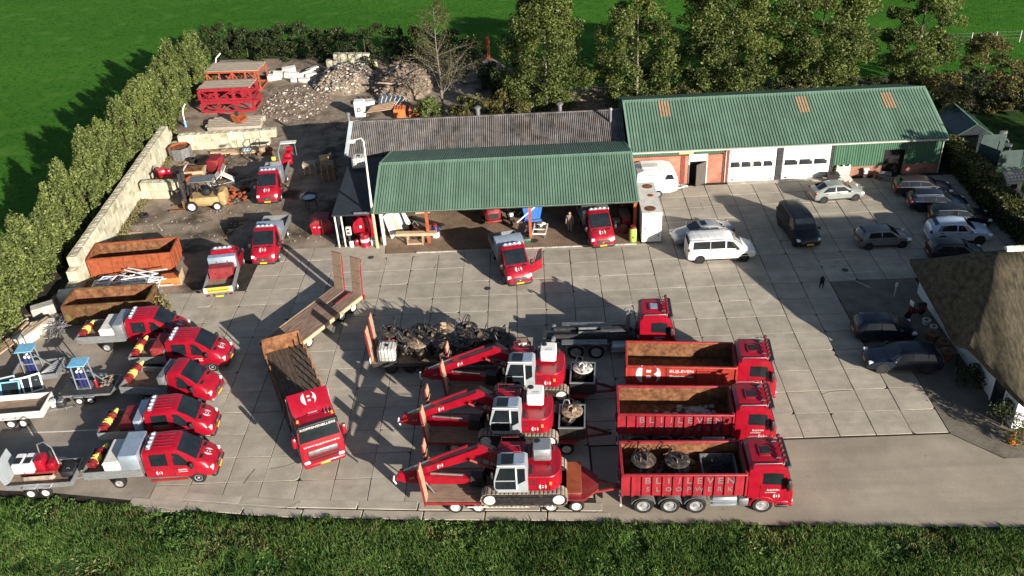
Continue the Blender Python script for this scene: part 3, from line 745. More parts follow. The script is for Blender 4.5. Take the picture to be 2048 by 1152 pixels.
block_wall('block_wall', 'low concrete block wall behind the octagonal crate and timber', (-38.0, 25.0), (-28.3, 25.5), 2)
block_wall('block_wall', 'short concrete block wall beside the yellow forklift', (-38.0, 14.5), (-34.4, 14.4), 2)
# ---------------------------------------------------------------- cars
def part(parent, name, mb, mats, **k): return mb.build(name, mats, parent, **k)
def arch(parent, x, w, r):
    for s in (-1, 1):
        m_ = MB(); m_.lathe((x, 0, r), [(r*1.16, s*(w-.20)), (r*1.16, s*(w+.003))], 18, 'y'); part(parent, 'wheel_arch', m_, 'black')
PROFILES = {
 'hatch': dict(L=3.85, st=[(-1.93, .66, .34, .62, .56, .70), (-1.88, .78, .28, .84, .68, .94), (-1.72, .82, .24, .90, .64, 1.22), (-1.45, .83, .22, .91, .60, 1.41), (-.5, .84, .22, .92, .62, 1.46), (.30, .84, .22, .91, .60, 1.40), (1.02, .84, .22, .88, .70, .96), (1.55, .81, .24, .76, .66, .84), (1.84, .74, .26, .62, .58, .68), (1.92, .62, .32, .54, .50, .56)],
   fw=(.98, .33), rw=(-1.78, -1.48), sw=[(-1.36, -.42, -1.20, -.42), (-.34, .84, -.34, .30)], ax=(-1.25, 1.24), r=.29),
 'coupe_hatch': dict(L=4.15, st=[(-2.07, .66, .36, .66, .56, .72), (-2.02, .78, .28, .86, .70, .98), (-1.75, .82, .24, .90, .66, 1.06), (-1.0, .84, .22, .91, .60, 1.36), (-.3, .84, .22, .91, .61, 1.41), (.32, .84, .22, .90, .60, 1.36), (1.08, .84, .22, .88, .70, .94), (1.65, .81, .24, .76, .66, .82), (1.98, .74, .26, .62, .58, .66), (2.07, .60, .32, .54, .50, .56)],
   fw=(1.04, .35), rw=(-1.70, -1.05), sw=[(-1.45, -.42, -1.0, -.42), (-.34, .86, -.34, .32)], ax=(-1.30, 1.30), r=.30),
 'sedan': dict(L=4.75, st=[(-2.36, .68, .36, .70, .58, .78), (-2.30, .82, .28, .86, .74, .96), (-1.75, .86, .24, .90, .72, 1.02), (-1.05, .88, .22, .91, .62, 1.36), (-.4, .88, .22, .92, .63, 1.43), (.25, .88, .22, .91, .62, 1.38), (1.05, .88, .22, .88, .74, .96), (1.85, .85, .24, .78, .70, .84), (2.25, .76, .26, .62, .60, .68), (2.36, .62, .32, .54, .50, .56)],
   fw=(1.0, .28), rw=(-1.70, -1.10), sw=[(-1.40, -.42, -1.02, -.42), (-.34, .84, -.34, .26)], ax=(-1.40, 1.42), r=.32),
 'estate': dict(L=4.5, st=[(-2.24, .68, .36, .66, .58, .74), (-2.19, .82, .28, .86, .74, .98), (-1.98, .86, .24, .91, .66, 1.25), (-1.70, .87, .22, .92, .62, 1.40), (-.4, .88, .22, .93, .63, 1.46), (.25, .88, .22, .92, .62, 1.39), (.98, .88, .22, .88, .74, .97), (1.75, .85, .24, .78, .70, .85), (2.13, .76, .26, .62, .60, .68), (2.24, .62, .32, .54, .50, .56)],
   fw=(.94, .28), rw=(-2.08, -1.74), sw=[(-1.85, -1.28, -1.66, -1.28), (-1.20, -.40, -1.20, -.40), (-.32, .80, -.32, .26)], ax=(-1.32, 1.32), r=.32),
 'suv': dict(L=4.5, st=[(-2.24, .70, .40, .74, .60, .82), (-2.18, .86, .32, .98, .78, 1.10), (-1.98, .90, .28, 1.02, .70, 1.36), (-1.55, .92, .26, 1.03, .66, 1.56), (-.4, .92, .26, 1.04, .68, 1.64), (.30, .92, .26, 1.03, .66, 1.55), (1.02, .92, .26, 1.0, .78, 1.10), (1.75, .89, .28, .90, .74, .98), (2.13, .80, .30, .74, .64, .80), (2.24, .66, .36, .64, .54, .66)],
   fw=(.98, .33), rw=(-2.06, -1.62), sw=[(-1.75, -.40, -1.50, -.40), (-.32, .82, -.32, .30)], ax=(-1.32, 1.32), r=.36),
 'mpv': dict(L=5.0, st=[(-2.50, .80, .40, .9, .72, 1.0), (-2.46, .92, .32, 1.10, .80, 1.40), (-2.36, .95, .28, 1.12, .78, 1.82), (-2.15, .96, .26, 1.12, .78, 1.90), (.2, .96, .26, 1.12, .79, 1.91), (.75, .96, .26, 1.10, .77, 1.82), (1.55, .96, .26, 1.02, .82, 1.20), (2.05, .92, .28, .90, .76, 1.02), (2.40, .82, .30, .74, .64, .80), (2.50, .68, .36, .62, .54, .64)],
   fw=(1.52, .80), rw=(-2.45, -2.37), sw=[(-2.15, -.9, -2.1, -.9), (-.86, .20, -.86, .20), (.30, 1.30, .30, .78)], ax=(-1.60, 1.62), r=.33),
}
def car(name, label, prof, mat, loc, rz, rim='rim', group=None, extra=None, trim=None, win_rear='glass'):
    P = PROFILES[prof]; st = P['st']
    t = thing(name, label, 'van' if prof == 'mpv' else 'car', (loc[0], loc[1], 0), rz, group)
    part(t, 'body', body(st), mat, angle=32)
    L = st[-1][0]; w = max(s[1] for s in st)
    part(t, 'windscreen', top_win(st, P['fw'][0], P['fw'][1], .90, .90), 'glass')
    part(t, 'rear_window', top_win(st, P['rw'][0], P['rw'][1], .84, .84), 'glass')
    for s in (-1, 1):
        for k, q in enumerate(P['sw']): part(t, 'side_window', side_win(st, s, *q), win_rear)
        if trim:
            q0 = P['sw'][0]; q1 = P['sw'][-1]; a = st_at(st, q0[0]); b = st_at(st, q1[1])
            m_ = MB(); m_.tube([(x, s*(half(st_at(st, x))[3][0]+.014), half(st_at(st, x))[3][1]+.02) for x in (q0[0], -.5, q1[1])]+[], .018, 5); part(t, 'window_trim', m_, trim)
            m_ = MB(); m_.tube([(x, s*(half(st_at(st, x))[4][0]+.016), half(st_at(st, x))[4][1]-.01) for x in (q0[2]-.1, q0[2]+.15, -.5, q1[3])], .018, 5); part(t, 'roof_trim', m_, trim)
        fr = st_at(st, L-.22); m_ = MB(); m_.rbox(L-.42, L-.10, s*fr[1]*.90-.17, s*fr[1]*.90+.06, fr[3]-.10, fr[3]+.06, .03); part(t, 'headlight', m_, 'lamp_clear')
        rr = st_at(st, -L+.10); m_ = MB(); m_.rbox(-L-.01, -L+.16, s*rr[1]*.93-.07, s*rr[1]*.93+.05, rr[3]-.10, rr[3]+.12, .02); part(t, 'tail_light', m_, 'lamp_red')
        mx = P['sw'][-1][1]-.05; sm = st_at(st, mx); m_ = MB(); m_.rbox(mx-.10, mx+.08, s*(sm[1]+.02) if s > 0 else -(sm[1]+.22), (sm[1]+.22) if s > 0 else -(sm[1]+.02), sm[3]+.02, sm[3]+.16, .03); part(t, 'mirror', m_, mat)
        for x_ in ((P['sw'][-1][0]+.02), (P['sw'][-2][0]+.25)):
            sm = st_at(st, x_+.1); m_ = MB(); m_.box(x_, x_+.2, s*(sm[1]-.02), s*(sm[1]+.022), sm[3]-.12, sm[3]-.08); part(t, 'door_handle', m_, 'black')
        for x_ in P['ax']: wheel(t, x_, s*(w-.10), P['r'], .21, s, rim)
        sm = w; m_ = MB(); m_.box(P['ax'][0]+.3, P['ax'][1]-.3, s*(w*.985)-.012, s*(w*.985)+.012, .24, .34); part(t, 'sill', m_, 'black')
    for x_ in P['ax']: arch(t, x_, w, P['r'])
    m_ = MB(); m_.rbox(L-.10, L+.01, -.40, .40, .40, .54, .02); part(t, 'grille', m_, 'black')
    m_ = MB(); m_.box(L-.02, L+.02, -.26, .26, .44, .55); part(t, 'number_plate', m_, 'plate_yellow')
    m_ = MB(); m_.box(-L-.02, -L+.03, -.26, .26, .52, .63); part(t, 'number_plate', m_, 'plate_yellow')
    m_ = MB(); m_.rbox(-L-.02, -L+.2, -w*.8, w*.8, .30, .46, .04); part(t, 'rear_bumper', m_, mat)
    if extra == 'sunroof':
        m_ = MB(); z = st_at(st, -.1)[5]; m_.rbox(-.45, .12, -.36, .36, z-.02, z+.028, .03); part(t, 'sunroof', m_, 'glass')
    if extra == 'rails':
        for s in (-1, 1):
            m_ = MB(); m_.tube([(-1.9, s*.70, 1.44), (-.4, s*.71, 1.52), (.15, s*.69, 1.46)], .02, 6); part(t, 'roof_rail', m_, 'chrome')
    if extra == 'ribs':
        for k in range(5):
            m_ = MB(); m_.box(-2.0+k*.5, -1.96+k*.5, -.6, .6, 1.90, 1.925); part(t, 'roof_rib', m_, mat)
        for s in (-1, 1):
            m_ = MB(); m_.tube([(-2.3, s*.79, 1.86), (.2, s*.80, 1.88), (.8, s*.78, 1.80)], .022, 6); part(t, 'roof_rail', m_, 'black')
            m_ = MB(); m_.box(-.9, 2.0, s*.955-.012, s*.955+.016, .50, .55); part(t, 'side_moulding', m_, mat)
        m_ = MB(); m_.tube([(-.95, -.965, 1.13), (-.95, -.972, .4)], .006, 4); part(t, 'door_seam', m_, 'black')
    return t
car('sedan', 'silver saloon with dark sunroof parked behind the white passenger van', 'sedan', 'silver', (10.15, 2.75), 190, extra='sunroof')
car('passenger_van', 'white passenger van with tinted windows and black wheels', 'mpv', 'white', (11.05, .08), 0.5, rim='rim_dark', extra='ribs')
car('passenger_van', 'black van standing in the shadow of the farmhouse', 'mpv', 'black_paint', (17.55, 2.85), -84.5)
car('hatchback', 'pale silver green hatchback parked in front of the overhead doors', 'coupe_hatch', 'silver_green', (22.15, 8.65), 4.5)
car('hatchback', 'grey three door hatchback parked alone in the shade', 'hatch', 'grey_car', (23.25, .92), 2)
car('estate_car', 'dark brown car backed against the barn end of the parking row', 'estate', 'brown_car', (29.1, 8.75), -9, trim='chrome')
car('estate_car', 'black estate car with bright window trim, second from the barn', 'estate', 'navy', (29.3, 6.15), -8, trim='chrome', extra='rails')
car('estate_car', 'black estate car between another black estate and the pale blue crossover', 'estate', 'black_paint', (30.0, 3.65), -8, trim='chrome')
car('crossover', 'pale blue white crossover at the end of the parking row', 'suv', 'iceblue', (28.9, 1.2), -6)
car('saloon_car', 'dark car half hidden behind the thatched roof beside the pale blue crossover', 'hatch', 'black_paint', (27.6, -1.6), -6)
car('hatchback', 'dark blue small hatchback beside the dark blue estate car', 'hatch', 'navy', (19.45, -10.65), -4)
car('estate_car', 'dark blue estate car with bright alloy wheels near the farmhouse', 'estate', 'navy', (19.5, -13.82), 175, rim='chrome')

# ---------------------------------------------------------------- red chassis-cab pickups
def pickup(name, label, loc, rz, wb=3.665, crew=True, rear=1.5, boxes=(), bumper='black', bar=True, emb=True, group=None, sides=.40, open_door=False, sign=None, cabmat='red'):
    t = thing(name, label, 'pickup truck', (loc[0], loc[1], 0), rz, group)
    xF = wb; xb = xF-(2.75 if crew else 1.72)
    st = [(xb, .93, .55, 1.30, .80, 2.22), (xb+.12, .96, .50, 1.30, .85, 2.33), (xF-1.2, .98, .45, 1.30, .86, 2.38), (xF-.85, .985, .42, 1.28, .82, 2.30), (xF-.3, .99, .42, 1.22, .84, 1.90), (xF+.14, .99, .42, 1.16, .88, 1.50), (xF+.55, .97, .40, 1.05, .82, 1.31), (xF+.82, .93, .36, .92, .72, 1.08), (xF+.97, .80, .34, .74, .62, .80), (xF+1.0, .72, .38, .64, .55, .68)]
    part(t, 'cab', body(st), cabmat, angle=32)
    part(t, 'windscreen', top_win(st, xF+.10, xF-.80, .90, .92), 'glass')
    m_ = MB()
    for s in (-1, 1): m_ = MB(); m_.tube([(xF+.16, s*.1, 1.535), (xF-.06, s*.62, 1.73)], .012, 4); part(t, 'wiper', m_, 'black')
    for s in (-1, 1):
        part(t, 'side_window', side_win(st, s, xF-1.12, xF-.10, xF-1.12, xF-.72, .06, .84), 'glass')
        if crew: part(t, 'side_window', side_win(st, s, xF-2.35, xF-1.42, xF-2.35, xF-1.42, .06, .84), 'glass')
        m_ = MB(); m_.rbox(xF+.62, xF+.90, s*.76-.14, s*.76+.13, .76, 1.02, .04); part(t, 'headlight', m_, 'lamp_clear')
        m_ = MB(); m_.rbox(xF-.22, xF-.02, (s*1.02 if s > 0 else -1.24), (1.24 if s > 0 else -1.02), 1.22, 1.58, .04); part(t, 'mirror', m_, 'black')
        for xx in (xF-1.18, xF+.02): m_ = MB(); m_.box(xx-.008, xx+.008, s*.985-.01, s*.985+.006, .55, 1.25); part(t, 'door_seam', m_, 'maroon')
        m_ = MB(); m_.box(xF-1.08, xF-.90, s*.98-.01, s*.98+.025, 1.12, 1.16); part(t, 'door_handle', m_, 'black')
        m_ = MB(); m_.box(xF+.18, xF+.36, s*.48-.16, s*.48+.16, 1.425, 1.48); m_.xf(Matrix.Translation((0, 0, 0))); part(t, 'bonnet_vent', m_, 'black')
        m_ = MB(); m_.box(xb+.15, xF-.55, s*.97-.03, s*.97+.03, .30, .44); part(t, 'step', m_, 'black' if not crew else 'red_dull')
        wheel(t, xF, s*.88, .345, .24, s); wheel(t, 0, s*.84, .345, .36, s)
    for x_ in (xF,): arch(t, x_, .97, .345)
    m_ = MB(); m_.rbox(xF+.66, xF+1.03, -.93, .93, .28, .56, .10); part(t, 'front_bumper', m_, bumper)
    m_ = MB(); m_.rbox(xF+.80, xF+1.012, -.50, .50, .60, .86, .05); gr = part(t, 'grille', m_, 'black')
    for k in range(3): m_ = MB(); m_.box(xF+1.0, xF+1.02, -.44, .44, .66+k*.07, .675+k*.07); part(gr, 'grille_bar', m_, 'steel')
    m_ = MB(); m_.lathe((xF+1.012, 0, .75), [(.10, 0), (.10, .02), (.075, .02), (.075, 0)], 14, 'x'); part(gr, 'badge', m_, 'chrome')
    m_ = MB(); m_.box(xF+1.02, xF+1.045, -.26, .26, .42, .53); part(t, 'number_plate', m_, 'plate_yellow')
    if emb:
        logo(t, (xF+.55, 0, 1.345), (0, 1, 0), (-.9, 0, .42), .26, 'text_white')
        for s in (-1, 1):
            if crew:
                logo(t, (xF-2.0, s*.992, .90), (-s, 0, 0), (0, 0, 1), .17, 'text_white')
                lettering(t, 'BLIJLEVEN', (xF-.70, s*.995, 1.03), (-s, 0, 0), (0, 0, 1), .10, 'text_white')
                lettering(t, 'SLOOPWERKEN', (xF-.70, s*.995, .90), (-s, 0, 0), (0, 0, 1), .05, 'text_white')
            else:
                logo(t, (xF-.75, s*.992, .90), (-s, 0, 0), (0, 0, 1), .15, 'text_white')
    if bar:
        m_ = MB(); m_.rbox(xb+.25, xb+.52, -.72, .72, 2.34, 2.46, .08); lb = part(t, 'roof_light_bar', m_, 'alu_sky_tint')
        for y_ in (-.5, -.17, .17, .5): m_ = MB(); m_.lathe((xb+.385, y_, 2.455), [(.11, 0), (.11, .02), (.07, .035)], 12); part(lb, 'lamp', m_, 'lamp_clear')
    for y_ in ((-.5, -.25, 0, .25, .5) if crew else (-.4, 0, .4)):
        m_ = MB(); m_.rbox(xb+.6, xF-1.15, y_-.035, y_+.035, 2.36, 2.402, .012); part(t, 'roof_rib', m_, cabmat)
    m_ = MB(); m_.tube([(xF+.16, -.80, 1.475), (xF+.20, -.4, 1.49), (xF+.20, .4, 1.49), (xF+.16, .80, 1.475)], .012, 4); part(t, 'bonnet_seam', m_, 'maroon')
    m_ = MB(); m_.cyl((xF-1.35, .12, 2.36), (xF-1.38, .12, 2.44), .03, n=6); part(t, 'aerial', m_, 'black')
    # chassis and bed
    m_ = MB()
    for s in (-1, 1): m_ = MB(); m_.box(-rear+.1, xF+.5, s*.42-.04, s*.42+.04, .50, .66); part(t, 'chassis_rail', m_, 'dark_steel')
    bx1 = xb-.10; hw = 1.03
    m_ = MB(); m_.box(-rear, bx1, -hw+.03, hw-.03, .86, .93); bd = part(t, 'bed', m_, 'wood_deck')
    for s in (-1, 1):
        m_ = MB(); m_.box(-rear, bx1, s*hw-.02, s*hw+.02, .80, .93+sides)
        for k in range(3): m_.box(-rear, bx1, s*hw+s*.02-.004, s*hw+s*.02+.004, .88+k*.14, .90+k*.14)
        part(bd, 'dropside', m_, 'alu')
        for xx in (-rear+.03, bx1-.03): m_ = MB(); m_.box(xx-.03, xx+.03, s*(hw-.05)-.03, s*(hw-.05)+.03, .86, .95+sides); part(bd, 'corner_post', m_, 'steel')
        m_ = MB(); m_.box(-.45, .45, s*.9-.12, s*.9+.12, .72, .76); part(t, 'mudguard', m_, 'black')
        m_ = MB(); m_.box(-rear-.02, -rear+.03, s*.8-.12, s*.8+.12, .62, .74); part(t, 'tail_light', m_, 'lamp_red')
    m_ = MB(); m_.box(-rear-.03, -rear+.01, -hw+.02, hw-.02, .80, .93+sides); part(bd, 'tailgate', m_, 'alu')
    m_ = MB(); m_.box(bx1-.04, bx1, -hw+.03, hw-.03, .93, 1.75); part(bd, 'headboard', m_, 'alu')
    m_ = MB(); m_.box(-rear-.01, -rear+.04, -.26, .26, .5, .61); part(t, 'number_plate', m_, 'plate_yellow')
    x = bx1-.06
    for (ln_, h, mt, style, wdt) in boxes:
        m_ = MB(); z1 = .94+h
        if style == 'flat': m_.rbox(x-ln_, x, -wdt, wdt, .94, z1, .03)
        elif style == 'lid':
            m_.rbox(x-ln_, x, -wdt, wdt, .94, z1-.12, .03)
        elif style == 'hood':
            m_.loft([[(x-ln_, y, .94), (x-ln_, y, z1-.16), (x-ln_*.86, y, z1), (x-ln_*.16, y, z1), (x, y, z1-.16), (x, y, .94)] for y in (-wdt, wdt)])
        bo = part(t, 'storage_box', m_, mt)
        if style == 'lid':
            q = MB(); q.loft([[(x-ln_*f0-.02, -wdt-.02, z1-.12), (x-ln_*f1+.02, -wdt-.02, z1-.12), (x-ln_*f1+.02, wdt+.02, z1-.12), (x-ln_*f0-.02, wdt+.02, z1-.12)] for f0, f1 in ((1, 0),)]+[[(x-ln_+.10, -wdt+.05, z1), (x-.10, -wdt+.05, z1), (x-.10, wdt-.05, z1), (x-ln_+.10, wdt-.05, z1)]]); part(bo, 'lid', q, mt)
        for yy in (-.4, .4): q = MB(); q.box(x-ln_-.022, x-ln_+.01, yy-.05, yy+.05, z1-.42, z1-.34); part(bo, 'latch', q, 'black')
        for s in (-1, 1): q = MB(); q.box(x-ln_+.06, x-.06, s*wdt-.008, s*wdt+.008, .99, 1.02); part(bo, 'seam', q, 'black')
        x -= ln_+.06
    if open_door:
        d = MB(); d.loft([[(x_, -.03, z_) for x_, z_ in ((0, .5), (-1.1, .5), (-1.1, 1.3), (0, 1.2))], [(x_, .03, z_) for x_, z_ in ((0, .5), (-1.1, .5), (-1.1, 1.3), (0, 1.2))]])
        dz = d.build('door', 'red', t, (xF-.04, 1.02, 0), rad(-62))
        fr_ = [(-.30, .0, 1.22), (-.62, 0, 2.0), (-1.08, 0, 2.12), (-1.08, 0, 1.3)]
        q = MB(); q.tube(fr_, .045, 6); part(dz, 'window_frame', q, 'red')
        q = MB(); q.poly([(a, .0, c) for a, b, c in fr_]); part(dz, 'pane', q, 'glass')
        q = MB(); q.rbox(-1.0, -.15, -.045, -.028, .6, .95, .01); part(dz, 'trim_panel', q, 'white_dirty')
    if sign:
        m_ = MB(); m_.box(-rear-.07, -rear-.035, -hw+.01, hw-.01, .95, 1.32); sb = part(t, 'sign_board', m_, 'text_yellow')
        lettering(sb, sign, (-rear-.074, 0, 1.13), (0, -1, 0), (0, 0, 1), .22, 'lamp_red', width=1.5)
        for s in (-1, 1): q = MB(); q.box(-rear-.08, -rear-.03, s*(hw-.12)-.10, s*(hw-.12)+.10, .93, 1.34); part(sb, 'white_end', q, 'white')
    return t
def cone_stack(p, yaw, pitch, n, label, z=1.0, L=None):
    """nested red and yellow traffic cones lying on a bed"""
    t = thing('traffic_cone_stack', label, 'cone stack', (p[0], p[1], z), yaw, 'stacks of traffic cones on the pickup beds')
    t.rotation_euler = (0, rad(pitch), rad(yaw))
    me = {}
    for c in ('red_dull', 'lemon'):
        q = MB(); q.lathe((0, 0, 0), [(.27, 0), (.27, .045), (.215, .05), (.19, .24), (.15, .28)], 12, 'x'); me[c] = q.mesh('cone', c, 40)
    for k in range(n): link('cone', me['red_dull' if (k in (0, 1, 4, 5)) else 'lemon'], t, (k*.20, 0, .28))
    q = MB(); q.lathe(((n-1)*.20+.22, 0, .28), [(.17, 0), (.08, .40), (.03, .42)], 12, 'x'); q.build('tip', 'lemon', t)
    return t
RG = 'red pickups parked side by side'
pickup('crew_cab_pickup', 'red crew cab pickup with two silver boxes and a trailer coupled behind', (-25.88, -21.12), 3, wb=4.325, rear=1.75, boxes=[(1.02, 1.35, 'alu_sky_tint', 'flat', 1.02), (.9, .95, 'white_dirty', 'lid', .98)])
pickup('crew_cab_pickup', 'red crew cab pickup with narrow silver box and red box, second from the grass', (-26.5, -17.85), 4, wb=3.9, rear=1.6, boxes=[(.45, 1.0, 'alu_sky_tint', 'flat', 1.0), (.85, .75, 'red_dull', 'lid', .9)])
pickup('single_cab_pickup', 'red single cab pickup with grey bumper and empty long bed', (-26.65, -13.85), -7, wb=3.3, crew=False, rear=1.6, boxes=[(.42, 1.15, 'steel', 'flat', .98)], bumper='steel', bar=False, emb=False, sides=.38)
pickup('crew_cab_pickup', 'red crew cab pickup with one red box behind the cab', (-27.35, -10.7), -1, wb=3.75, rear=1.5, boxes=[(.85, .95, 'red_dull', 'lid', .92)])
pickup('crew_cab_pickup', 'red crew cab pickup with grey box and silver box beside the rusty container', (-31.55, -8.1), 2, wb=4.325, rear=1.77, boxes=[(.62, 1.15, 'alu', 'flat', 1.0), (.95, .85, 'white_dirty', 'lid', .96)])
cone_stack((-27.35, -21.6), 75, -8, 6, 'red and yellow cone stack on the pickup that pulls a trailer', .98)
cone_stack((-27.85, -18.55), 78, -8, 6, 'red and yellow cone stack beside the red box and narrow silver box', .98)
cone_stack((-28.1, -13.9), 70, -10, 6, 'red and yellow cone stack on the single cab pickup bed', .98)
cone_stack((-28.6, -11.25), 74, -14, 6, 'red and yellow cone stack on the pickup with one red box', .98)
cone_stack((-33.05, -8.75), 78, -8, 5, 'red and yellow cone stack on the pickup beside the rusty container', .98)
def from_nose(p, rz, wb): a = rad(rz); return (p[0]-math.cos(a)*(wb+1.0), p[1]-math.sin(a)*(wb+1.0))
pickup('single_cab_pickup', 'red pickup with silver box carrying a red machine in the storage yard', from_nose((-25.4, 11.6), -86, 3.665), -86, crew=False, rear=1.8, boxes=[(1.2, 1.1, 'alu_sky_tint', 'hood', 1.0)])
pickup('single_cab_pickup', 'red pickup with sky-tinted silver box, facing out at the mud edge', from_nose((-23.3, 1.15), -88, 3.665), -88, crew=False, rear=1.5, boxes=[(1.25, 1.05, 'alu_sky_tint', 'hood', 1.0)])
pickup('single_cab_pickup', 'red pickup with yellow warning board on its tailgate', (-25.55, -2.0), 97, wb=3.665, crew=False, rear=1.5, boxes=[(.5, 1.25, 'alu_sky_tint', 'flat', 1.0), (.95, .85, 'red_dull', 'hood', .85)], sign='werkverkeer', emb=False)
pickup('single_cab_pickup', 'red pickup with open door and silver box in front of the canopy', from_nose((-3.72, -3.25), -77, 3.665), -77, crew=False, rear=1.6, boxes=[(1.35, 1.35, 'alu_sky_tint', 'hood', 1.02)], open_door=True)
pickup('single_cab_pickup', 'red pickup parked under the canopy beside the white cabinet', from_nose((2.6, 1.62), -83, 3.665), -83, crew=False, rear=1.5, boxes=[(1.3, 1.15, 'alu', 'flat', 1.02)])
# ---------------------------------------------------------------- heavy trucks (origin: ground under the front axle)
TCAB = [(-.80, 1.20, .95, 1.95, 1.12, 2.95), (-.62, 1.22, .95, 1.95, 1.15, 3.08), (.45, 1.23, .62, 1.92, 1.13, 3.12), (1.00, 1.23, .55, 1.86, 1.10, 3.02), (1.16, 1.23, .50, 1.82, 1.13, 2.55), (1.33, 1.23, .45, 1.75, 1.17, 1.98), (1.43, 1.20, .42, 1.30, 1.15, 1.55), (1.47, 1.12, .42, 1.00, 1.06, 1.10)]
def truck_cab(t, name_on_door=True, hatch='black', lamps=True, lampmat='maroon', mirror='black'):
    st = TCAB
    part(t, 'cab', body(st, .12), 'red', angle=32)
    part(t, 'windscreen', top_win(st, 1.31, 1.03, .95, .93), 'glass')
    m_ = MB(); m_.rbox(.92, 1.22, -1.10, 1.10, 2.96, 3.07, .05); part(t, 'sun_visor', m_, 'black')
    for s in (-1, 1):
        part(t, 'side_window', side_win(st, s, -.12, .98, -.12, .86, .06, .72, edge=.12), 'glass')
        m_ = MB(); m_.rbox(1.02, 1.22, (1.26 if s > 0 else -1.50), (1.50 if s > 0 else -1.26), 1.75, 2.45, .05); part(t, 'mirror', m_, mirror)
        for xx in (-.20, 1.10): m_ = MB(); m_.box(xx-.008, xx+.008, s*1.222-.01, s*1.222+.012, 1.0, 1.9); part(t, 'door_seam', m_, 'maroon')
        m_ = MB(); m_.box(-.05, .18, s*1.22-.01, s*1.22+.03, 1.45, 1.50); part(t, 'door_handle', m_, 'black')
        for k in range(2): m_ = MB(); m_.rbox(.62, 1.25, s*1.16-.08, s*1.16+.08, .42+k*.28, .56+k*.28, .03); part(t, 'step', m_, 'red' if k else 'black')
        m_ = MB(); m_.rbox(1.25, 1.50, s*.95-.18, s*.95+.18, .66, .86, .04); part(t, 'headlight', m_, 'lamp_clear')
        m_ = MB(); ar = []
        for k in range(9):
            a = math.pi*k/8; ar.append((math.cos(a)*.66, s*1.16, .52+math.sin(a)*.60))
        m_.tube(ar, .07, 6); part(t, 'wheel_arch', m_, 'red')
        if name_on_door:
            lettering(t, 'BLIJLEVEN', (.42, s*1.238, 1.62), (-s, 0, 0), (0, 0, 1), .13, 'text_white')
            lettering(t, 'SLOOPWERKEN', (.30, s*1.236, 1.46), (-s, 0, 0), (0, 0, 1), .055, 'text_white')
            logo(t, (.62, s*1.236, 1.22), (-s, 0, 0), (0, 0, 1), .16)
    m_ = MB(); m_.rbox(1.36, 1.52, -1.15, 1.15, .36, .62, .05); part(t, 'front_bumper', m_, 'red')
    m_ = MB(); m_.rbox(1.36, 1.495, -.85, .85, .70, 1.50, .04); gr = part(t, 'grille', m_, 'black')
    for k in range(4): m_ = MB(); m_.box(1.47, 1.51, -.80, .80, .78+k*.18, .84+k*.18); part(gr, 'grille_bar', m_, 'red')
    m_ = MB(); m_.box(1.51, 1.535, -.26, .26, .45, .56); part(t, 'number_plate', m_, 'plate_yellow')
    m_ = MB(); m_.rbox(-.25, .45, -.40, .40, 3.10, 3.165, .05); hh = part(t, 'roof_hatch', m_, 'red')
    m_ = MB(); m_.rbox(-.13, .33, -.28, .28, 3.15, 3.185, .03); part(hh, 'hatch_pane', m_, hatch)
    for s in (-1, 1): m_ = MB(); m_.tube([(-.55, s*1.0, 3.10), (-.5, s*1.0, 3.17), (.75, s*1.0, 3.19), (.8, s*1.0, 3.10)], .025, 6); part(t, 'roof_rail', m_, 'steel')
    if lamps:
        m_ = MB(); m_.tube([(.86, -1.0, 3.08), (.86, -1.0, 3.24), (.86, 1.0, 3.24), (.86, 1.0, 3.08)], .03, 6); lb = part(t, 'lamp_bar', m_, 'steel')
        for k in range(6): m_ = MB(); y_ = -.88+k*.35; m_.lathe((.80, y_, 3.32), [(.05, 0), (.11, .06), (.115, .16), (.10, .17)], 12, 'x'); part(lb, 'roof_lamp', m_, lampmat)
        for y_ in (-.6, .6): m_ = MB(); m_.tube([(.55, y_, 3.12), (.6, y_, 3.2), (.8, y_, 3.2)], .04, 6); part(lb, 'horn', m_, 'chrome')
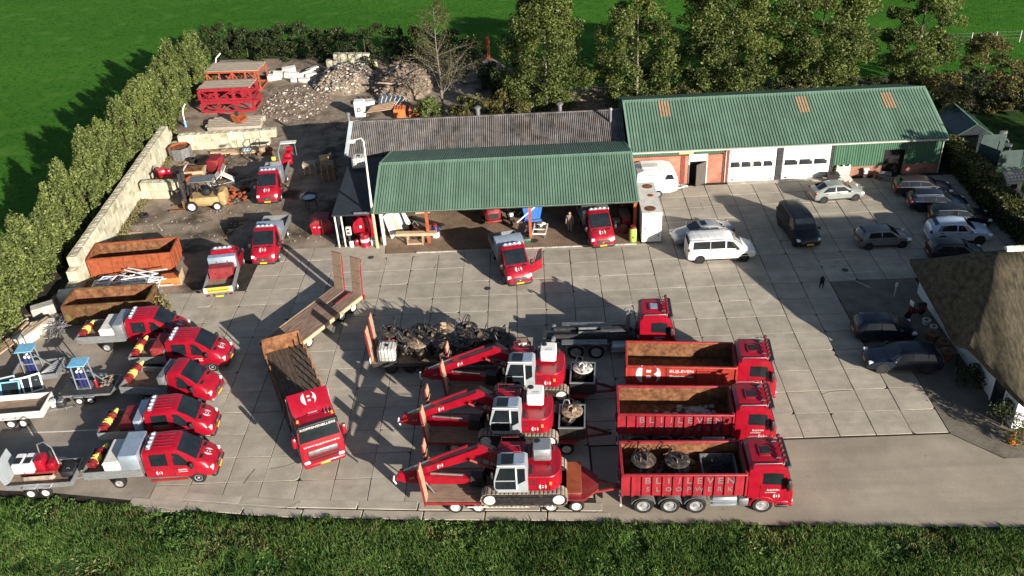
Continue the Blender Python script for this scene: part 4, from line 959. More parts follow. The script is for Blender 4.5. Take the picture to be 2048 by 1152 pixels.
def truck_chassis(t, axles, tail, dual=True, guards='steel'):
    for s in (-1, 1):
        m_ = MB(); m_.box(tail, .9, s*.43-.05, s*.43+.05, .72, 1.0); part(t, 'chassis_rail', m_, 'dark_steel')
        wheel(t, 0, s*1.05, .52, .32, s, 'rim')
        for a in axles:
            wheel(t, a, s*.98, .52, .54, s, 'rim')
            m_ = MB(); r0, r1 = .60, .635; A = [math.pi*(.08+.84*k/8) for k in range(9)]
            m_.loft([[(a+math.cos(q)*r, s*y, .52+math.sin(q)*r*.92) for r, y in ((r0, .70), (r1, .70), (r1, 1.24), (r0, 1.24))] for q in A]); part(t, 'mudguard', m_, guards)
        m_ = MB(); m_.rbox(-2.55, -1.25, (.60 if s > 0 else -1.18), (1.18 if s > 0 else -.60), .50, 1.02, .08); part(t, 'fuel_tank', m_, 'alu' if s < 0 else 'dark_steel')
        for z_ in (.52, .80): m_ = MB(); m_.box(-2.6, -1.3, s*1.20-.015, s*1.20+.015, z_, z_+.09); part(t, 'side_guard', m_, 'alu_sky_tint')
        m_ = MB(); m_.rbox(-1.2, -.70, (.70 if s > 0 else -1.2), (1.2 if s > 0 else -.70), .48, .98, .03); part(t, 'battery_box', m_, 'steel')
        m_ = MB(); m_.box(tail-.02, tail+.04, s*.95-.18, s*.95+.18, .62, .78); part(t, 'tail_light', m_, 'lamp_red')
    for a in list(axles)+[0]: m_ = MB(); m_.cyl((a, -.95, .52), (a, .95, .52), .09, n=8); part(t, 'axle', m_, 'dark_steel')
    m_ = MB(); m_.box(tail, tail+.1, -1.15, 1.15, .42, .56); part(t, 'rear_bumper', m_, 'white_dirty')
    m_ = MB(); m_.box(-6.9, -.9, -.42, .42, 1.0, 1.12); part(t, 'subframe', m_, 'dark_steel')
    for k in range(4): m_ = MB(); m_.box(tail+.6+k*1.5, tail+.75+k*1.5, -.5, .5, .78, .92); part(t, 'cross_member', m_, 'dark_steel')
def container(name, label, truck_loc, rz, x0, x1, z0, z1, mat, letters=None, logo_text=None, rubble=0, hw=1.22, ribs=12, inner='rust', top_z=None, group=None):
    t = thing(name, label, 'container', (truck_loc[0], truck_loc[1], 0), rz, group)
    th = .05; t.location.z = 0
    for s in (-1, 1):
        m_ = MB(); m_.box(x0, x1, s*hw-th/2, s*hw+th/2, z0, z1); sp = part(t, 'side_panel', m_, mat)
        m_ = MB(); m_.box(x0+.06, x1-.06, s*(hw-th/2)-.012, s*(hw-th/2)+.004 if s > 0 else s*(hw-th/2)+.012, z0+.14, z1-.02); part(sp, 'liner', m_, inner)
        pitch = (x1-x0)/ribs
        rb = MB(); rb.box(-.05, .05, -.05, .05, z0, z1-.06); rb = rb.mesh('rib', mat)
        if ribs:
            for k in range(ribs+1): link('rib', rb, sp, (x0+k*pitch, s*(hw+th/2+.02), 0))
        m_ = MB(); m_.rbox(x0-.04, x1+.04, s*hw-.07, s*hw+.07, z1-.07, z1+.04, .02); part(sp, 'top_rail', m_, mat)
    m_ = MB(); m_.box(x0, x1, -hw, hw, z0, z0+.12); part(t, 'floor', m_, inner)
    for xx, nm in ((x0, 'rear_door'), (x1, 'front_wall')):
        hgt = z1-.02
        m_ = MB(); m_.box(xx-th/2, xx+th/2, -hw+.03, hw-.03, z0, hgt); ew = part(t, nm, m_, mat)
        q = 1 if nm == 'rear_door' else -1
        m_ = MB(); m_.box(xx+q*(th/2), xx+q*(th/2+.012), -hw+.06, hw-.06, z0+.14, hgt-.02); part(ew, 'liner', m_, inner)
        m_ = MB(); m_.rbox(xx-.07, xx+.07, -hw+.06, hw-.06, z1-.06, z1+.035, .02); part(ew, 'top_rail', m_, mat)
        for y_ in (-.8, 0, .8): m_ = MB(); m_.box(xx-q*.09, xx-q*.03, y_-.05, y_+.05, z0, z1-.08); part(ew, 'rib', m_, mat)
    for s in (-.5, .5): m_ = MB(); m_.box(x0+.1, x1-.1, s-.06, s+.06, z0-.14, z0); part(t, 'skid_rail', m_, 'dark_steel')
    y_ = -hw-th/2
    if letters:
        pitch = (x1-x0)/ribs
        for txt, zc, h, k0 in letters:
            for k, ch in enumerate(txt): lettering(t, ch, (x0+(k0+k+.5)*pitch, y_-.008, zc), (1, 0, 0), (0, 0, 1), h, 'text_grey')
    if logo_text:
        logo(t, (x0+1.25, y_-.008, (z0+z1)/2+.12), (1, 0, 0), (0, 0, 1), .72)
        lettering(t, 'BLIJLEVEN', (x0+3.15, y_-.008, z0+.98), (1, 0, 0), (0, 0, 1), .24, 'text_white', width=1.35)
        lettering(t, 'Sloopwerken', (x0+3.15, y_-.008, z0+.62), (1, 0, 0), (0, 0, 1), .22, 'text_white', width=1.35)
        for k in range(4): m_ = MB(); m_.bar((x1-.75, y_-.06, z0+.35+k*.3), (x1-.35, y_-.06, z0+.35+k*.3), .03, .03); part(t, 'ladder_rung', m_, mat)
        for xx in (x0+2.3, x0+4.0): m_ = MB(); m_.box(xx-.02, xx+.02, y_-.02, y_+.005, z0, z1-.06); part(t, 'panel_seam', m_, 'maroon')
    if rubble:
        m_ = MB(); rr = random.Random(rubble)
        for k in range(60):
            a = rr.uniform(0, 6.28); q = abs(rr.gauss(0, .5)); cx_ = x0+(x1-x0)*.68+math.cos(a)*q*1.5; cy_ = max(-.95, min(.95, math.sin(a)*q*1.2)); s_ = rr.uniform(.12, .26)
            cx_ = max(x0+.3, min(x1-.35, cx_))
            stone(m_, (cx_, cy_, z0+.12+max(0, .75-q*.8)*.7+s_*.4), s_, rr)
        struct(part(t, 'rubble', m_, 'block_grey'), 'stuff')
    return t
def stone(mb, c, s, rr, flat=.7):
    k = len(mb.v); a0 = rr.uniform(0, 6.28); n = 5; rings = []
    for z, f in ((-.5, .75), (.1, 1.0), (.5, .6)):
        rings.append([(c[0]+s*f*math.cos(a0+6.283*j/n)*rr.uniform(.75, 1.15), c[1]+s*f*math.sin(a0+6.283*j/n)*rr.uniform(.75, 1.15), c[2]+s*flat*z*rr.uniform(.8, 1.2)) for j in range(n)])
    mb.loft(rings)
AX = (-3.31, -4.62, -5.96)
T3, T2, T1 = ((8.45, -24.30), -2.5), ((8.72, -19.85), -4), ((9.72, -15.7), -5.5)
for (loc, rz), lab in ((T3, 'red four axle truck nearest the grass carrying the container of grabs'), (T2, 'red container truck in the middle of the row, carrying rubble'), (T1, 'red container truck beside the empty hook lift truck')):
    t = thing('container_truck', lab, 'truck', (loc[0], loc[1], 0), rz, 'red container trucks parked side by side')
    truck_cab(t); truck_chassis(t, AX, -7.15)
container('open_container', 'red ribbed open container with grey lettering, loaded with grabs', T3[0], T3[1], -7.05, -.92, 1.28, 2.66, 'red_cont', letters=[('BLIJLEVEN', 2.30, .40, 2), ('SLOOPWERK', 1.72, .30, 2)])
container('open_container', 'red ribbed open container with grey lettering, holding rubble', T2[0], T2[1], -7.05, -.92, 1.28, 2.66, 'red_cont', letters=[('BLIJLEVEN', 2.30, .40, 2), ('SLOOPWERK', 1.72, .30, 2)], rubble=5)
container('open_container', 'smooth orange red open container with round white emblem', T1[0], T1[1], -7.15, -.88, 1.28, 2.58, 'red_orange', logo_text=True, ribs=1)
# the fourth truck: bare hook lift
t = thing('hook_lift_truck', 'red hook lift truck without a container, bare chassis', 'truck', (4.6, -10.95, 0), -3)
truck_cab(t, hatch='alu_sky_tint', name_on_door=True)
truck_chassis(t, (-3.5, -4.80), -6.4)
for s in (-1, 1):
    m_ = MB(); m_.rbox(-5.7, -2.8, (.72 if s > 0 else -1.22), (1.22 if s > 0 else -.72), 1.10, 1.18, .03); part(t, 'mudguard', m_, 'steel')
    m_ = MB(); m_.bar((-6.2, s*.38, 1.22), (-1.2, s*.38, 1.22), .14, .18); part(t, 'hook_rail', m_, 'dark_steel')
    m_ = MB(); m_.cyl((-4.6, s*.22, 1.34), (-2.6, s*.22, 1.40), .10, n=10); part(t, 'hydraulic_cylinder', m_, 'steel')
    m_ = MB(); m_.cyl((-2.6, s*.22, 1.40), (-1.6, s*.22, 1.42), .055, n=8); part(t, 'piston_rod', m_, 'chrome')
    m_ = MB(); m_.cyl((-6.2, s*.55, 1.18), (-6.2, s*.80, 1.18), .14, n=12); part(t, 'rear_roller', m_, 'alu')
m_ = MB(); m_.bar((-3.2, 0, 1.44), (-1.5, 0, 1.44), .34, .22); part(t, 'hook_arm', m_, 'dark_steel')
m_ = MB(); m_.bar((-1.5, 0, 1.3), (-1.45, 0, 2.75), .26, .26); part(t, 'hook_mast', m_, 'steel')
m_ = MB(); m_.tube([(-1.45, 0, 2.70), (-1.40, 0, 2.95), (-1.6, 0, 3.02), (-1.72, 0, 2.9)], .07, 8); part(t, 'hook', m_, 'steel')
for k in range(6): m_ = MB(); m_.tube([(-1.0, -.3+.1*k, 1.2), (-.95, -.3+.1*k, 1.75), (-.85, -.3+.1*k, 1.9)], .02, 5); part(t, 'hose', m_, 'hose')
# flatbed truck with stanchions
FT = ((-15.2, -19.75), -66)
t = thing('flatbed_truck', 'red flatbed truck with sun visor lettering and steel stanchions', 'truck', (*FT[0], 0), FT[1])
truck_cab(t, name_on_door=False, lamps=False, hatch='alu_sky_tint', mirror='red')
m_ = MB(); m_.loft([[(-.80, y, 3.06), (-.80, y, 3.85), (.0, y*.98, 3.42), (.35, y*.95, 3.10)] for y in (-1.12, 1.12)]); dfl = part(t, 'air_deflector', m_, 'red')
sl_ = Vector((-.80, 0, .43)).normalized()
logo(dfl, (-.38, 0, 3.632), (0, 1, 0), sl_, .42)
m_ = MB(); m_.box(.99, 1.24, -1.13, 1.13, 2.78, 3.02); vz = part(t, 'visor_board', m_, 'black')
lettering(vz, 'KOPPENSNELLERS', (1.248, 0, 2.90), (0, 1, 0), (0, 0, 1), .15, 'text_white', width=1.95)
lettering(t, 'WWW.BLIJLEVEN.INFO', (1.405, 0, 1.76), (0, 1, 0), (-.2, 0, 1), .13, 'text_white', width=2.0)
m_ = MB(); m_.rbox(1.42, 1.515, -.82, .82, 1.22, 1.52, .02); gp_ = part(t, 'grille_panel', m_, 'steel')
lettering(gp_, 'MAN', (1.52, 0, 1.42), (0, 1, 0), (0, 0, 1), .09, 'chrome', width=.3)
for s in (-1, 1):
    m_ = MB(); m_.lathe((.75, s*.95, 3.08), [(.07, 0), (.08, .12), (.05, .18)], 10); part(t, 'beacon', m_, 'lamp_orange')
    m_ = MB(); m_.box(-.82, -.72, s*1.18-.02, s*1.18+.02, 1.0, 3.7); part(t, 'side_deflector', m_, 'alu_sky_tint')
for k in range(2): m_ = MB(); m_.cyl((.15+.1*k, .62+.18*k, 3.18), (.75, .62+.18*k, 3.22), .035, n=8); part(t, 'horn', m_, 'chrome')
truck_chassis(t, (-5.0, -6.35), -9.0)
BX0_, BX1_ = -9.25, -1.05
m_ = MB(); m_.box(BX0_, BX1_, -1.26, 1.26, 1.14, 1.26); bd = part(t, 'bed', m_, 'wood_dark')
npl = 10; pm = MB(); pm.box(BX0_+.03, BX1_-.03, -.115, .115, 0, .03); pm = pm.mesh('plank', 'wood_dark')
for k in range(npl): link('plank', pm, bd, (0, -1.12+k*.249, 1.26))
for s in (-1, 1):
    m_ = MB(); m_.box(BX0_, BX1_, s*1.27-.03, s*1.27+.03, 1.02, 1.30); part(bd, 'side_rail', m_, 'dark_steel')
    for k in range(7): m_ = MB(); xx = BX0_+.6+k*1.2; m_.box(xx-.04, xx+.04, s*1.24-.035, s*1.24+.035, 1.28, 2.35); part(bd, 'stanchion', m_, 'rust')
m_ = MB(); m_.box(BX0_-.04, BX0_+.03, -1.2, 1.2, 1.26, 2.35); part(bd, 'tail_board', m_, 'rust')
m_ = MB(); m_.box(BX1_-.03, BX1_+.05, -1.2, 1.2, 1.26, 2.6); part(bd, 'headboard', m_, 'dark_steel')

# ---------------------------------------------------------------- low trailers
def planks(parent, x0, x1, hw, z, n, mat):
    w_ = 2*hw/n; me = MB(); me.rbox(x0, x1, -w_/2+.008, w_/2-.008, 0, .04, .008); me = me.mesh('plank', mat)
    for k in range(n): link('plank', me, parent, (random.uniform(-.02, .02), -hw+w_*(k+.5), z))
def ramp(parent, x, y, w_, h, z, lean, mats=('red_dull', 'ramp_wood'), name='ramp'):
    """upright loading ramp: steel frame and boarded face"""
    c = math.cos(rad(lean)); s = math.sin(rad(lean)); P = lambda u, v, d: (x-s*v-d*c, y+u, z+c*v-d*s)
    m_ = MB(); prof = [(0, .06), (h*.75, .06), (h, .02)]
    m_.loft([[P(-w_/2, v, -d), P(w_/2, v, -d), P(w_/2, v, d), P(-w_/2, v, d)] for v, d in prof]); o = part(parent, name, m_, mats[0])
    n = max(3, int(h/.75))
    for k in range(n):
        v0 = h*k/n+.02; v1 = h*(k+1)/n-.02; m_ = MB()
        m_.loft([[P(-w_/2+.03, v, -dd), P(w_/2-.03, v, -dd), P(w_/2-.03, v, -dd-.04), P(-w_/2+.03, v, -dd-.04)] for v, dd in ((v0, .06 if v0 < h*.75 else .04), (v1, .06 if v1 < h*.75 else .035))]); part(o, 'board', m_, mats[1])
    return o
def plant_trailer(label, loc, rz, lid):
    """drawbar plant trailer: boarded deck, two rear axles, front bogie, ramps up at the rear"""
    t = thing('plant_trailer', label, 'trailer', (loc[0], loc[1], 0), rz, 'plant trailers carrying the excavators')
    for s in (-1, 1):
        m_ = MB(); m_.box(0, 7.3, s*.75-.06, s*.75+.06, .55, .80); part(t, 'chassis_rail', m_, 'red_dull')
        m_ = MB(); m_.box(0, 7.3, s*1.25-.03, s*1.25+.03, .72, .88); part(t, 'side_rail', m_, 'red_dull')
        for xx in (1.55, 2.75, 6.5, 7.8): wheel(t, xx, s*1.0, .40, .30, s, 'rim_white')
        m_ = MB(); m_.box(2.2, 5.4, s*1.29-.02, s*1.29+.02, .55, .62); part(t, 'side_guard', m_, 'white_dirty')
        m_ = MB(); m_.box(-.05, .02, s*.95-.22, s*.95+.22, .50, .70); part(t, 'light_board', m_, 'red_dull')
        m_ = MB(); m_.box(-.07, -.04, s*.95-.16, s*.95+.16, .55, .66); part(t, 'tail_light', m_, 'lamp_red')
    m_ = MB(); m_.box(0, 7.3, -1.24, 1.24, .78, .84); dk = part(t, 'deck', m_, 'dark_steel')
    planks(dk, .1, 7.2, 1.2, .84, 8, 'wood_deck')
    m_ = MB(); m_.prism([(6.9, -1.22), (8.2, -1.22), (8.95, -.5), (8.95, .5), (8.2, 1.22), (6.9, 1.22)], 'z', .88, .98); part(t, 'bogie_plate', m_, 'red_dull')
    for s in (-1, 1): m_ = MB(); m_.bar((8.8, s*.45, .75), (10.1, s*.05, .62), .09, .12); part(t, 'drawbar', m_, 'red_dull')
    m_ = MB(); m_.tube([(9.2, .3, .8), (9.4, .1, .95), (9.8, .05, .8), (10.3, 0, .9)], .03, 6); part(t, 'air_hose', m_, 'hose')
    m_ = MB(); m_.lathe((10.2, 0, .58), [(.10, 0), (.10, .08), (.06, .08), (.06, 0)], 10); part(t, 'tow_eye', m_, 'dark_steel')
    for s in (-1, 1): ramp(t, .02, s*.92, .62, 2.35, .80, 4)
    for s in (-1, 1): m_ = MB(); m_.cyl((.45, s*.55, .86), (.05, s*.60, 1.7), .04, n=6); part(t, 'ramp_strut', m_, 'steel')
    if lid == 'orange':
        m_ = MB(); m_.rbox(7.35, 8.05, -1.12, 1.12, .98, 1.30, .03); b_ = part(t, 'tool_box', m_, 'maroon')
        m_ = MB(); m_.rbox(7.30, 8.08, -1.15, 1.15, 1.30, 1.36, .02); part(b_, 'lid', m_, 'rust_orange')
    return t
def crate_frame(label, loc, rz, z):
    t = thing('steel_crate', label, 'crate', (loc[0], loc[1], z), rz, 'steel crates on the trailer fronts')
    for s in (-1, 1):
        m_ = MB(); m_.box(-.70, .70, s*.98-.02, s*.98+.02, .06, .80); part(t, 'side_plate', m_, 'grease')
        m_ = MB(); m_.box(s*.70-.02, s*.70+.02, -.96, .96, .06, .80); part(t, 'end_plate', m_, 'grease')
        m_ = MB(); m_.box(-.74, .74, s*.98-.04, s*.98+.04, .80, .88); part(t, 'top_rail', m_, 'alu')
        m_ = MB(); m_.box(s*.70-.04, s*.70+.04, -.94, .94, .80, .875); part(t, 'top_rail', m_, 'alu')
    m_ = MB(); m_.box(-.70, .70, -.98, .98, 0, .06); part(t, 'floor', m_, 'grease')
    return t
# ---------------------------------------------------------------- excavators
def track(t, y0):
    hw = .30; r = .42; L0, L1 = -1.75, 1.75; path = []
    n = 44; per = 2*(L1-L0)+2*math.pi*r
    def pt(s):
        s %= per
        if s < L1-L0: return (L0+s, 2*r, 0)
        s -= L1-L0
        if s < math.pi*r: a = s/r; return (L1+math.sin(a)*r, r+math.cos(a)*r, a)
        s -= math.pi*r
        if s < L1-L0: return (L1-s, 0, math.pi)
        s -= L1-L0; a = s/r; return (L0-math.sin(a)*r, r-math.cos(a)*r, math.pi+a)
    b = MB(); ring = [pt(per*k/40) for k in range(40)]
    b.prism([(x, z*.94+.025) for x, z, a in ring], 'y', y0-hw+.05, y0+hw-.05); o = part(t, 'track', b, 'grease')
    sh = MB()
    for k in range(n):
        x, z, a = pt(per*k/n); d = Vector((math.cos(a), 0, -math.sin(a))); nn = Vector((math.sin(a), 0, math.cos(a))); p = Vector((x, 0, z))
        h = per/n*.42
        sh.loft([[p-d*h+Vector((0, y, 0)), p+d*h+Vector((0, y, 0)), p+d*h*.9+nn*.03+Vector((0, y, 0)), p-d*h*.2+nn*.055+Vector((0, y, 0)), p-d*h+nn*.03+Vector((0, y, 0))] for y in (y0-hw, y0+hw)])
    struct(part(o, 'track_shoes', sh, 'track'), 'stuff')
    s = -1 if y0 < 0 else 1
    for x_ in (L0, L1): m_ = MB(); m_.lathe((x_, y0, r), [(.30, s*(hw-.06)), (.30, s*(hw+.0)), (.16, s*(hw+.02)), (.08, s*(hw+.03))], 14, 'y'); part(o, 'sprocket', m_, 'rim_white')
    m_ = MB(); m_.box(L0+.3, L1-.3, y0+s*(hw-.1) if s > 0 else y0-hw-.015, y0+hw+.015 if s > 0 else y0-hw+.1, .20, .62); part(o, 'track_frame', m_, 'grease')
    for k in range(5): m_ = MB(); m_.lathe((L0+.55+k*.6, y0, .17), [(.12, s*(hw-.05)), (.12, s*(hw+.01))], 10, 'y'); part(o, 'roller', m_, 'dark_steel')
def excavator(label, loc, rz, z, podmat, lid=False):
    """boom points to local -x"""
    t = thing('excavator', label, 'excavator', (loc[0], loc[1], z), rz, 'red excavators loaded on trailers')
    for y in (-1.05, 1.05): track(t, y)
    m_ = MB(); m_.box(-.9, .9, -.8, .8, .35, .72); part(t, 'undercarriage', m_, 'grease')
    m_ = MB(); m_.lathe((0, 0, .72), [(.75, 0), (.75, .30)], 20); part(t, 'slew_ring', m_, 'grease')
    H0, H1 = 1.0, 1.9
    out = [(-1.35, -1.26), (-1.35, 1.26), (1.30, 1.26)]+[(1.30+.62*math.sin(math.pi/2*k/6), 1.26-.80*(1-math.cos(math.pi/2*k/6))) for k in range(1, 7)]
    out += [(x, -y) for x, y in reversed(out[3:])]+[(1.30, -1.26)]
    m_ = MB(); m_.loft([[(x, y, H0) for x, y in out], [(x, y, H0+.85) for x, y in out], [(x*.99, y*.975, H1-.05) for x, y in out], [(x*.97, y*.95, H1) for x, y in out]]); hs = part(t, 'house', m_, 'red')
    m_ = MB(); m_.loft([[(x+.02, y*1.012, H0+.02) for x, y in out if x > 1.2], [(x+.02, y*1.012, H0+.70) for x, y in out if x > 1.2]]); part(t, 'counterweight', m_, 'red')
    m_ = MB(); m_.rbox(.25, 1.45, -.05, 1.15, H1, H1+.22, .08); eh = part(t, 'engine_hood', m_, 'red')
    for k in range(5): m_ = MB(); m_.box(.35+k*.2, .45+k*.2, .1, 1.0, H1+.215, H1+.235); part(eh, 'vent', m_, 'black')
    for k in range(4): m_ = MB(); m_.box(.32, .62, -1.275, -1.245, H0+.42+k*.10, H0+.46+k*.10); part(hs, 'vent', m_, 'black')
    for xx in (.25, .70, 1.22):
        for s in (-1, 1): m_ = MB(); m_.box(xx-.012, xx+.012, s*1.26-.012, s*1.26+.012, H0+.08, H1-.1); part(hs, 'door_seam', m_, 'maroon')
    for s in (-1, 1): m_ = MB(); m_.box(-1.3, 1.3, s*1.26-.012, s*1.26+.012, H0+.06, H0+.10); part(hs, 'lower_seam', m_, 'black')
    m_ = MB(); m_.rbox(-.35, .40, .05, 1.15, H1-.01, H1+.05, .02); part(hs, 'tread_plate', m_, 'grease')
    m_ = MB(); m_.rbox(.32, .48, -1.05, -.38, H1-.01, H1+.03, .02); part(hs, 'grille', m_, 'black')
    m_ = MB(); m_.cyl((1.55, .75, H1), (1.55, .75, H1+.38), .06, n=8); part(hs, 'exhaust', m_, 'grease')
    m_ = MB(); m_.tube([(1.5, -.85, H1), (1.5, -.85, H1+.12), (1.5, -.55, H1+.12), (1.5, -.55, H1)], .02, 5); part(hs, 'lifting_eye', m_, 'grease')
    for k in range(4): m_ = MB(); m_.tube([(-1.1+.1*k, .5, H1+.02), (-1.25, .45-.08*k, H1+.25), (-1.5, .3-.05*k, H1+.12)], .025, 5); part(hs, 'hose', m_, 'hose')
    m_ = MB(); m_.rbox(-1.3, .1, .45, 1.28, H1-.02, H1+.16, .05); part(t, 'tool_locker', m_, 'red')
    # filter box or tank on the hood
    m_ = MB(); m_.rbox(.50, 1.42, -.25, .72, H1+.15, H1+.88, .06); pd = part(t, 'tank', m_, podmat)
    m_ = MB(); m_.lathe((.72, .45, H1+.88), [(.16, 0), (.16, .05), (.08, .06)], 12); part(pd, 'filler_cap', m_, 'black')
    for yy in (-.05, .08): m_ = MB(); m_.box(.80, 1.2, yy-.012, yy+.012, H1+.875, H1+.892); part(pd, 'marking', m_, 'steel')
    # handrails
    for y_ in (1.2, .55): m_ = MB(); m_.tube([(-1.2, y_, H1), (-1.15, y_, H1+.5), (-.2, y_, H1+.5), (-.15, y_, H1)], .022, 6); part(t, 'handrail', m_, 'red_dull')
    logo(t, (.98, -1.278, H0+.30), (1, 0, 0), (0, 0, 1), .19)
    m_ = MB(); m_.box(1.32, 1.44, -1.30, -1.24, H0+.42, H0+.62); part(t, 'sticker', m_, 'sticker_orange')
    # cab
    c0, c1, y0, y1, z0, z1 = -1.45, .25, -1.38, -.40, H0+.02, H0+1.82
    prof = [(c0+.18, z0), (c1, z0), (c1, z1-.10), (c1-.14, z1), (c0+.38, z1), (c0+.20, z1-.12), (c0, z0+.75), (c0, z0+.3)]
    m_ = MB(); m_.prism(prof, 'y', y0, y1); cb = part(t, 'cab', m_, 'cab_white' if lid is None else 'cab_grey')
    def win(name, pts, y): q = MB(); q.prism(pts, 'y', y-.012, y+.012); return part(cb, name, q, 'glass')
    for yy in (y0, y1):
        win('side_window', [(c0+.10, z0+.82), (c1-.62, z0+.82), (c1-.62, z1-.16), (c0+.36, z1-.16), (c0+.12, z0+.90)], yy)
        win('side_window', [(c0+.12, z0+.22), (c1-.62, z0+.22), (c1-.62, z0+.74), (c0+.08, z0+.74), (c0+.05, z0+.32)], yy)
        win('rear_side_window', [(c1-.50, z0+.55), (c1-.12, z0+.80), (c1-.12, z1-.2), (c1-.50, z1-.2)], yy)
    q = MB(); q.poly([(c0+.02, y0+.07, z0+.80), (c0+.02, y1-.07, z0+.80), (c0+.185, y1-.07, z1-.16), (c0+.185, y0+.07, z1-.16)]); q.xf(Matrix.Translation((-.02, 0, 0))); part(cb, 'windscreen', q, 'glass')
    q = MB(); q.rbox(c0+.42, c0+.98, y0+.12, y1-.12, z1-.01, z1+.02, .03); part(cb, 'roof_hatch', q, 'glass')
    q = MB(); q.rbox(c0+1.02, c1-.12, y0+.08, y1-.08, z1-.01, z1+.04, .03); part(cb, 'roof_panel', q, 'alu_sky_tint')
    q = MB(); q.tube([(c0+.22, y0-.02, z1+.01), (c1-.1, y0-.02, z1+.01)], .03, 6); part(cb, 'roof_edge', q, 'cab_white')
    q = MB(); q.tube([(c1-.58, y0-.03, z0+.2), (c1-.58, y0-.03, z1-.1)], .03, 6); part(cb, 'grab_bar', q, 'cab_white')
    q = MB(); q.rbox(c0-.12, c0+.0, y0-.22, y0-.05, z0+1.1, z0+1.5, .03); part(cb, 'mirror', q, 'black')
    # boom: root, knee, end
    A, B, C = Vector((-.95, .22, H0+.75)), Vector((-2.25, .22, H0+1.42)), Vector((-6.2, .22, .82))
    def beam(name, pts, deps, w_, mat, y_=.22):
        q = MB(); rings = []
        for k, p in enumerate(pts):
            d = (pts[min(k+1, len(pts)-1)]-pts[max(k-1, 0)]).normalized(); u = Vector((d.z, 0, -d.x))
            if u.z < 0: u = -u
            h = deps[k]/2
            rings.append([p-u*h+Vector((0, -w_/2, 0)), p+u*h+Vector((0, -w_/2, 0)), p+u*h+Vector((0, w_/2, 0)), p-u*h+Vector((0, w_/2, 0))])
        q.loft(rings); return part(t, name, q, mat)
    bm_ = beam('boom', [A, A.lerp(B, .55), B, B.lerp(C, .35), C], [.42, .55, .60, .48, .32], .42, 'red')
    lb = B.lerp(C, .42); dd = (C-B).normalized(); up = Vector((-dd.z, 0, dd.x))
    if up.z < 0: up = -up
    logo(bm_, B.lerp(C, .52)+Vector((0, -.236, 0)), (1, 0, -dd.z/dd.x*-1), (0, 0, 1), .17)
    # cylinder along the boom, with bright rod near the end
    q = MB(); q.cyl(B.lerp(C, .10)+up*.48, B.lerp(C, .62)+up*.40, .085, n=10); part(t, 'hydraulic_cylinder', q, 'red')
    q = MB(); q.cyl(B.lerp(C, .62)+up*.40, C+up*.24, .05, n=8); part(t, 'piston_rod', q, 'chrome')
    for y_ in (-.18, .58): q = MB(); q.cyl((-1.2, y_, H0+.35), B.lerp(C, .12)+Vector((0, y_-.22, -.1)), .075, n=10); part(t, 'boom_cylinder', q, 'red_dull')
    for k in range(3): q = MB(); q.tube([A+Vector((-.2, -.12+.12*k, .55)), B+Vector((.2, -.12+.12*k, .52)), B.lerp(C, .2)+up*.45+Vector((0, -.1+.1*k, 0)), B.lerp(C, .5)+up*.36+Vector((0, -.1+.1*k, 0))], .025, 5); part(t, 'hose', q, 'hose')
    # folded stick below the boom
    E_, S2 = C+Vector((-.35, 0, -.05)), Vector((-2.75, .22, .42))
    q = MB(); q.prism([(C.x-.55, .55), (C.x-.30, 1.05), (C.x+.4, 1.0), (C.x+1.5, .78), (C.x+1.3, .30), (C.x+.1, .30)], 'y', .06, .38); part(t, 'stick_end', q, 'red')
    beam('stick', [C+Vector((.9, 0, -.28)), Vector((-3.6, .22, .48)), S2], [.52, .46, .30], .36, 'red')
    logo(t, (C.x+.3, .05, .72), (1, 0, 0), (0, 0, 1), .12)
    q = MB(); q.cyl((-4.9, .22, .86), (-3.2, .22, .72), .06, n=8); part(t, 'stick_cylinder', q, 'chrome')
    q = MB(); q.prism([(-2.9, .12), (-2.3, .05), (-2.0, .30), (-2.2, .75), (-2.8, .80)], 'y', -.02, .46); part(t, 'quick_coupler', q, 'grease')
    q = MB(); q.tube([C+Vector((-.55, -.3, .15)), C+Vector((-.62, -.3, -.15)), C+Vector((-.5, -.3, -.4))], .05, 6); part(t, 'link', q, 'white_dirty')
    return t
TRL = [((-8.70, -23.62), -2.0, 'orange', 'plant trailer with orange lidded tool box beside the grass', 'red excavator with grey tank on the trailer beside the grass', 'alu'),
       ((-8.95, -19.05), -4.0, None, 'plant trailer in the middle, under the second excavator', 'red excavator with white tank on the middle trailer', 'white'),
       ((-8.10, -14.95), -5.5, None, 'plant trailer beside the flatbed of grabs, under the third excavator', 'red excavator with white tank next to the trailer of grabs', 'white')]
def lp(loc, rz, x, y): a = rad(rz); return (loc[0]+x*math.cos(a)-y*math.sin(a), loc[1]+x*math.sin(a)+y*math.cos(a))
for loc, rz, lid, lab, elab, pod in TRL:
    plant_trailer(lab, loc, rz, lid)
    excavator(elab, lp(loc, rz, 5.15, -.22), rz, .885, pod)
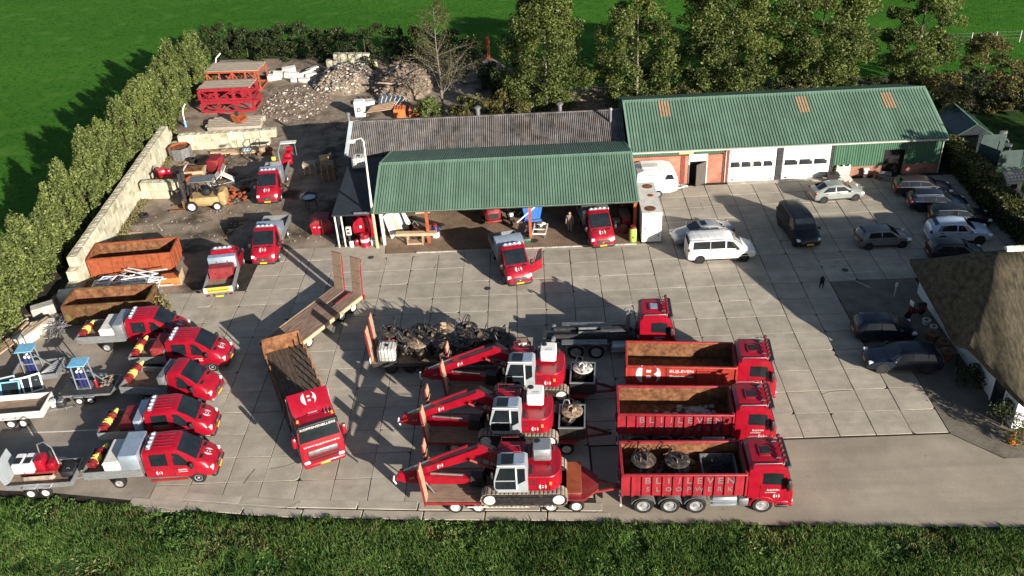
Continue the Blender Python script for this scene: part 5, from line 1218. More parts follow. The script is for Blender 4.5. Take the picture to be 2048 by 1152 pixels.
# long low loader behind the flatbed truck
LLc = (-15.9, -4.05); LLr = 59.5
t = thing('low_loader', 'long boarded low loader with its two ramps raised', 'trailer', (*LLc, 0), LLr+180)
for s in (-1, 1):
    m_ = MB(); m_.box(0, 7.7, s*.7-.07, s*.7+.07, .55, .85); part(t, 'chassis_rail', m_, 'red_dull')
    m_ = MB(); m_.box(.1, 7.7, s*1.27-.04, s*1.27+.04, .66, .93); part(t, 'side_rail', m_, 'wood_pale' if s < 0 else 'wood_pale')
    for xx in (1.0, 2.2, 5.6): wheel(t, xx, s*1.02, .40, .30, s, 'rim_white')
    ramp(t, 0.0, s*.82, .86, 2.9, .82, 6, ('red_dull', 'wood_deck'))
    m_ = MB(); m_.box(-.25, -.05, s*1.0-.25, s*1.0+.25, .48, .72); part(t, 'light_board', m_, 'red_dull')
    m_ = MB(); m_.box(-.28, -.24, s*1.0-.18, s*1.0+.18, .54, .66); part(t, 'tail_light', m_, 'lamp_red')
    m_ = MB(); m_.bar((7.5, s*.5, .5), (8.4, s*.05, .6), .1, .12); part(t, 'drawbar', m_, 'red_dull')
m_ = MB(); m_.box(0, 7.7, -1.25, 1.25, .82, .88); dk = part(t, 'deck', m_, 'dark_steel')
planks(dk, 2.2, 7.65, 1.22, .88, 9, 'wood_rust')
me = MB(); me.rbox(.1, 2.15, -.46, .46, 0, .06, .01); me = me.mesh('deck_board', 'wood_rust')
for y_ in (-.78, .78): link('deck_board', me, dk, (0, y_, .88))
m_ = MB(); m_.box(.3, 1.8, .22, .34, .88, 1.0); part(dk, 'guide_rail', m_, 'red_dull')
# flatbed semi-trailer with grabs
FB = (-13.1, -11.55); FBr = -1.5
t = thing('flatbed_trailer', 'low flatbed trailer crowded with grabs and a caged tank', 'trailer', (*FB, 0), FBr)
for s in (-1, 1):
    m_ = MB(); m_.box(0, 9.8, s*.65-.07, s*.65+.07, .50, .80); part(t, 'chassis_rail', m_, 'dark_steel')
    m_ = MB(); m_.box(0, 9.8, s*1.27-.03, s*1.27+.03, .66, .88); part(t, 'side_rail', m_, 'dark_steel')
    for xx in (1.2, 2.4, 3.6): wheel(t, xx, s*1.0, .40, .34, s, 'rim_dark')
    ramp(t, 0, s*.72, .62, 2.5, .80, 3)
    m_ = MB(); m_.box(3.9, 8.6, s*1.30-.02, s*1.30+.02, .50, .66); part(t, 'side_guard', m_, 'alu')
m_ = MB(); m_.box(0, 9.8, -1.25, 1.25, .78, .84); dk = part(t, 'deck', m_, 'dark_steel')
planks(dk, .05, 9.75, 1.22, .84, 8, 'wood_deck')
m_ = MB(); m_.box(-.06, -.02, -1.25, -.75, .78, 1.25); part(t, 'warning_board', m_, 'plate_white')
for k in range(3): q = MB(); q.loft([[(-.068, -1.22+.16*k, .82), (-.068, -1.14+.16*k, .82), (-.068, -1.0+.16*k, 1.2), (-.068, -1.08+.16*k, 1.2)], [(-.062, -1.22+.16*k, .82), (-.062, -1.14+.16*k, .82), (-.062, -1.0+.16*k, 1.2), (-.062, -1.08+.16*k, 1.2)]]); part(t, 'red_stripe', q, 'lamp_red')

# ---------------------------------------------------------------- grabs: round turntable plate, body, two jaws, hoses
def grab(label, p, z, rz, sc=1.0, top='grapple', group='hydraulic grabs'):
    t = thing('hydraulic_grab', label, 'grab', (p[0], p[1], z), rz, group)
    rr = random.Random(int(p[0]*100))
    S = lambda *a: tuple(q*sc for q in a)
    for s in (-1, 1):
        m_ = MB(); m_.prism([S(s*.05, .75)[:2], S(s*.55, .55)[:2], S(s*.62, .25)[:2], S(s*.30, .0)[:2], S(s*.22, .05)[:2], S(s*.38, .35)[:2], S(s*.10, .50)[:2]], 'y', -.38*sc, .38*sc); part(t, 'jaw', m_, 'grapple')
        m_ = MB(); m_.cyl(S(s*.15, -.2, .95), S(s*.48, -.2, .50), .06*sc, n=8); part(t, 'jaw_cylinder', m_, 'steel')
    m_ = MB(); m_.rbox(-.32*sc, .32*sc, -.30*sc, .30*sc, .55*sc, 1.0*sc, .05); part(t, 'body', m_, 'grapple')
    m_ = MB(); m_.lathe((0, 0, 0), [(.25*sc, .98*sc), (.66*sc, 1.02*sc), (.68*sc, 1.08*sc), (.64*sc, 1.11*sc), (.30*sc, 1.12*sc)], 20); pl = part(t, 'turntable_plate', m_, top)
    for s in (-1, 1): m_ = MB(); m_.prism([S(-.22, 1.10)[:2], S(.22, 1.10)[:2], S(.14, 1.38)[:2], S(-.14, 1.38)[:2]], 'y', s*.18*sc-.03, s*.18*sc+.03); part(pl, 'lug', m_, top)
    for k in range(8): a = k*math.pi/4; m_ = MB(); m_.cyl((.52*sc*math.cos(a), .52*sc*math.sin(a), 1.09*sc), (.52*sc*math.cos(a), .52*sc*math.sin(a), 1.14*sc), .04, n=6); part(pl, 'bolt', m_, 'dark_steel')
    for k in range(3):
        a = rr.uniform(0, 6.28); b = a+rr.uniform(.4, 1.2); r1 = .25*sc; r2 = .62*sc
        m_ = MB(); m_.tube([(r1*math.cos(a), r1*math.sin(a), 1.12*sc), (r2*.8*math.cos(a), r2*.8*math.sin(a), 1.55*sc), (r2*math.cos((a+b)/2), r2*math.sin((a+b)/2), 1.62*sc), (r2*1.05*math.cos(b), r2*1.05*math.sin(b), 1.2*sc), (r2*.9*math.cos(b), r2*.9*math.sin(b), .75*sc)], .028, 6); part(t, 'hose', m_, 'hose')
    return t
gl = [((785, 655), 'black grab beside the caged tank and upright ramps', 'grapple'), ((844, 657), 'dark pink topped grab in the back row on the flatbed trailer', 'grapple'), ((887, 657), 'grab with tan round plate in the back row on the flatbed trailer', 'grapple_tan'), ((933, 657), 'grab with red fittings in the back row on the flatbed trailer', 'grapple'),
      ((990, 668), 'black grab at the end of the flatbed trailer deck', 'grapple'), ((837, 685), 'tan dusty grab in the front row on the flatbed trailer', 'grapple_tan'), ((887, 686), 'dark round plated grab in the front row on the flatbed trailer', 'grapple'), ((926, 684), 'black grab in the front row beside the excavator ramps', 'grapple'), ((815, 672), 'black grab wedged behind the tan dusty front grab', 'grapple'), ((864, 672), 'black grab wedged between tan plate grab and front row', 'grapple'), ((958, 672), 'dark grab beside the grab with red fittings', 'grapple'), ((1010, 682), 'rusty dark grab beside the pale cradle', 'grapple')]
for k, (p, lab, top) in enumerate(gl):
    q = gp(p[0], p[1], 1.98); q.y = min(-10.85, max(-12.3, q.y)); grab(lab, q, .885, random.uniform(0, 180), 1.08, top)
q = gp(775, 700, 1.6)
def ibc(label, p, z, rz, dark=False):
    t = thing('caged_tank', label, 'tank', (p[0], p[1], z), rz)
    m_ = MB(); m_.rbox(-.52, .52, -.46, .46, .14, 1.06, .08); part(t, 'tank', m_, 'white_dirty')
    m_ = MB(); m_.box(-.58, .58, -.5, .5, .06, .13); part(t, 'pallet', m_, 'dark_steel')
    for k in range(3): m_ = MB(); m_.box(-.58, .58, -.45+k*.40, -.35+k*.40, 0, .06); part(t, 'foot', m_, 'dark_steel')
    for k in range(6):
        x_ = -.55+k*.22
        m_ = MB(); m_.tube([(x_, -.49, .12), (x_, -.49, 1.08), (x_, .49, 1.08), (x_, .49, .12)], .012, 4); part(t, 'cage_bar', m_, 'steel')
    for k in range(5):
        z_ = .18+k*.22
        m_ = MB(); m_.tube([(-.56, -.5, z_), (.56, -.5, z_), (.56, .5, z_), (-.56, .5, z_), (-.56, -.5, z_)], .012, 4); part(t, 'cage_ring', m_, 'steel')
    m_ = MB(); m_.lathe((0, 0, 1.06), [(.12, 0), (.12, .06)], 12); part(t, 'filler_cap', m_, 'black')
    return t
ibc('white caged tank on the flatbed trailer beside the ramps', (q.x, max(-12.4, q.y)), .885, -2)
q = gp(785, 668, 1.6)
t = thing('pump_unit', 'small red and blue pump unit beside the white caged tank', 'pump', (q.x, -11.3, .885), 10)
m_ = MB(); m_.rbox(-.35, .35, -.25, .25, .1, .55, .05); part(t, 'engine', m_, 'lightblue'); m_ = MB(); m_.rbox(-.55, -.3, -.3, .3, .0, .75, .04); part(t, 'tank', m_, 'red_dull')
m_ = MB(); m_.cyl((.1, 0, .5), (.1, 0, .85), .1, n=10); part(t, 'air_filter', m_, 'red_dull'); m_ = MB(); m_.box(-.5, .5, -.32, .32, 0, .1); part(t, 'skid', m_, 'dark_steel')
q = gp(1030, 690, 1.3)
t = thing('support_cradle', 'pale pink steel frame lying at the end of the flatbed', 'cradle', (-4.05, -11.9, .885), 15)
for s in (-1, 1):
    m_ = MB(); m_.bar((-.7, s*.3, .15), (.8, s*.3, .15), .1, .12); part(t, 'beam', m_, 'offwhite')
    m_ = MB(); m_.bar((-.6, s*.3, .2), (-.2, s*.3, .75), .1, .1); part(t, 'upright', m_, 'red_orange')
m_ = MB(); m_.bar((-.4, -.35, .18), (-.4, .35, .18), .1, .1); part(t, 'cross_bar', m_, 'offwhite'); m_ = MB(); m_.bar((.5, -.35, .18), (.5, .35, .18), .1, .1); part(t, 'cross_bar', m_, 'offwhite')
# crates with grabs on the fronts of two trailers
for (loc, rz, lid, *_), lab, glab, top in ((TRL[1], 'open steel crate on the middle plant trailer', 'tan grab standing in the crate on the middle trailer', 'grapple_tan'), (TRL[2], 'open steel crate on the trailer beside the flatbed', 'pale dusty grab in the crate beside the flatbed of grabs', 'offwhite')):
    c = lp(loc, rz, 8.1, .0); crate_frame(lab, c, rz, .985); grab(glab, lp(loc, rz, 8.1, .25), 1.05, 40, .9, top)
# grabs in the container beside the grass
for lx, ly, lab, top in ((-5.9, .15, 'rusty scoop grab at the door end of the lettered container', 'grapple'), (-4.2, .1, 'round plated grab in the middle of the lettered container', 'grapple')):
    grab(lab, lp(T3[0], T3[1], lx, ly), 1.41, 30+lx*20, .95, top)
t = thing('scrap_heap', 'dark scrap lying between the grabs in the lettered container', 'scrap', (*lp(T3[0], T3[1], -5.0, 0), 1.41), T3[1]); m_ = MB(); r9 = random.Random(9)
for k in range(70): stone(m_, (r9.uniform(-1.7, 1.7), r9.uniform(-1.0, 1.0), r9.uniform(.05, .45)), r9.uniform(.1, .28), r9)
struct(part(t, 'scrap', m_, 'grapple'), 'stuff')
t = thing('steel_tray', 'square steel tray with hoses inside the lettered container', 'tray', (*lp(T3[0], T3[1], -2.1, 0), 1.41), T3[1])
for s in (-1, 1):
    m_ = MB(); m_.box(-.85, .85, s*.9-.03, s*.9+.03, 0, .7); part(t, 'side', m_, 'steel'); m_ = MB(); m_.box(s*.85-.03, s*.85+.03, -.86, .86, 0, .7); part(t, 'end', m_, 'steel')
m_ = MB(); m_.box(-.8, .8, -.86, .86, 0, .05); part(t, 'floor', m_, 'grease')
for k in range(6): m_ = MB(); rr = random.Random(k); m_.tube([(rr.uniform(-.6, .6), rr.uniform(-.6, .6), .2+.5*rr.random()) for _ in range(6)], .03, 5); part(t, 'hose', m_, 'hose')
# ---------------------------------------------------------------- loose things; shapes given as short part lists
def build(name, label, cat, p, rz, parts, z=0.0, group=None, sc=1.0):
    t = thing(name, label, cat, (p[0], p[1], z), rz, group)
    for nm, mt, kind, *a in parts:
        m_ = MB()
        if kind == 'b': m_.box(*a)
        elif kind == 'r': m_.rbox(*a[:6], a[6] if len(a) > 6 else .03)
        elif kind == 'c': m_.cyl(a[0], a[1], a[2], a[3] if len(a) > 3 else None, n=12)
        elif kind == 't': m_.tube(a[0], a[1], 7)
        elif kind == 'l': m_.lathe((0, 0, 0) if len(a) < 2 else a[1], a[0], 16)
        elif kind == 'bar': m_.bar(*a)
        elif kind == 'py': m_.prism(a[0], 'y', a[1], a[2])
        elif kind == 'px': m_.prism(a[0], 'x', a[1], a[2])
        elif kind == 'pz': m_.prism(a[0], 'z', a[1], a[2])
        elif kind == 'lx': m_.lathe(a[1], a[0], 16, 'x')
        elif kind == 'ly': m_.lathe(a[1], a[0], 16, 'y')
        if sc != 1: m_.xf(Matrix.Scale(sc, 4))
        m_.build(nm, mt, t)
    return t
M('moss_yellow', (.115, .055, .03), .9, var=.3, scale=1.5, col3=(.13, .12, .035), mix3=(.52, .62), scale3=1.6)
container('open_container', 'rusty orange open container beside the pile of window frames', (-33.45, 2.25), 5, -3.15, 3.1, .15, 1.62, 'rust_orange', ribs=7, hw=1.2)
container('open_container', 'rusty open container with mossy side behind a red pickup', (-32.75, -4.45), 3, -2.95, 2.9, .15, 1.65, 'moss_yellow', ribs=7, hw=1.15)
for i, (dx, dy, z) in enumerate(((-.6, .1, .31), (1.2, -.2, .31))):
    build('plastic_sack', 'blue sack lying in the rusty orange container', 'sack', (-33.5+dx, 2.2+dy), 30*i, [('sack', 'lightblue', 'r', -.3, .3, -.2, .2, 0, .22, .12)], z, 'sacks in the rusty container')
# pile of white window frames
rr = random.Random(11)
def frame_obj(w_, h_, th=.07):
    mb = MB()
    mb.box(-w_/2, w_/2, -h_/2, -h_/2+th, -.03, .03); mb.box(-w_/2, w_/2, h_/2-th, h_/2, -.03, .03); mb.box(-w_/2, -w_/2+th, -h_/2+th, h_/2-th, -.03, .03); mb.box(w_/2-th, w_/2, -h_/2+th, h_/2-th, -.03, .03)
    return mb
fm = [frame_obj(a, b).mesh('window_frame', mm) for a, b, mm in ((1.3, 1.0, 'white'), (2.2, .7, 'white'), (1.6, 1.1, 'offwhite'), (.9, .9, 'lightblue'))]
for k in range(20):
    o = link('window_frame', rr.choice(fm), None, (-33.0+rr.uniform(-2.2, 1.7), -.65+rr.uniform(-.75, .6), .12+.045*k*.7), rr.uniform(0, 3.1))
    o.rotation_euler = (rr.uniform(-.25, .25), rr.uniform(-.2, .2), rr.uniform(-.5, .5))
    tag(o, 'white plastic window frame in the pile between two rusty containers', 'window frame', 'window frames in the pile')
for k in range(16):
    m_ = MB(); L_ = rr.uniform(1.2, 3.4); m_.box(-L_/2, L_/2, -.04, .04, -.03, .03)
    o = m_.build('plastic_profile', rr.choice(['white', 'white', 'offwhite', 'alu_sky_tint', 'lightblue']), None, (-32.9+rr.uniform(-1.9, 1.9), -.6+rr.uniform(-.8, .65), .30+.045*k))
    o.rotation_euler = (0, rr.uniform(-.1, .1), rr.uniform(-.7, .9)); tag(o, 'loose white plastic profile lying across the window frame pile', 'profile', 'profiles on the frame pile')
build('panel_crate', 'crate of orange panels with a plywood end beside the frame pile', 'crate', (-29.95, -.35), 8, [('base', 'wood', 'b', -.8, .8, -.55, .55, 0, .12)]+[('panel', 'orange_plastic', 'b', -.78, .70, -.5+.14*k, -.40+.14*k, .12, .62-.02*k) for k in range(8)]+[('end_board', 'wood_pale', 'b', .74, .80, -.58, .58, .1, .85)])
# blocks, timber and wire by the left hedge
for k, (a, b, lab) in enumerate((((-37.1, -6.3), 20, 'pale concrete block beside the wire heap'), ((-37.75, -7.6), 65, 'long pale concrete block beside the timber stack'), ((-38.1, -4.0), 30, 'grey concrete block in the shade of the hedge'), ((-36.9, -2.2), 10, 'concrete block at the stepped wall end'), ((-39.3, -11.6), 5, 'cream concrete block behind the boxes trailer'))):
    m_ = MB(); m_.rbox(-.8, .8, -.4, .4, 0, .75, .05); o = m_.build('concrete_block', 'block_white' if k != 2 else 'block_grey', None, (*a, 0), rad(b)); tag(o, lab, 'block')
for k in range(11):
    m_ = MB(); L_ = rr.uniform(4.2, 6.4); m_.box(-L_/2, L_/2, -.07, .07, -.05, .05)
    o = m_.build('timber_beam', rr.choice(['wood_yellow', 'wood_pale', 'wood', 'wood_grey']), None, (-39.4+.13*k, -8.6+rr.uniform(-.3, .3), .32+.03*k)); o.rotation_euler = (0, rad(-6+rr.uniform(-2, 2)), rad(64+rr.uniform(-5, 5)))
    tag(o, 'long sawn timber beam stacked against the blocks by the hedge', 'beam', 'timber beams by the hedge')
m_ = MB(); m_.box(-3.0, 3.0, -.04, .04, 0, .5); o = m_.build('edge_board', 'wood_grey', None, (-40.05, -7.9, .02), rad(62)); tag(o, 'grey weathered edge board standing along the timber beams', 'board')
t = thing('wire_heap', 'tangled grey wire heap beside the concrete block', 'wire', (-36.05, -6.5, 0))
m_ = MB()
for k in range(26): m_.tube([(rr.gauss(0, .45), rr.gauss(0, .5), .05+abs(rr.gauss(0, .35))) for _ in range(7)], .022, 4)
struct(m_.build('wire', 'steel', t), 'stuff')
build('red_pipe', 'bent red pipe against the mossy rusty container', 'pipe', (-35.75, -5.2), 0, [('pipe', 'red_orange', 't', [(0, -.3, .1), (0, .1, .6), (-.1, .4, 1.1), (-.15, .9, 1.2)], .10)])
# ---------------------------------------------------------------- small trailers
def small_trailer(name, label, p, rz, L, hw, sides, axles, mat='alu', floor='wood_deck', bar=1.3, z=.55, r=.32, tail=True):
    t = thing(name, label, 'trailer', (p[0], p[1], 0), rz)
    m_ = MB(); m_.box(-L/2, L/2, -hw, hw, z, z+.06); part(t, 'floor', m_, floor)
    for s in (-1, 1):
        m_ = MB(); m_.box(-L/2, L/2, s*hw-.025, s*hw+.025, z-.05, z+sides); part(t, 'side_panel', m_, mat)
        m_ = MB(); m_.bar((L/2, s*.35, z-.06), (L/2+bar, 0, z-.08), .07, .09); part(t, 'drawbar', m_, 'steel')
        m_ = MB(); m_.box(-L/2, L/2, s*.5-.04, s*.5+.04, z-.16, z-.04); part(t, 'chassis_rail', m_, 'steel')
        for xx in axles:
            wheel(t, xx, s*(hw+.14), r, .2, s, 'rim_white'); m_ = MB(); m_.rbox(xx-r*1.2, xx+r*1.2, s*(hw+.14)-.13, s*(hw+.14)+.13, r*2+.02, r*2+.08, .02); part(t, 'mudguard', m_, mat)
    m_ = MB(); m_.box(L/2-.025, L/2+.025, -hw+.03, hw-.03, z-.04, z+sides+.05); part(t, 'front_panel', m_, mat)
    if tail: m_ = MB(); m_.box(-L/2-.025, -L/2+.02, -hw+.03, hw-.03, z-.04, z+sides-.02); part(t, 'tailgate', m_, mat)
    m_ = MB(); m_.cyl((L/2+bar*.6, .12, .05), (L/2+bar*.6, .12, z+.25), .035, n=8); part(t, 'jockey_wheel', m_, 'steel')
    m_ = MB(); m_.rbox(L/2+bar-.1, L/2+bar+.15, -.05, .05, z-.12, z+.02, .03); part(t, 'coupling', m_, 'dark_steel')
    return t
def rack(label, p, rz, z):
    return build('bottle_rack', label, 'rack', p, rz, [('post', 'alu_sky_tint', 'bar', (sx*.42, sy*.4, 0), (sx*.38, sy*.36, 1.75), .06, .06) for sx in (-1, 1) for sy in (-1, 1)]+[('roof', 'lightblue', 'r', -.55, .55, -.5, .5, 1.75, 1.83, .03), ('rail', 'alu_sky_tint', 'bar', (-.42, -.4, .8), (.42, -.4, .8), .05, .05), ('rail', 'alu_sky_tint', 'bar', (-.42, .4, .8), (.42, .4, .8), .05, .05), ('floor', 'steel', 'b', -.45, .45, -.42, .42, 0, .05), ('brace', 'alu', 'bar', (.42, -.1, 1.3), (1.45, -.15, .15), .05, .05)], z, 'bottle racks on trailers')
def bottles(p, z, n, lab, grp):
    for k in range(n):
        t = thing('gas_bottle', lab, 'gas bottle', (p[0]+.26*(k % 2)-.13, p[1]+.28*(k//2)-.2, z), 0, grp)
        m_ = MB(); m_.lathe((0, 0, 0), [(.11, 0), (.12, .04), (.12, 1.0), (.09, 1.12)], 14); part(t, 'cylinder', m_, 'blue_drum')
        m_ = MB(); m_.lathe((0, 0, 1.12), [(.085, 0), (.085, .10), (.05, .14)], 12); part(t, 'cap', m_, 'white')
small_trailer('bottle_trailer', 'single axle alloy trailer with bottle rack beside the timber beams', (-34.9, -11.75), 6, 2.9, .85, .32, (-.1,))
rack('light blue topped rack on the single axle trailer', (-35.2, -11.7), 6, .61); bottles((-35.2, -11.7), .66, 3, 'blue gas bottle in the rack on the single axle trailer', 'bottles on the single axle trailer')
for k in range(5):
    m_ = MB(); m_.box(-.6, .6, -.04, .04, -.03, .03); o = m_.build('alloy_profile', 'alu', None, (-34.0, -12.0+.2*k, .72+.03*k)); o.rotation_euler = (0, .1, .5+.2*k); tag(o, 'loose alloy profile on the single axle trailer', 'profile', 'alloy profiles on the trailer')
small_trailer('bottle_trailer', 'low tandem flat trailer with bottle rack and scrap, between pickups', (-30.85, -13.45), 2, 3.3, .95, .08, (-.35, .35), floor='dark_steel', r=.26, z=.5, tail=False)
rack('light blue topped rack on the low tandem trailer', (-31.1, -13.4), 2, .56); bottles((-31.15, -13.4), .61, 4, 'blue gas bottle in the rack on the low tandem trailer', 'bottles on the tandem trailer')
build('fire_extinguisher', 'red extinguisher beside the rack on the low tandem trailer', 'extinguisher', (-30.35, -13.6), 0, [('cylinder', 'red', 'l', [(.09, 0), (.09, .5), (.04, .58)]), ('valve', 'black', 'c', (0, 0, .56), (0, 0, .68), .03)], .56)
t = thing('scrap_heap', 'heap of tan scrap on the front of the low tandem trailer', 'scrap', (-29.75, -13.45, .56))
m_ = MB()
for k in range(26): stone(m_, (rr.gauss(0, .25), rr.gauss(0, .3), .08+abs(rr.gauss(0, .14))), rr.uniform(.08, .16), rr)
struct(m_.build('scrap', 'grapple_tan', t), 'stuff')
small_trailer('tandem_trailer', 'cream open tandem trailer with white bucket on its drawbar', (-34.4, -15.55), 4, 3.5, .9, .45, (-.15, .55), mat='offwhite', bar=1.5)
build('bucket', 'white bucket standing on the cream trailer drawbar', 'bucket', (-32.35, -15.35), 0, [('bucket', 'white', 'l', [(.17, 0), (.21, .4), (.19, .4)]), ('handle', 'steel', 't', [(-.2, 0, .38), (0, 0, .5), (.2, 0, .38)], .012)], .56)
build('trailer_engine', 'dark winch engine beside the white bucket', 'engine', (-31.85, -15.35), 10, [('block', 'grease', 'r', -.25, .25, -.25, .25, 0, .35, .05), ('cover', 'steel', 'r', -.15, .2, -.2, .2, .35, .5, .05)], .52)
for k, (dx, dy, mt) in enumerate(((0, 0, 'lightblue'), (.55, .35, 'white'), (-.5, .5, 'alu_sky_tint'), (1.1, .6, 'white'))):
    o = link('glazed_frame', frame_obj(1.2, 1.1, .09).mesh('glazed_frame', mt), None, (-35.9+dx, -13.6+dy, .55)); o.rotation_euler = (rad(62), 0, rad(8+6*k)); tag(o, 'upright window frame leaning in the row behind the cream trailer', 'window frame', 'frames behind the cream trailer')
    m_ = MB(); m_.box(-.5, .5, -.45, .45, -.008, .008); m_.build('pane', 'glass', o)
tt = small_trailer('machine_trailer', 'tandem trailer with raised tail ramp and tracked machine, coupled to a pickup', (-30.15, -21.45), 3, 3.6, .95, .25, (-.45, .35), mat='alu', bar=1.2, tail=False)
m_ = MB(); m_.bar((-1.8, 0, .62), (-2.1, 0, 1.95), 1.7, .06, up=(1, 0, 0)); part(tt, 'tail_ramp', m_, 'cab_grey')
mc = build('mini_dumper', 'red tracked mini machine with white bins and hoop bar', 'machine', (-30.3, -21.4), 3, [('track', 'track', 'r', -.9, .9, -.62, -.35, 0, .35, .12), ('track', 'track', 'r', -.9, .9, .35, .62, 0, .35, .12), ('chassis', 'red_dull', 'b', -.8, .9, -.4, .4, .25, .5), ('bin', 'white', 'r', -1.25, -.72, -.5, .5, .5, 1.15, .05), ('bin', 'white', 'r', -.68, -.15, -.5, .5, .5, 1.15, .05), ('bin_top', 'black', 'b', -1.18, -.80, -.35, .1, 1.15, 1.17), ('bin_top', 'black', 'b', -.6, -.25, -.35, .1, 1.15, 1.17), ('engine', 'red', 'r', -.05, .45, -.45, .35, .5, 1.3, .08), ('seat', 'red', 'r', .55, .95, -.35, .35, .5, .95, .06), ('hoop_bar', 'steel', 't', [(.05, .3, 1.1), (.1, .32, 1.85), (.5, .32, 2.0), (.95, .1, 1.75), (1.25, -.3, .9)], .04), ('muffler', 'grease', 'c', (.7, .2, 1.0), (.7, .2, 1.5), .08)], .62)
build('tool_bag', 'black tool case on the machine trailer front', 'case', (-28.75, -21.4), 0, [('case', 'black', 'r', -.35, .35, -.4, .4, 0, .4, .05), ('handle', 'steel', 't', [(-.1, -.1, .4), (0, -.1, .5), (.1, -.1, .4)], .02)], .62)
# ---------------------------------------------------------------- storage bay things
fk = build('forklift', 'ochre yellow forklift with dark mast beside the block wall', 'forklift', (-31.1, 12.0), 183, [
  ('body', 'fork_yellow', 'r', -1.25, .75, -.55, .55, .35, .95, .08), ('counterweight', 'fork_yellow', 'r', -1.65, -1.15, -.58, .58, .3, 1.25, .12), ('seat', 'black', 'r', -.65, -.2, -.3, .3, .95, 1.4, .06),
  ('roof', 'steel', 'r', -1.05, .55, -.55, .55, 2.05, 2.12, .03), ('post', 'black', 'bar', (.5, -.5, .9), (.35, -.5, 2.05), .07, .07), ('post', 'black', 'bar', (.5, .5, .9), (.35, .5, 2.05), .07, .07), ('post', 'black', 'bar', (-1.1, -.5, 1.2), (-.95, -.5, 2.05), .07, .07), ('post', 'black', 'bar', (-1.1, .5, 1.2), (-.95, .5, 2.05), .07, .07),
  ('mast_rail', 'dark_steel', 'b', .92, 1.10, -.42, -.30, .15, 2.7), ('mast_rail', 'dark_steel', 'b', .92, 1.10, .30, .42, .15, 2.7), ('mast_bar', 'dark_steel', 'b', .95, 1.05, -.3, .3, 2.5, 2.65), ('mast_bar', 'dark_steel', 'b', .95, 1.05, -.3, .3, 1.2, 1.3),
  ('carriage', 'rust', 'b', 1.10, 1.2, -.55, .55, .25, .85), ('fork', 'rust', 'b', 1.15, 2.2, -.45, -.32, .08, .14), ('fork', 'rust', 'b', 1.15, 2.2, .32, .45, .08, .14), ('steering_wheel', 'black', 'c', (.15, 0, 1.3), (.2, 0, 1.33), .18)], sc=1.3)
for x_, r_ in ((.80, .50), (-1.36, .40)):
    for s in (-1, 1): wheel(fk, x_, s*.68, r_, .32, s, 'rim_white')
octo = [(1.05*math.cos(math.pi/8+k*math.pi/4), 1.05*math.sin(math.pi/8+k*math.pi/4)) for k in range(8)]
t = thing('octagonal_crate', 'octagonal rusty crate full of rubble in the wall corner', 'crate', (-36.6, 23.2, 0))
for k in range(8):
    a, b = octo[k], octo[(k+1) % 8]; m_ = MB(); m_.bar((a[0], a[1], .57), (b[0], b[1], .57), .05, 1.1); part(t, 'side_plate', m_, 'rust_orange' if k < 4 else 'steel')
m_ = MB(); m_.prism(octo, 'z', .1, .92); part(t, 'fill', m_, 'rust')
build('engine_unit', 'red engine unit beside the long block wall', 'machine', (-36.9, 18.6), 25, [('skid', 'dark_steel', 'b', -.8, .8, -.5, .5, 0, .2), ('engine', 'red', 'r', -.5, .35, -.35, .35, .2, .95, .1), ('tank', 'red', 'r', .35, .75, -.3, .3, .3, .8, .08), ('pipe', 'rust', 't', [(-.6, .2, .5), (-.9, .2, .9), (-.4, .3, 1.2)], .06), ('base', 'rust_orange', 'b', -.7, .8, -.9, -.5, 0, .35)])
build('tipping_skip', 'white edged orange tipping skip beside the forklift', 'skip', (-33.6, 18.0), 4, [('tray', 'wood_pale', 'py', [(-.9, .15), (.7, .15), (1.0, 1.0), (-.9, 1.0)], -.7, .7), ('liner', 'rust_orange', 'b', -.85, .85, -.78, -.70, .1, .75), ('end', 'white_dirty', 'b', -.95, -.85, -.75, .75, .1, 1.15), ('fill', 'rust', 'b', -.8, .8, -.6, .6, 1.0, 1.06)])
build('generator', 'dull red generator with louvres in the storage bay', 'generator', (-32.1, 19.6), -8, [('cabinet', 'red_dull', 'r', -.55, .55, -.8, .8, .12, 1.35, .08), ('base', 'dark_steel', 'b', -.6, .6, -.85, .85, 0, .12)]+[('louvre', 'maroon', 'b', -.5, .5, -.83, -.79, .3+.16*k, .38+.16*k) for k in range(6)])
build('steel_hopper', 'white steel v shaped hopper plates beside the generator', 'hopper', (-30.9, 17.0), 20, [('plate', 'white_dirty', 'bar', (-1.3, -.2, .05), (-.1, .1, .9), .9, .05), ('plate', 'white_dirty', 'bar', (1.1, 0, .05), (.0, .1, .9), .9, .05), ('plate', 'offwhite', 'bar', (-.2, .4, .3), (.5, .6, 1.4), .7, .05), ('edge', 'steel', 't', [(-1.3, -.6, .08), (1.1, -.5, .08)], .04)])
t = thing('scrap_heap', 'heap of rusty scrap behind the forklift', 'scrap', (-29.3, 13.6, 0)); m_ = MB()
for k in range(60): stone(m_, (rr.gauss(0, .7), rr.gauss(0, .6), .1+abs(rr.gauss(0, .3))), rr.uniform(.12, .28), rr)
struct(m_.build('scrap', 'rust_orange', t), 'stuff')
for k in range(9):
    m_ = MB(); L_ = rr.uniform(1.8, 3.4); m_.box(-L_/2, L_/2, -.09, .09, 0, .1); o = m_.build('timber_beam', rr.choice(['wood', 'wood_grey', 'wood_pale']), None, (-31.6+rr.uniform(-1.3, 1.3), 23.75+rr.uniform(-.4, .3), .0+.10*(k//3))); o.rotation_euler = (0, 0, rr.uniform(-.12, .12)); tag(o, 'short weathered timber beam below the low block wall', 'beam', 'timber beams below the low block wall')
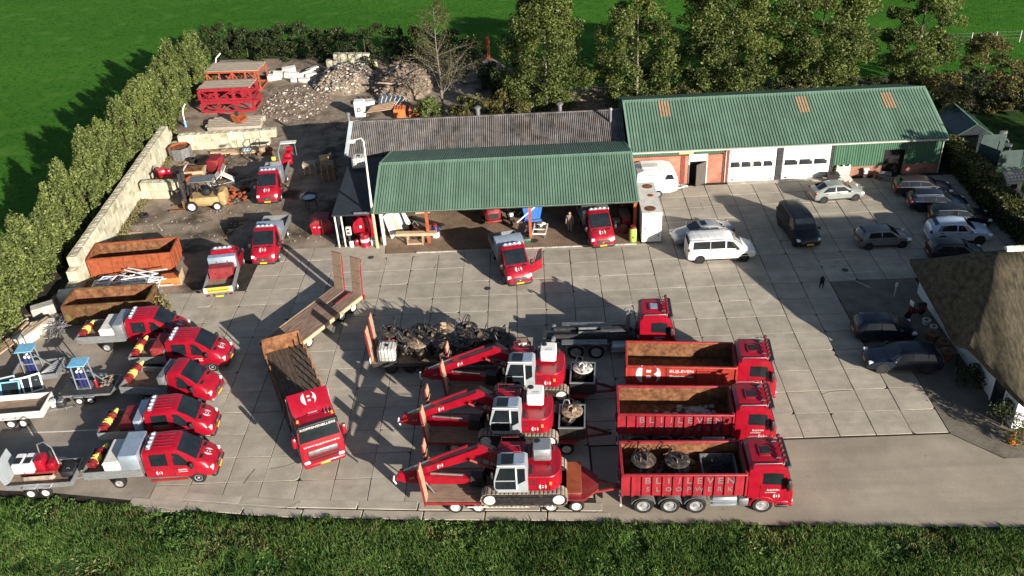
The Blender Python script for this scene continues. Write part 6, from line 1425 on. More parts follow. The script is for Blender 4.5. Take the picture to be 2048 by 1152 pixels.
build('folding_stool', 'light blue and white striped stool beside the timber beams', 'stool', (-30.1, 23.0), 5, [('seat', 'lightblue', 'b', -.4, .4, -.3, .3, .5, .56)]+[('stripe', 'white', 'b', -.22+.28*k, -.12+.28*k, -.305, .305, .505, .565) for k in range(2)]+[('leg', 'steel', 'bar', (sx*.35, sy*.25, 0), (sx*.3, sy*.22, .5), .05, .05) for sx in (-1, 1) for sy in (-1, 1)])
build('plate_compactor', 'tan compactor with tall hoop handle near the low block wall', 'compactor', (-28.6, 23.0), 10, [('plate', 'rust', 'r', -.5, .5, -.4, .4, 0, .25, .06), ('engine', 'grapple_tan', 'r', -.3, .4, -.3, .3, .25, .75, .08), ('handle', 'grease', 't', [(-.3, -.3, .5), (-.5, -.3, 1.3), (-.3, -.1, 1.6), (-.1, .2, 1.5), (-.2, .3, .6)], .04), ('roller', 'rust', 'ly', [(.3, -.45), (.3, .45)], (.75, 0, .3))])
build('work_machine', 'red machine with silver hoop carried behind the storage yard pickup', 'machine', (-25.05, 19.0), -86, [('engine', 'red', 'r', -.4, .4, -.35, .35, .1, .8, .1), ('bucket', 'red', 'r', .5, 1.0, -.5, .5, .0, .5, .08), ('hoop_bar', 'alu_sky_tint', 't', [(.9, -.6, .2), (.9, -.62, 1.3), (-.9, -.6, 1.5), (-.95, .5, 1.5)], .045), ('deck', 'white_dirty', 'b', -1.35, -.75, -.75, .75, 1.3, 1.37), ('leg', 'steel', 'bar', (-1.05, .6, 0), (-1.05, .6, 1.3), .06, .06), ('tank', 'red', 'ly', [(.22, -.3), (.22, .3)], (-.3, .2, 1.0))], .99)
build('warning_lamp', 'yellow warning lamp behind the storage yard pickup box', 'lamp', (-26.2, 18.3), 0, [('housing', 'yellow', 'r', -.2, .2, -.15, .15, 0, .35, .05), ('foot', 'black', 'b', -.22, .22, -.17, .17, -.06, 0)], 1.36)
def pallet_parts(z, mt='wood_grey'):
    return [('slat', mt, 'b', -.6, .6, -.4+.2*k-.07, -.4+.2*k+.07, z+.11, z+.135) for k in range(5)]+[('bearer', mt, 'b', -.06+.52*k, .06+.52*k, -.45, .45, z, z+.11) for k in (-1, 0, 1)]
for k in range(7): build('pallet', 'wooden pallet in the tidy stack at the dark shed corner', 'pallet', (-23.0+rr.uniform(-.04, .04), 18.2+rr.uniform(-.04, .04)), 3+rr.uniform(-3, 3), pallet_parts(0), .15*k, 'pallets at the shed corner')
for k in range(11): build('pallet', 'dark pallet in the tall stack beside the shed wall', 'pallet', (-21.0+rr.uniform(-.04, .04), 16.6+rr.uniform(-.04, .04)), 4+rr.uniform(-4, 4), pallet_parts(0, 'wood'), .15*k, 'dark pallets beside the shed')
build('board_box', 'brown board box leaning on the tall pallet stack', 'box', (-21.35, 17.6), 15, [('box', 'wood_yellow', 'r', -.45, .35, -.35, .35, 0, .55, .02), ('flap', 'wood_pale', 'bar', (.35, 0, .55), (.65, 0, .75), .6, .03)], 1.3)
build('fire_bowl', 'round steel bowl on legs standing on wet ground', 'bowl', (-21.6, 11.0), 0, [('bowl', 'dark_steel', 'l', [(.3, .72), (.72, 1.0), (.85, 1.18), (.80, 1.19), (.6, 1.02), (.2, .85)]), ('fill', 'lead', 'l', [(.5, .95), (.55, 1.03), (.1, 1.06)])]+[('leg', 'dark_steel', 'bar', (.55*math.cos(a), .55*math.sin(a), 0), (.4*math.cos(a), .4*math.sin(a), .95), .06, .06) for a in (.5, 2.6, 4.7)])
build('waste_bin', 'bright red steel bin with sloping lid beside the lean-to', 'bin', (-19.75, 6.75), 8, [('body', 'red', 'py', [(-.85, .12), (.75, .12), (.85, 1.05), (-.95, 1.05)], -.7, .7), ('lid', 'red_dull', 'py', [(-.97, 1.05), (.87, 1.05), (.6, 1.32), (-.5, 1.38)], -.74, .74), ('foot', 'dark_steel', 'b', -.7, .6, -.6, -.45, 0, .12), ('foot', 'dark_steel', 'b', -.7, .6, .45, .6, 0, .12), ('label_plate', 'white', 'b', -.7, -.5, -.745, -.72, .75, .82), ('label_plate', 'white', 'b', -.3, -.05, -.745, -.72, .70, .78)])
# ---------------------------------------------------------------- lean-to and canopy things
build('water_tank', 'large red drum tank with black strap in the lean-to', 'tank', (-16.05, 5.6), 5, [('drum', 'red', 'ly', [(.35, -1.0), (.95, -.85), (1.02, -.5), (1.02, .7), (.5, .95)], (0, 0, 1.15)), ('strap', 'black', 'ly', [(1.06, -.1), (1.06, .12)], (0, 0, 1.15)), ('rim', 'red_dull', 'ly', [(1.08, .42), (1.08, .55)], (0, 0, 1.15)), ('cradle', 'dark_steel', 'b', -.8, .8, -.7, .7, 0, .35), ('label_plate', 'white', 'b', -.35, -.18, -1.03, -.90, 1.3, 1.5)])
build('oil_drum', 'red drum with white band in front of the lean-to', 'drum', (-15.95, 4.05), 0, [('drum', 'red', 'l', [(.40, 0), (.36, .12), (.36, .95), (.34, 1.0)]), ('band', 'white', 'l', [(.368, .42), (.368, .68)]), ('lid_rim', 'red_dull', 'l', [(.375, .93), (.375, .98)])])
for k, (dx, mt, lab) in enumerate(((-1.05, 'white', 'white canister between meter box and banded red drum'), (.62, 'white', 'white canister between banded red drum and lamp post'), (-.68, 'red', 'slim red extinguisher beside the banded drum'), (-1.75, 'black', 'black canister at the lean-to post'), (1.35, 'white', 'small white canister beside the lamp post'))):
    build('canister', lab, 'canister', (-15.95+dx, 3.9+.12*k), 10*k, [('body', mt, 'r', -.16, .16, -.13, .13, 0, .52, .05), ('cap', 'black', 'c', (.05, 0, .52), (.05, 0, .6), .04)])
build('meter_box', 'small white meter box on a stand inside the lean-to', 'box', (-17.15, 4.25), 0, [('box', 'white_dirty', 'r', -.2, .2, -.12, .12, .9, 1.6, .02), ('stand', 'dark_steel', 'b', -.08, .08, -.06, .06, 0, .9), ('window', 'black', 'b', -.12, .12, -.135, -.115, 1.35, 1.5), ('window', 'black', 'b', -.12, .12, -.135, -.115, 1.05, 1.2)])
ibc('grey caged tank standing on the black lean-to roof', (-17.0, 11.6), 3.26, 2)
# lamp post
lpz = thing('lamp_post', 'tall pale lamp post beside the canopy corner', 'lamp post', (-14.95, 3.62, 0))
m_ = MB(); m_.tube([(0, 0, 0), (0, 0, 3.2)], [.14, .12], 10); part(lpz, 'base_tube', m_, 'wood_pale')
m_ = MB(); m_.tube([(0, 0, 3.2), (0, .35, 6), (0, .7, 8.65), (-.15, .75, 8.9), (-.75, .8, 8.75)], [.10, .08, .06, .05, .045], 10); part(lpz, 'mast', m_, 'white_dirty')
m_ = MB(); m_.rbox(-1.25, -.65, .62, .98, 8.55, 8.76, .06); part(lpz, 'lamp_head', m_, 'white')
build('workbench', 'pale wooden bench on a trestle in front of the canopy floor', 'bench', (-11.85, 4.05), -3, [('top_beam', 'wood_pale', 'b', -1.6, 1.6, -.22, .22, .75, .98), ('shelf', 'wood', 'b', -.75, .55, -.3, .3, .12, .18), ('stretcher', 'wood_pale', 'b', -.75, .55, -.32, -.26, .05, .14)]+[('leg', 'wood', 'bar', (x_, sy*.3, 0), (x_, sy*.15, .75), .1, .1) for x_ in (-.7, .5) for sy in (-1, 1)])
build('oil_drum', 'dark blue drum with white bottom beside the orange post', 'drum', (-10.45, 5.0), 0, [('drum', 'blue_drum', 'l', [(.30, .45), (.30, .92), (.28, .95)]), ('bottom_band', 'white', 'l', [(.302, 0), (.302, .45)]), ('red_top', 'red_dull', 'l', [(.18, .95), (.18, 1.15)])])
for k in range(4):
    m_ = MB(); m_.box(-.03, .03, -.75, .75, 0, 2.0); o = m_.build('wall_board', ['white', 'white_dirty', 'wood_pale', 'door_white'][k], None, (-13.7+.25*k, 5.6+.35*k, .02)); o.rotation_euler = (0, rad(-14-4*k), rad(-20)); tag(o, 'pale board leaning against the white canopy side wall', 'board', 'boards leaning in the canopy')
build('scrap_jumble', 'jumble of black tubes and a tyre below the leaning boards', 'scrap', (-12.6, 5.9), 20, [('tyre', 'rubber', 'ly', [(.34, -.04), (.36, 0), (.34, .04), (.28, .04), (.28, -.04)], (0, 0, .36)), ('tube', 'black', 't', [(-.6, 0, .3), (0, 0, .9), (.5, 0, .35)], .035), ('tube', 'steel', 't', [(-.2, .2, .1), (.5, .2, .8), (.9, .1, .2)], .03), ('box', 'red_dull', 'r', .2, .6, -.5, -.1, 0, .4, .04)])
build('black_beam', 'long black ramp plate lying on the canopy floor', 'plate', (-11.3, 7.4), -32, [('plate', 'black', 'r', -1.6, 1.6, -.28, .28, 0, .14, .05), ('rib', 'dark_steel', 'b', -1.5, 1.5, -.04, .04, .14, .2)], .012)
build('wooden_crate', 'small pale wooden crate on the canopy floor', 'crate', (-11.9, 9.5), 5, [('side', 'wood_pale', 'b', -.6, .6, -.42, -.38, 0, .7), ('side', 'wood_pale', 'b', -.6, .6, .38, .42, 0, .7), ('end', 'wood_pale', 'b', -.6, -.56, -.38, .38, 0, .7), ('end', 'wood_pale', 'b', .56, .6, -.38, .38, 0, .7), ('floor', 'wood', 'b', -.56, .56, -.38, .38, 0, .05)], .012)
build('compressor', 'dull red compressor with grille behind the open door pickup', 'compressor', (-6.0, 6.9), -77, [('hood', 'red_dull', 'r', -1.0, .9, -.62, .62, .55, 1.55, .18), ('grille', 'black', 'b', .88, .93, -.4, .4, .8, 1.25), ('bumper', 'red_dull', 'r', .85, 1.05, -.62, .62, .5, .68, .04), ('axle', 'dark_steel', 'c', (0, -.75, .35), (0, .75, .35), .05), ('wheel', 'rubber', 'ly', [(.34, .62), (.35, .66), (.35, .8), (.34, .84)], (0, 0, .35)), ('wheel', 'rubber', 'ly', [(.34, -.84), (.35, -.8), (.35, -.66), (.34, -.62)], (0, 0, .35)), ('hood_seam', 'maroon', 'b', -.9, .8, -.02, .02, 1.53, 1.56)], .012)
build('tilting_bin', 'bright blue tilting bin with white arms under the canopy', 'bin', (-2.75, 7.3), 6, [('tray', 'blue', 'py', [(-.6, .35), (.6, .35), (.8, 1.3), (-.8, 1.3)], -.6, .6), ('arm', 'white', 'bar', (-1.3, -.62, .1), (.3, -.62, 1.45), .08, .1), ('arm', 'lightblue', 'bar', (-1.1, .62, .1), (.4, .62, 1.45), .08, .1), ('base', 'blue', 'b', -.7, .7, -.55, .55, 0, .14), ('foot', 'steel', 'b', -.6, .6, -.3, .3, .14, .35)], .012)
build('steel_tray', 'white steel frame tray leaning beside the orange post', 'tray', (-2.15, 4.75), -8, [('side', 'white_dirty', 'b', -.55, -.47, -.85, .85, .35, .45), ('side', 'white_dirty', 'b', .47, .55, -.85, .85, .35, .45), ('end', 'white_dirty', 'b', -.47, .47, -.85, -.77, .35, .45), ('end', 'white_dirty', 'b', -.47, .47, .77, .85, .35, .45), ('bar', 'white_dirty', 'b', -.47, .47, -.1, -.02, .36, .44), ('panel', 'black', 'b', -1.05, -.58, -.8, .8, .30, .36), ('leg', 'steel', 'b', -.5, -.42, -.8, -.72, 0, .35), ('leg', 'steel', 'b', .42, .5, -.8, -.72, 0, .35), ('leg', 'steel', 'b', -.5, -.42, .72, .8, 0, .35), ('leg', 'steel', 'b', .42, .5, .72, .8, 0, .35), ('pipe', 'white', 't', [(.0, .2, .5), (.2, .4, .7), (.3, .7, .5)], .09)], .012)
build('motor_scooter', 'black two wheeler with pale fairing beside the dull red compressor', 'scooter', (-4.55, 6.7), -75, [('wheel', 'rubber', 'ly', [(.24, -.06), (.26, 0), (.24, .06)], (.55, 0, .26)), ('wheel', 'rubber', 'ly', [(.24, -.06), (.26, 0), (.24, .06)], (-.55, 0, .26)), ('body', 'black', 'py', [(-.7, .4), (.1, .3), (.5, .45), (.45, 1.0), (.3, 1.0), (.15, .5), (-.2, .5), (-.3, .8), (-.75, .8)], -.15, .15), ('seat', 'black', 'r', -.75, -.1, -.16, .16, .78, .9, .05), ('fairing', 'white', 'r', .35, .5, -.2, .2, .8, 1.1, .05), ('handlebar', 'black', 't', [(.3, -.35, 1.1), (.36, 0, 1.12), (.3, .35, 1.1)], .025)], .012)
build('hand_tool_box', 'small green tool box beside the orange post base', 'box', (-3.2, 3.6), 10, [('box', 'green_wall', 'r', -.3, .3, -.15, .15, 0, .25, .03), ('hose_coil', 'black', 'l', [(.25, 0), (.3, .04), (.25, .08), (.2, .04)], (.55, -.15, .0))], .012)
build('gas_canister', 'lime green gas bottle with hazard mark beside the white cabinet', 'gas bottle', (4.95, 2.95), 0, [('cylinder', 'green_bin', 'l', [(.28, 0), (.30, .05), (.30, 1.0), (.22, 1.12)]), ('collar', 'red_dull', 'l', [(.2, 1.12), (.2, 1.3), (.16, 1.3)]), ('hazard_mark', 'black', 'py', [(-.08, .4), (.08, .4), (0, .56)], -.305, -.298)])
# clutter along the right canopy wall
for k, (x_, y_, w_, h_, mt, lab, nm) in enumerate(((4.7, 5.2, .35, 1.0, 'red_dull', 'dull red cabinet inside the canopy near the white cabinet', 'cabinet'), (4.6, 6.4, .45, .8, 'grease', 'greasy machine block beside the dull red cabinet under the canopy', 'machine_block'), (4.75, 7.6, .4, 1.4, 'maroon', 'maroon cupboard deep inside the canopy behind the red pickup', 'cupboard'), (3.95, 5.6, .3, .5, 'grey_car', 'grey bucket of parts beside the red pickup', 'parts_bucket'), (4.4, 4.3, .25, .6, 'brick_dark', 'dark red canister beside the lime gas bottle', 'canister'))):
    build(nm, lab, nm.split('_')[-1], (x_, y_), 5*k, [('body', mt, 'r', -w_, w_, -w_, w_, 0, h_, .05), ('lid', 'steel', 'r', -w_*.9, w_*.9, -w_*.9, w_*.9, h_, h_+.06, .03), ('handle', 'black', 'b', -.06, .06, -w_-.02, -w_, h_*.6, h_*.7)], .012)
# white cabinet with rusty roof
cb = build('site_cabinet', 'tall white cabinet with rust stained roof beside the canopy', 'cabinet', (6.33, 5.1), 0, [('shell', 'white', 'b', -.74, .74, -2.6, 2.6, .12, 2.55), ('roof', 'white_dirty', 'b', -.77, .77, -2.63, 2.63, 2.55, 2.61), ('skid', 'rust', 'b', -.7, -.5, -2.55, 2.55, 0, .12), ('skid', 'rust', 'b', .5, .7, -2.55, 2.55, 0, .12), ('door', 'white', 'r', -.58, .52, -2.64, -2.60, .25, 2.3, .015), ('notice', 'gutter', 'b', -.20, .18, -2.655, -2.635, 1.55, 1.9), ('notice_face', 'white', 'b', -.15, .13, -2.662, -2.65, 1.6, 1.85), ('hinge', 'black', 'b', .46, .56, -2.66, -2.62, 1.9, 2.0), ('hinge', 'black', 'b', .46, .56, -2.66, -2.62, .6, .7), ('handle', 'black', 'b', -.54, -.42, -2.67, -2.63, 1.25, 1.32), ('sticker', 'plate_yellow', 'b', -.25, .2, -2.62, -2.60, 2.38, 2.48), ('rust_stain', 'rust', 'l', [(.45, 2.612), (.42, 2.618), (.1, 2.62)], (-.1, -1.9, 0)), ('rust_stain', 'rust', 'l', [(.42, 2.612), (.38, 2.618), (.1, 2.62)], (.15, 1.9, 0)), ('rust_stain', 'rust_orange', 'l', [(.25, 2.612), (.22, 2.618), (.05, 2.62)], (.2, .3, 0))])
# caravan
cv = thing('caravan', 'rounded white caravan parked against the brick bay', 'caravan', (7.75, 11.1, 0), 2)
cp = [(-1.75, .45), (1.0, .40), (1.6, .55), (1.72, 1.1), (1.62, 1.75), (1.25, 2.25), (.6, 2.45), (-1.2, 2.48), (-1.7, 2.3)]
m_ = MB(); m_.loft([[(x, -1.02, z) for x, z in cp], [(x, -1.05, z) for x, z in cp], [(x, 1.05, z) for x, z in cp], [(x, 1.02, z) for x, z in cp]]); part(cv, 'body', m_, 'white', angle=20)
m_ = MB(); m_.prism([(.55, 1.62), (1.35, 1.62), (1.15, 2.05), (.75, 2.05)], 'y', -1.065, -1.05); part(cv, 'side_window', m_, 'glass')
m_ = MB(); m_.box(-1.5, 0, -1.07, -1.05, 2.05, 2.12); part(cv, 'awning_rail', m_, 'steel')
m_ = MB(); m_.rbox(-1.3, .1, -.5, .3, 2.47, 2.56, .04); part(cv, 'roof_vent', m_, 'offwhite')
m_ = MB(); m_.lathe((-.95, -1.06, 1.1), [(.30, 0), (.30, -.10), (.18, -.10), (.12, -.05)], 16, 'y'); part(cv, 'spare_wheel', m_, 'rubber')
m_ = MB(); m_.box(.30, .33, -1.065, -1.05, .6, 1.5); part(cv, 'door_seam', m_, 'gutter')
for s in (-1, 1): wheel(cv, .05, s*1.0, .33, .2, s); m_ = MB(); m_.bar((1.5, s*.5, .42), (2.7, 0, .42), .07, .09); part(cv, 'drawbar', m_, 'white_dirty')
m_ = MB(); m_.cyl((2.3, 0, .05), (2.3, 0, .75), .04, n=8); part(cv, 'jockey_wheel', m_, 'steel')
# things along the barn wall
for k in range(2):
    build('pallet', 'white pallet leaning on the green barn wall', 'pallet', (23.55+.1*k, 11.75-.05*k), 4, pallet_parts(0, 'white_dirty'), .02+.15*k, 'white pallets at the barn wall')
build('pallet', 'white pallet standing upright against the green barn wall', 'pallet', (23.7, 12.15), 4, [('slat', 'white_dirty', 'b', -.6, .6, -.05, 0, .25+.2*k, .39+.2*k) for k in range(4)]+[('bearer', 'white_dirty', 'b', -.06+.52*k, .06+.52*k, 0, .1, .2, 1.1) for k in (-1, 0, 1)], .12)
build('barrow', 'black wheelbarrow tipped beside the white pallets', 'wheelbarrow', (22.75, 11.6), 0, [('tray', 'black', 'py', [(-.5, .25), (.2, .15), (.45, .75), (-.6, .8)], -.35, .35), ('wheel', 'rubber', 'ly', [(.18, -.05), (.2, 0), (.18, .05)], (.5, 0, .2)), ('handle', 'wood', 'bar', (-1.0, -.28, .55), (.4, -.2, .3), .05, .05), ('handle', 'wood', 'bar', (-1.0, .28, .55), (.4, .2, .3), .05, .05)])
build('wall_cupboard', 'small white post box beside the barn doorway', 'box', (25.6, 12.1), 0, [('post', 'white_dirty', 'b', -.12, .12, -.1, .1, 0, .75), ('cap', 'white', 'b', -.2, .25, -.14, .14, .75, .85)])
build('brick_stack', 'small stack of reddish bricks beside the barn doorway', 'bricks', (26.6, 12.0), 5, [('brick', 'brick', 'b', -.3+.22*k, -.1+.22*k, -.2, .2, 0, .35+.08*(k % 2)) for k in range(3)])
build('garden_bench', 'grey metal bench beside the brick stack', 'bench', (27.0, 11.4), -20, [('seat', 'steel', 'b', -.5, .5, -.15, .15, .35, .4), ('leg', 'steel', 'b', -.45, -.38, -.12, .12, 0, .35), ('leg', 'steel', 'b', .38, .45, -.12, .12, 0, .35), ('backrest', 'steel', 'b', -.5, .5, .13, .17, .4, .75)])

# loose clutter on the mud of the storage bays
rr = random.Random(77)
for k in range(22):
    m_ = MB(); L_ = rr.uniform(.7, 2.2); m_.box(-L_/2, L_/2, -.07, .07, 0, .05); x_, y_ = rr.choice([(-36, 21), (-34, 20.5), (-30, 20.5), (-35.5, 8), (-34.5, 6.5), (-28.5, 16), (-31.5, 15.5), (-27.5, 8)])
    o = m_.build('loose_board', rr.choice(['wood', 'wood_grey', 'wood_pale', 'rust', 'white_dirty']), None, (x_+rr.gauss(0, .9), y_+rr.gauss(0, .7), .01), rr.uniform(0, 3.1)); tag(o, 'loose board lying on the muddy floor of the storage bays', 'board', 'loose boards on the mud')
for k, (x_, y_, z_) in enumerate(((-35.0, 21.8, 0), (-35.1, 21.75, .22), (-28.2, 14.9, 0), (-36.0, 10.8, 0))):
    m_ = MB(); m_.lathe((0, 0, 0), [(.22, 0), (.36, .0), (.40, .1), (.36, .2), (.22, .2)], 16, caps=False); o = m_.build('old_tyre', 'rubber', None, (x_, y_, z_+.005)); tag(o, ['old tyre under another tyre near the octagonal crate', 'old tyre on top of another near the octagonal crate', 'single old tyre beside the rusty scrap heap', 'single old tyre against the long block wall'][k], 'tyre')
build('board_box', 'pale board box tipped open beside the long block wall', 'box', (-34.6, 5.0), 20, [('side', 'wood_pale', 'b', -.7, .7, -.5, -.45, 0, .7), ('side', 'wood_grey', 'bar', (-.7, 0, .1), (.6, 0, .7), .9, .05), ('end', 'dark_steel', 'b', .65, .7, -.45, .45, 0, .8), ('base', 'wood', 'b', -.7, .65, -.45, .5, 0, .05)])
# ---------------------------------------------------------------- rear storage: frame stacks, rubble
def frame_stack(name, label, p, rz, L, W, H, mat, deck, n, z=0, c=.16):
    t = thing(name, label, 'frame stack', (p[0], p[1], z), rz)
    for s in (-1, 1):
        y_ = s*W/2
        for zz in (0, H): m_ = MB(); m_.bar((-L/2, y_, zz+.08), (L/2, y_, zz+.08), .14, c); part(t, 'chord', m_, mat)
        for k in range(n+1): m_ = MB(); x_ = -L/2+L*k/n; m_.box(x_-c*.5, x_+c*.5, y_-.065, y_+.065, .16, H); part(t, 'upright', m_, mat)
        for k in range(n): m_ = MB(); x0 = -L/2+L*k/n; x1 = x0+L/n; m_.bar((x0, y_, .16 if k % 2 else H), (x1, y_, H if k % 2 else .16), .1, .1); part(t, 'diagonal', m_, mat)
    for xx in (-L/2, L/2):
        for zz in (.08, H+.08): m_ = MB(); m_.bar((xx, -W/2, zz), (xx, W/2, zz), .12, .14); part(t, 'end_bar', m_, mat)
    if deck:
        nn = 4; w_ = W/nn*1.02
        for k in range(nn): m_ = MB(); m_.rbox(-L/2-.12, L/2+.12, -w_/2+.01, w_/2-.01, 0, .07, .01); o = part(t, 'plank', m_, deck); o.location = (random.uniform(-.08, .08), -W/2+w_*(k+.5), H+.165)
    return t
frame_stack('truss_stack', 'orange steel truss stack topped with grey planks', (-36.0, 42.9), -3, 6.0, 3.0, 2.1, 'orange_post', 'wood_grey', 4)
frame_stack('frame_rack', 'lower red steel frame rack in the rear storage', (-35.0, 36.1), -1, 5.6, 2.8, 1.05, 'red_cont', None, 3, c=.34)
frame_stack('frame_rack', 'upper red steel frame rack topped with planks', (-35.15, 36.3), -1, 5.5, 2.7, 1.15, 'red_cont', 'wood_grey', 3, 1.22, c=.34)
t = thing('timber_mat', 'broad worn timber mat with ragged ends', 'timber mat', (-33.1, 30.6, 0), -1)
for k in range(6): m_ = MB(); a, b = random.uniform(2.6, 3.2), random.uniform(2.5, 3.1); m_.rbox(-a, b, -.24, .24, 0, .5, .04); o = part(t, 'plank', m_, 'wood_grey'); o.location = (0, -1.25+.5*k, .02)
build('excavator_bucket', 'rust orange excavator bucket lying on the timber mat', 'bucket', (-32.6, 30.5), 160, [('shell', 'rust_orange', 'py', [(-.6, .1), (-.1, 0), (.4, .05), (.65, .35), (.7, .8), (.55, .85), (.45, .45), (.1, .25), (-.5, .3)], -.55, .55), ('side', 'rust_orange', 'py', [(-.6, .1), (.4, .05), (.7, .8), (-.2, .7)], -.6, -.55), ('side', 'rust_orange', 'py', [(-.6, .1), (.4, .05), (.7, .8), (-.2, .7)], .55, .6), ('lug', 'dark_steel', 'py', [(.1, .6), (.5, .8), (.35, 1.1), (.1, 1.0)], -.15, .15)], .53)
build('standpipe', 'bent white standpipe with blue foot behind the timber mat', 'pipe', (-38.6, 31.0), 0, [('pipe', 'white', 't', [(0, 0, 0), (.02, 0, 1.4), (.15, 0, 2.0), (.5, 0, 2.5)], .07), ('foot', 'lightblue', 'c', (0, 0, 0), (0, 0, .6), .12)])
build('standpipe', 'bent white pole beside the orange truss stack', 'pipe', (-39.2, 45.6), 0, [('pipe', 'white', 't', [(0, 0, 0), (.0, 0, 1.8), (.3, 0, 2.6), (.9, 0, 3.1)], .08), ('foot', 'steel', 'c', (0, 0, 0), (0, 0, .3), .14)])
def mound(name, label, c, rx, ry, h, nst, mat, base, smin, smax, seed):
    t = thing(name, label, 'rubble heap', (c[0], c[1], 0)); rr = random.Random(seed)
    hf = lambda x, y: max(0, 1-(x/rx)**2-(y/ry)**2)**.8*h*(1+.25*math.sin(x*1.7+seed)*math.cos(y*1.9))
    m_ = MB(); n = 26; k0 = 0
    vs = []
    for i in range(n+1):
        for j in range(n+1):
            x = -rx*1.05+2.1*rx*i/n; y = -ry*1.05+2.1*ry*j/n; vs.append((x, y, hf(x, y)*.92-.03+rr.uniform(0, .06)))
    m_.v = vs
    for i in range(n):
        for j in range(n): a = i*(n+1)+j; m_.f.append((a, a+1, a+n+2, a+n+1)); m_.m.append(0); m_.s.append(False)
    struct(part(t, 'core', m_, base), 'stuff')
    for kk, mm in enumerate(mat):
        m_ = MB()
        for k in range(nst//len(mat)):
            a = rr.uniform(0, 6.283); q = math.sqrt(rr.random())*1.0; x, y = rx*q*math.cos(a), ry*q*math.sin(a); s = rr.uniform(smin, smax)*rr.uniform(.6, 1.2)
            stone(m_, (x, y, hf(x, y)+s*.15), s, rr)
        struct(part(t, 'stones', m_, mm), 'stuff')
    return t
mound('rubble_heap', 'pale broken concrete heap below the white block row', (-23.3, 42.2), 3.9, 4.0, 1.8, 1000, ['rubble', 'rubble', 'rubble_base', 'rubble', 'block_grey', 'block_white'], 'rubble_base', .08, .27, 2)
mound('rubble_heap', 'brown spread of brick rubble beside the frame racks', (-28.0, 36.5), 3.8, 5.5, .22, 420, ['rubble', 'rubble', 'rubble_base', 'rubble', 'block_white'], 'rubble_base', .06, .19, 4)
mound('rubble_heap', 'dark soil and slab heap behind the grey shed', (-16.7, 40.0), 3.4, 4.8, 2.3, 300, ['rubble_base', 'rubble'], 'rubble_base', .12, .4, 6)
mound('rubble_heap', 'sandy rubble strip behind the trees at the barn end', (4.3, 33.5), 3.6, 3.4, .5, 300, ['rubble', 'rubble_base', 'rubble'], 'rubble_base', .1, .25, 8)
for k, (pp, s_) in enumerate((((-17.9, 37.3), (2.2, 1.5, .18)), ((-16.0, 36.6), (1.8, 1.6, .15)), ((-15.3, 39.2), (1.6, 1.2, .2)), ((-17.6, 39.6), (1.4, 1.2, .2)))):
    m_ = MB(); m_.rbox(-s_[0]/2, s_[0]/2, -s_[1]/2, s_[1]/2, 0, s_[2], .03); o = m_.build('floor_slab', 'rubble', None, (*pp, 1.3+.25*k)); o.rotation_euler = (rad(-22), rad(8-9*k), rad(20*k)); tag(o, 'broken brown floor slab lying on the dark soil heap', 'slab', 'broken slabs on the soil heap')
for k in range(7):
    q = gp(662+14.5*k, 130, 0)
    for lev in range(2 if k not in (0, 6) else 1):
        m_ = MB(); m_.rbox(-.42, .42, -.4, .4, 0, .78, .05); o = m_.build('concrete_block', 'block', None, (q.x+.1*lev, q.y-.4, .79*lev), rad(rr.uniform(-7, 7)))
        tag(o, ['mossy concrete block in the lower row above the pale heap', 'mossy concrete block in the upper row above the pale heap'][lev], 'block', 'blocks above the pale heap')
for k in range(14):
    q = gp(545+rr.uniform(0, 85), 148+rr.uniform(-6, 16)); s_ = rr.uniform(.3, .7); m_ = MB(); m_.rbox(-s_*1.3, s_*1.3, -s_*.6, s_*.6, 0, s_, .04)
    o = m_.build('concrete_block', rr.choice(['block_white', 'block_white', 'offwhite']), None, (q.x, q.y, .0)); o.rotation_euler = (rr.uniform(-.2, .2), rr.uniform(-.2, .2), rr.uniform(-.6, .6)); tag(o, 'white concrete chunk beside the orange truss stack', 'block', 'white chunks beside the truss stack')
build('cabinet_bin', 'white cabinet with dark window behind the shed gable', 'cabinet', (-20.3, 31.8), 3, [('shell', 'white', 'r', -.55, .55, -.5, .5, .05, 1.7, .05), ('window', 'black', 'b', -.28, .12, -.52, -.49, .65, 1.05), ('window_face', 'white', 'b', -.16, .0, -.53, -.515, .75, .95), ('base', 'steel', 'b', -.5, .5, -.45, .45, 0, .05)])
build('white_bin', 'pale plastic tub behind the white cabinet', 'tub', (-19.7, 34.0), 10, [('tub', 'white_dirty', 'r', -.6, .6, -.5, .5, 0, .8, .1), ('rim', 'offwhite', 'r', -.64, .64, -.54, .54, .78, .86, .06)])
for k, xx in enumerate((-16.1, -14.5)):
    build('corrugated_crate', ['ridged orange crate beside the plank bundle', 'ridged orange crate nearest the bare tree'][k], 'crate', (xx, 31.3), 2, [('body', 'orange_plastic', 'b', -.6, .6, -.6, .6, 0, .9)]+[('ridge', 'orange_plastic', 'b', -.55+.28*j, -.43+.28*j, -.64, .64, .9, .97) for j in range(4)])
for k in range(5):
    m_ = MB(); m_.rbox(-1.3, 1.3, -.16, .16, 0, .12, .02); o = m_.build('scaffold_plank', 'wood', None, (-18.2+.1*k, 31.0+.3*k, .75+.05*k), rad(4+2*k)); o.rotation_euler = (0, rad(-5), rad(4+3*k)); tag(o, 'brown scaffold plank in the bundle beside the orange crates', 'plank', 'planks beside the orange crates')
for k in range(6):
    m_ = MB(); m_.box(-.03, .03, -.5, .5, 0, 1.6); o = m_.build('sheet_metal', 'lead', None, (-18.6+.32*k, 33.2, .1)); o.rotation_euler = (0, rad(18+6*k), rad(20)); tag(o, 'blue grey metal sheet leaning behind the plank bundle', 'sheet', 'metal sheets behind the planks')
m_ = MB(); m_.rbox(-.7, .7, -.06, .06, 0, 2.6, .03); o = m_.build('notice_panel', 'rust_orange', None, (-7.4, 48.6, 0), rad(70)); tag(o, 'upright orange panel among the dark shrubs', 'panel')
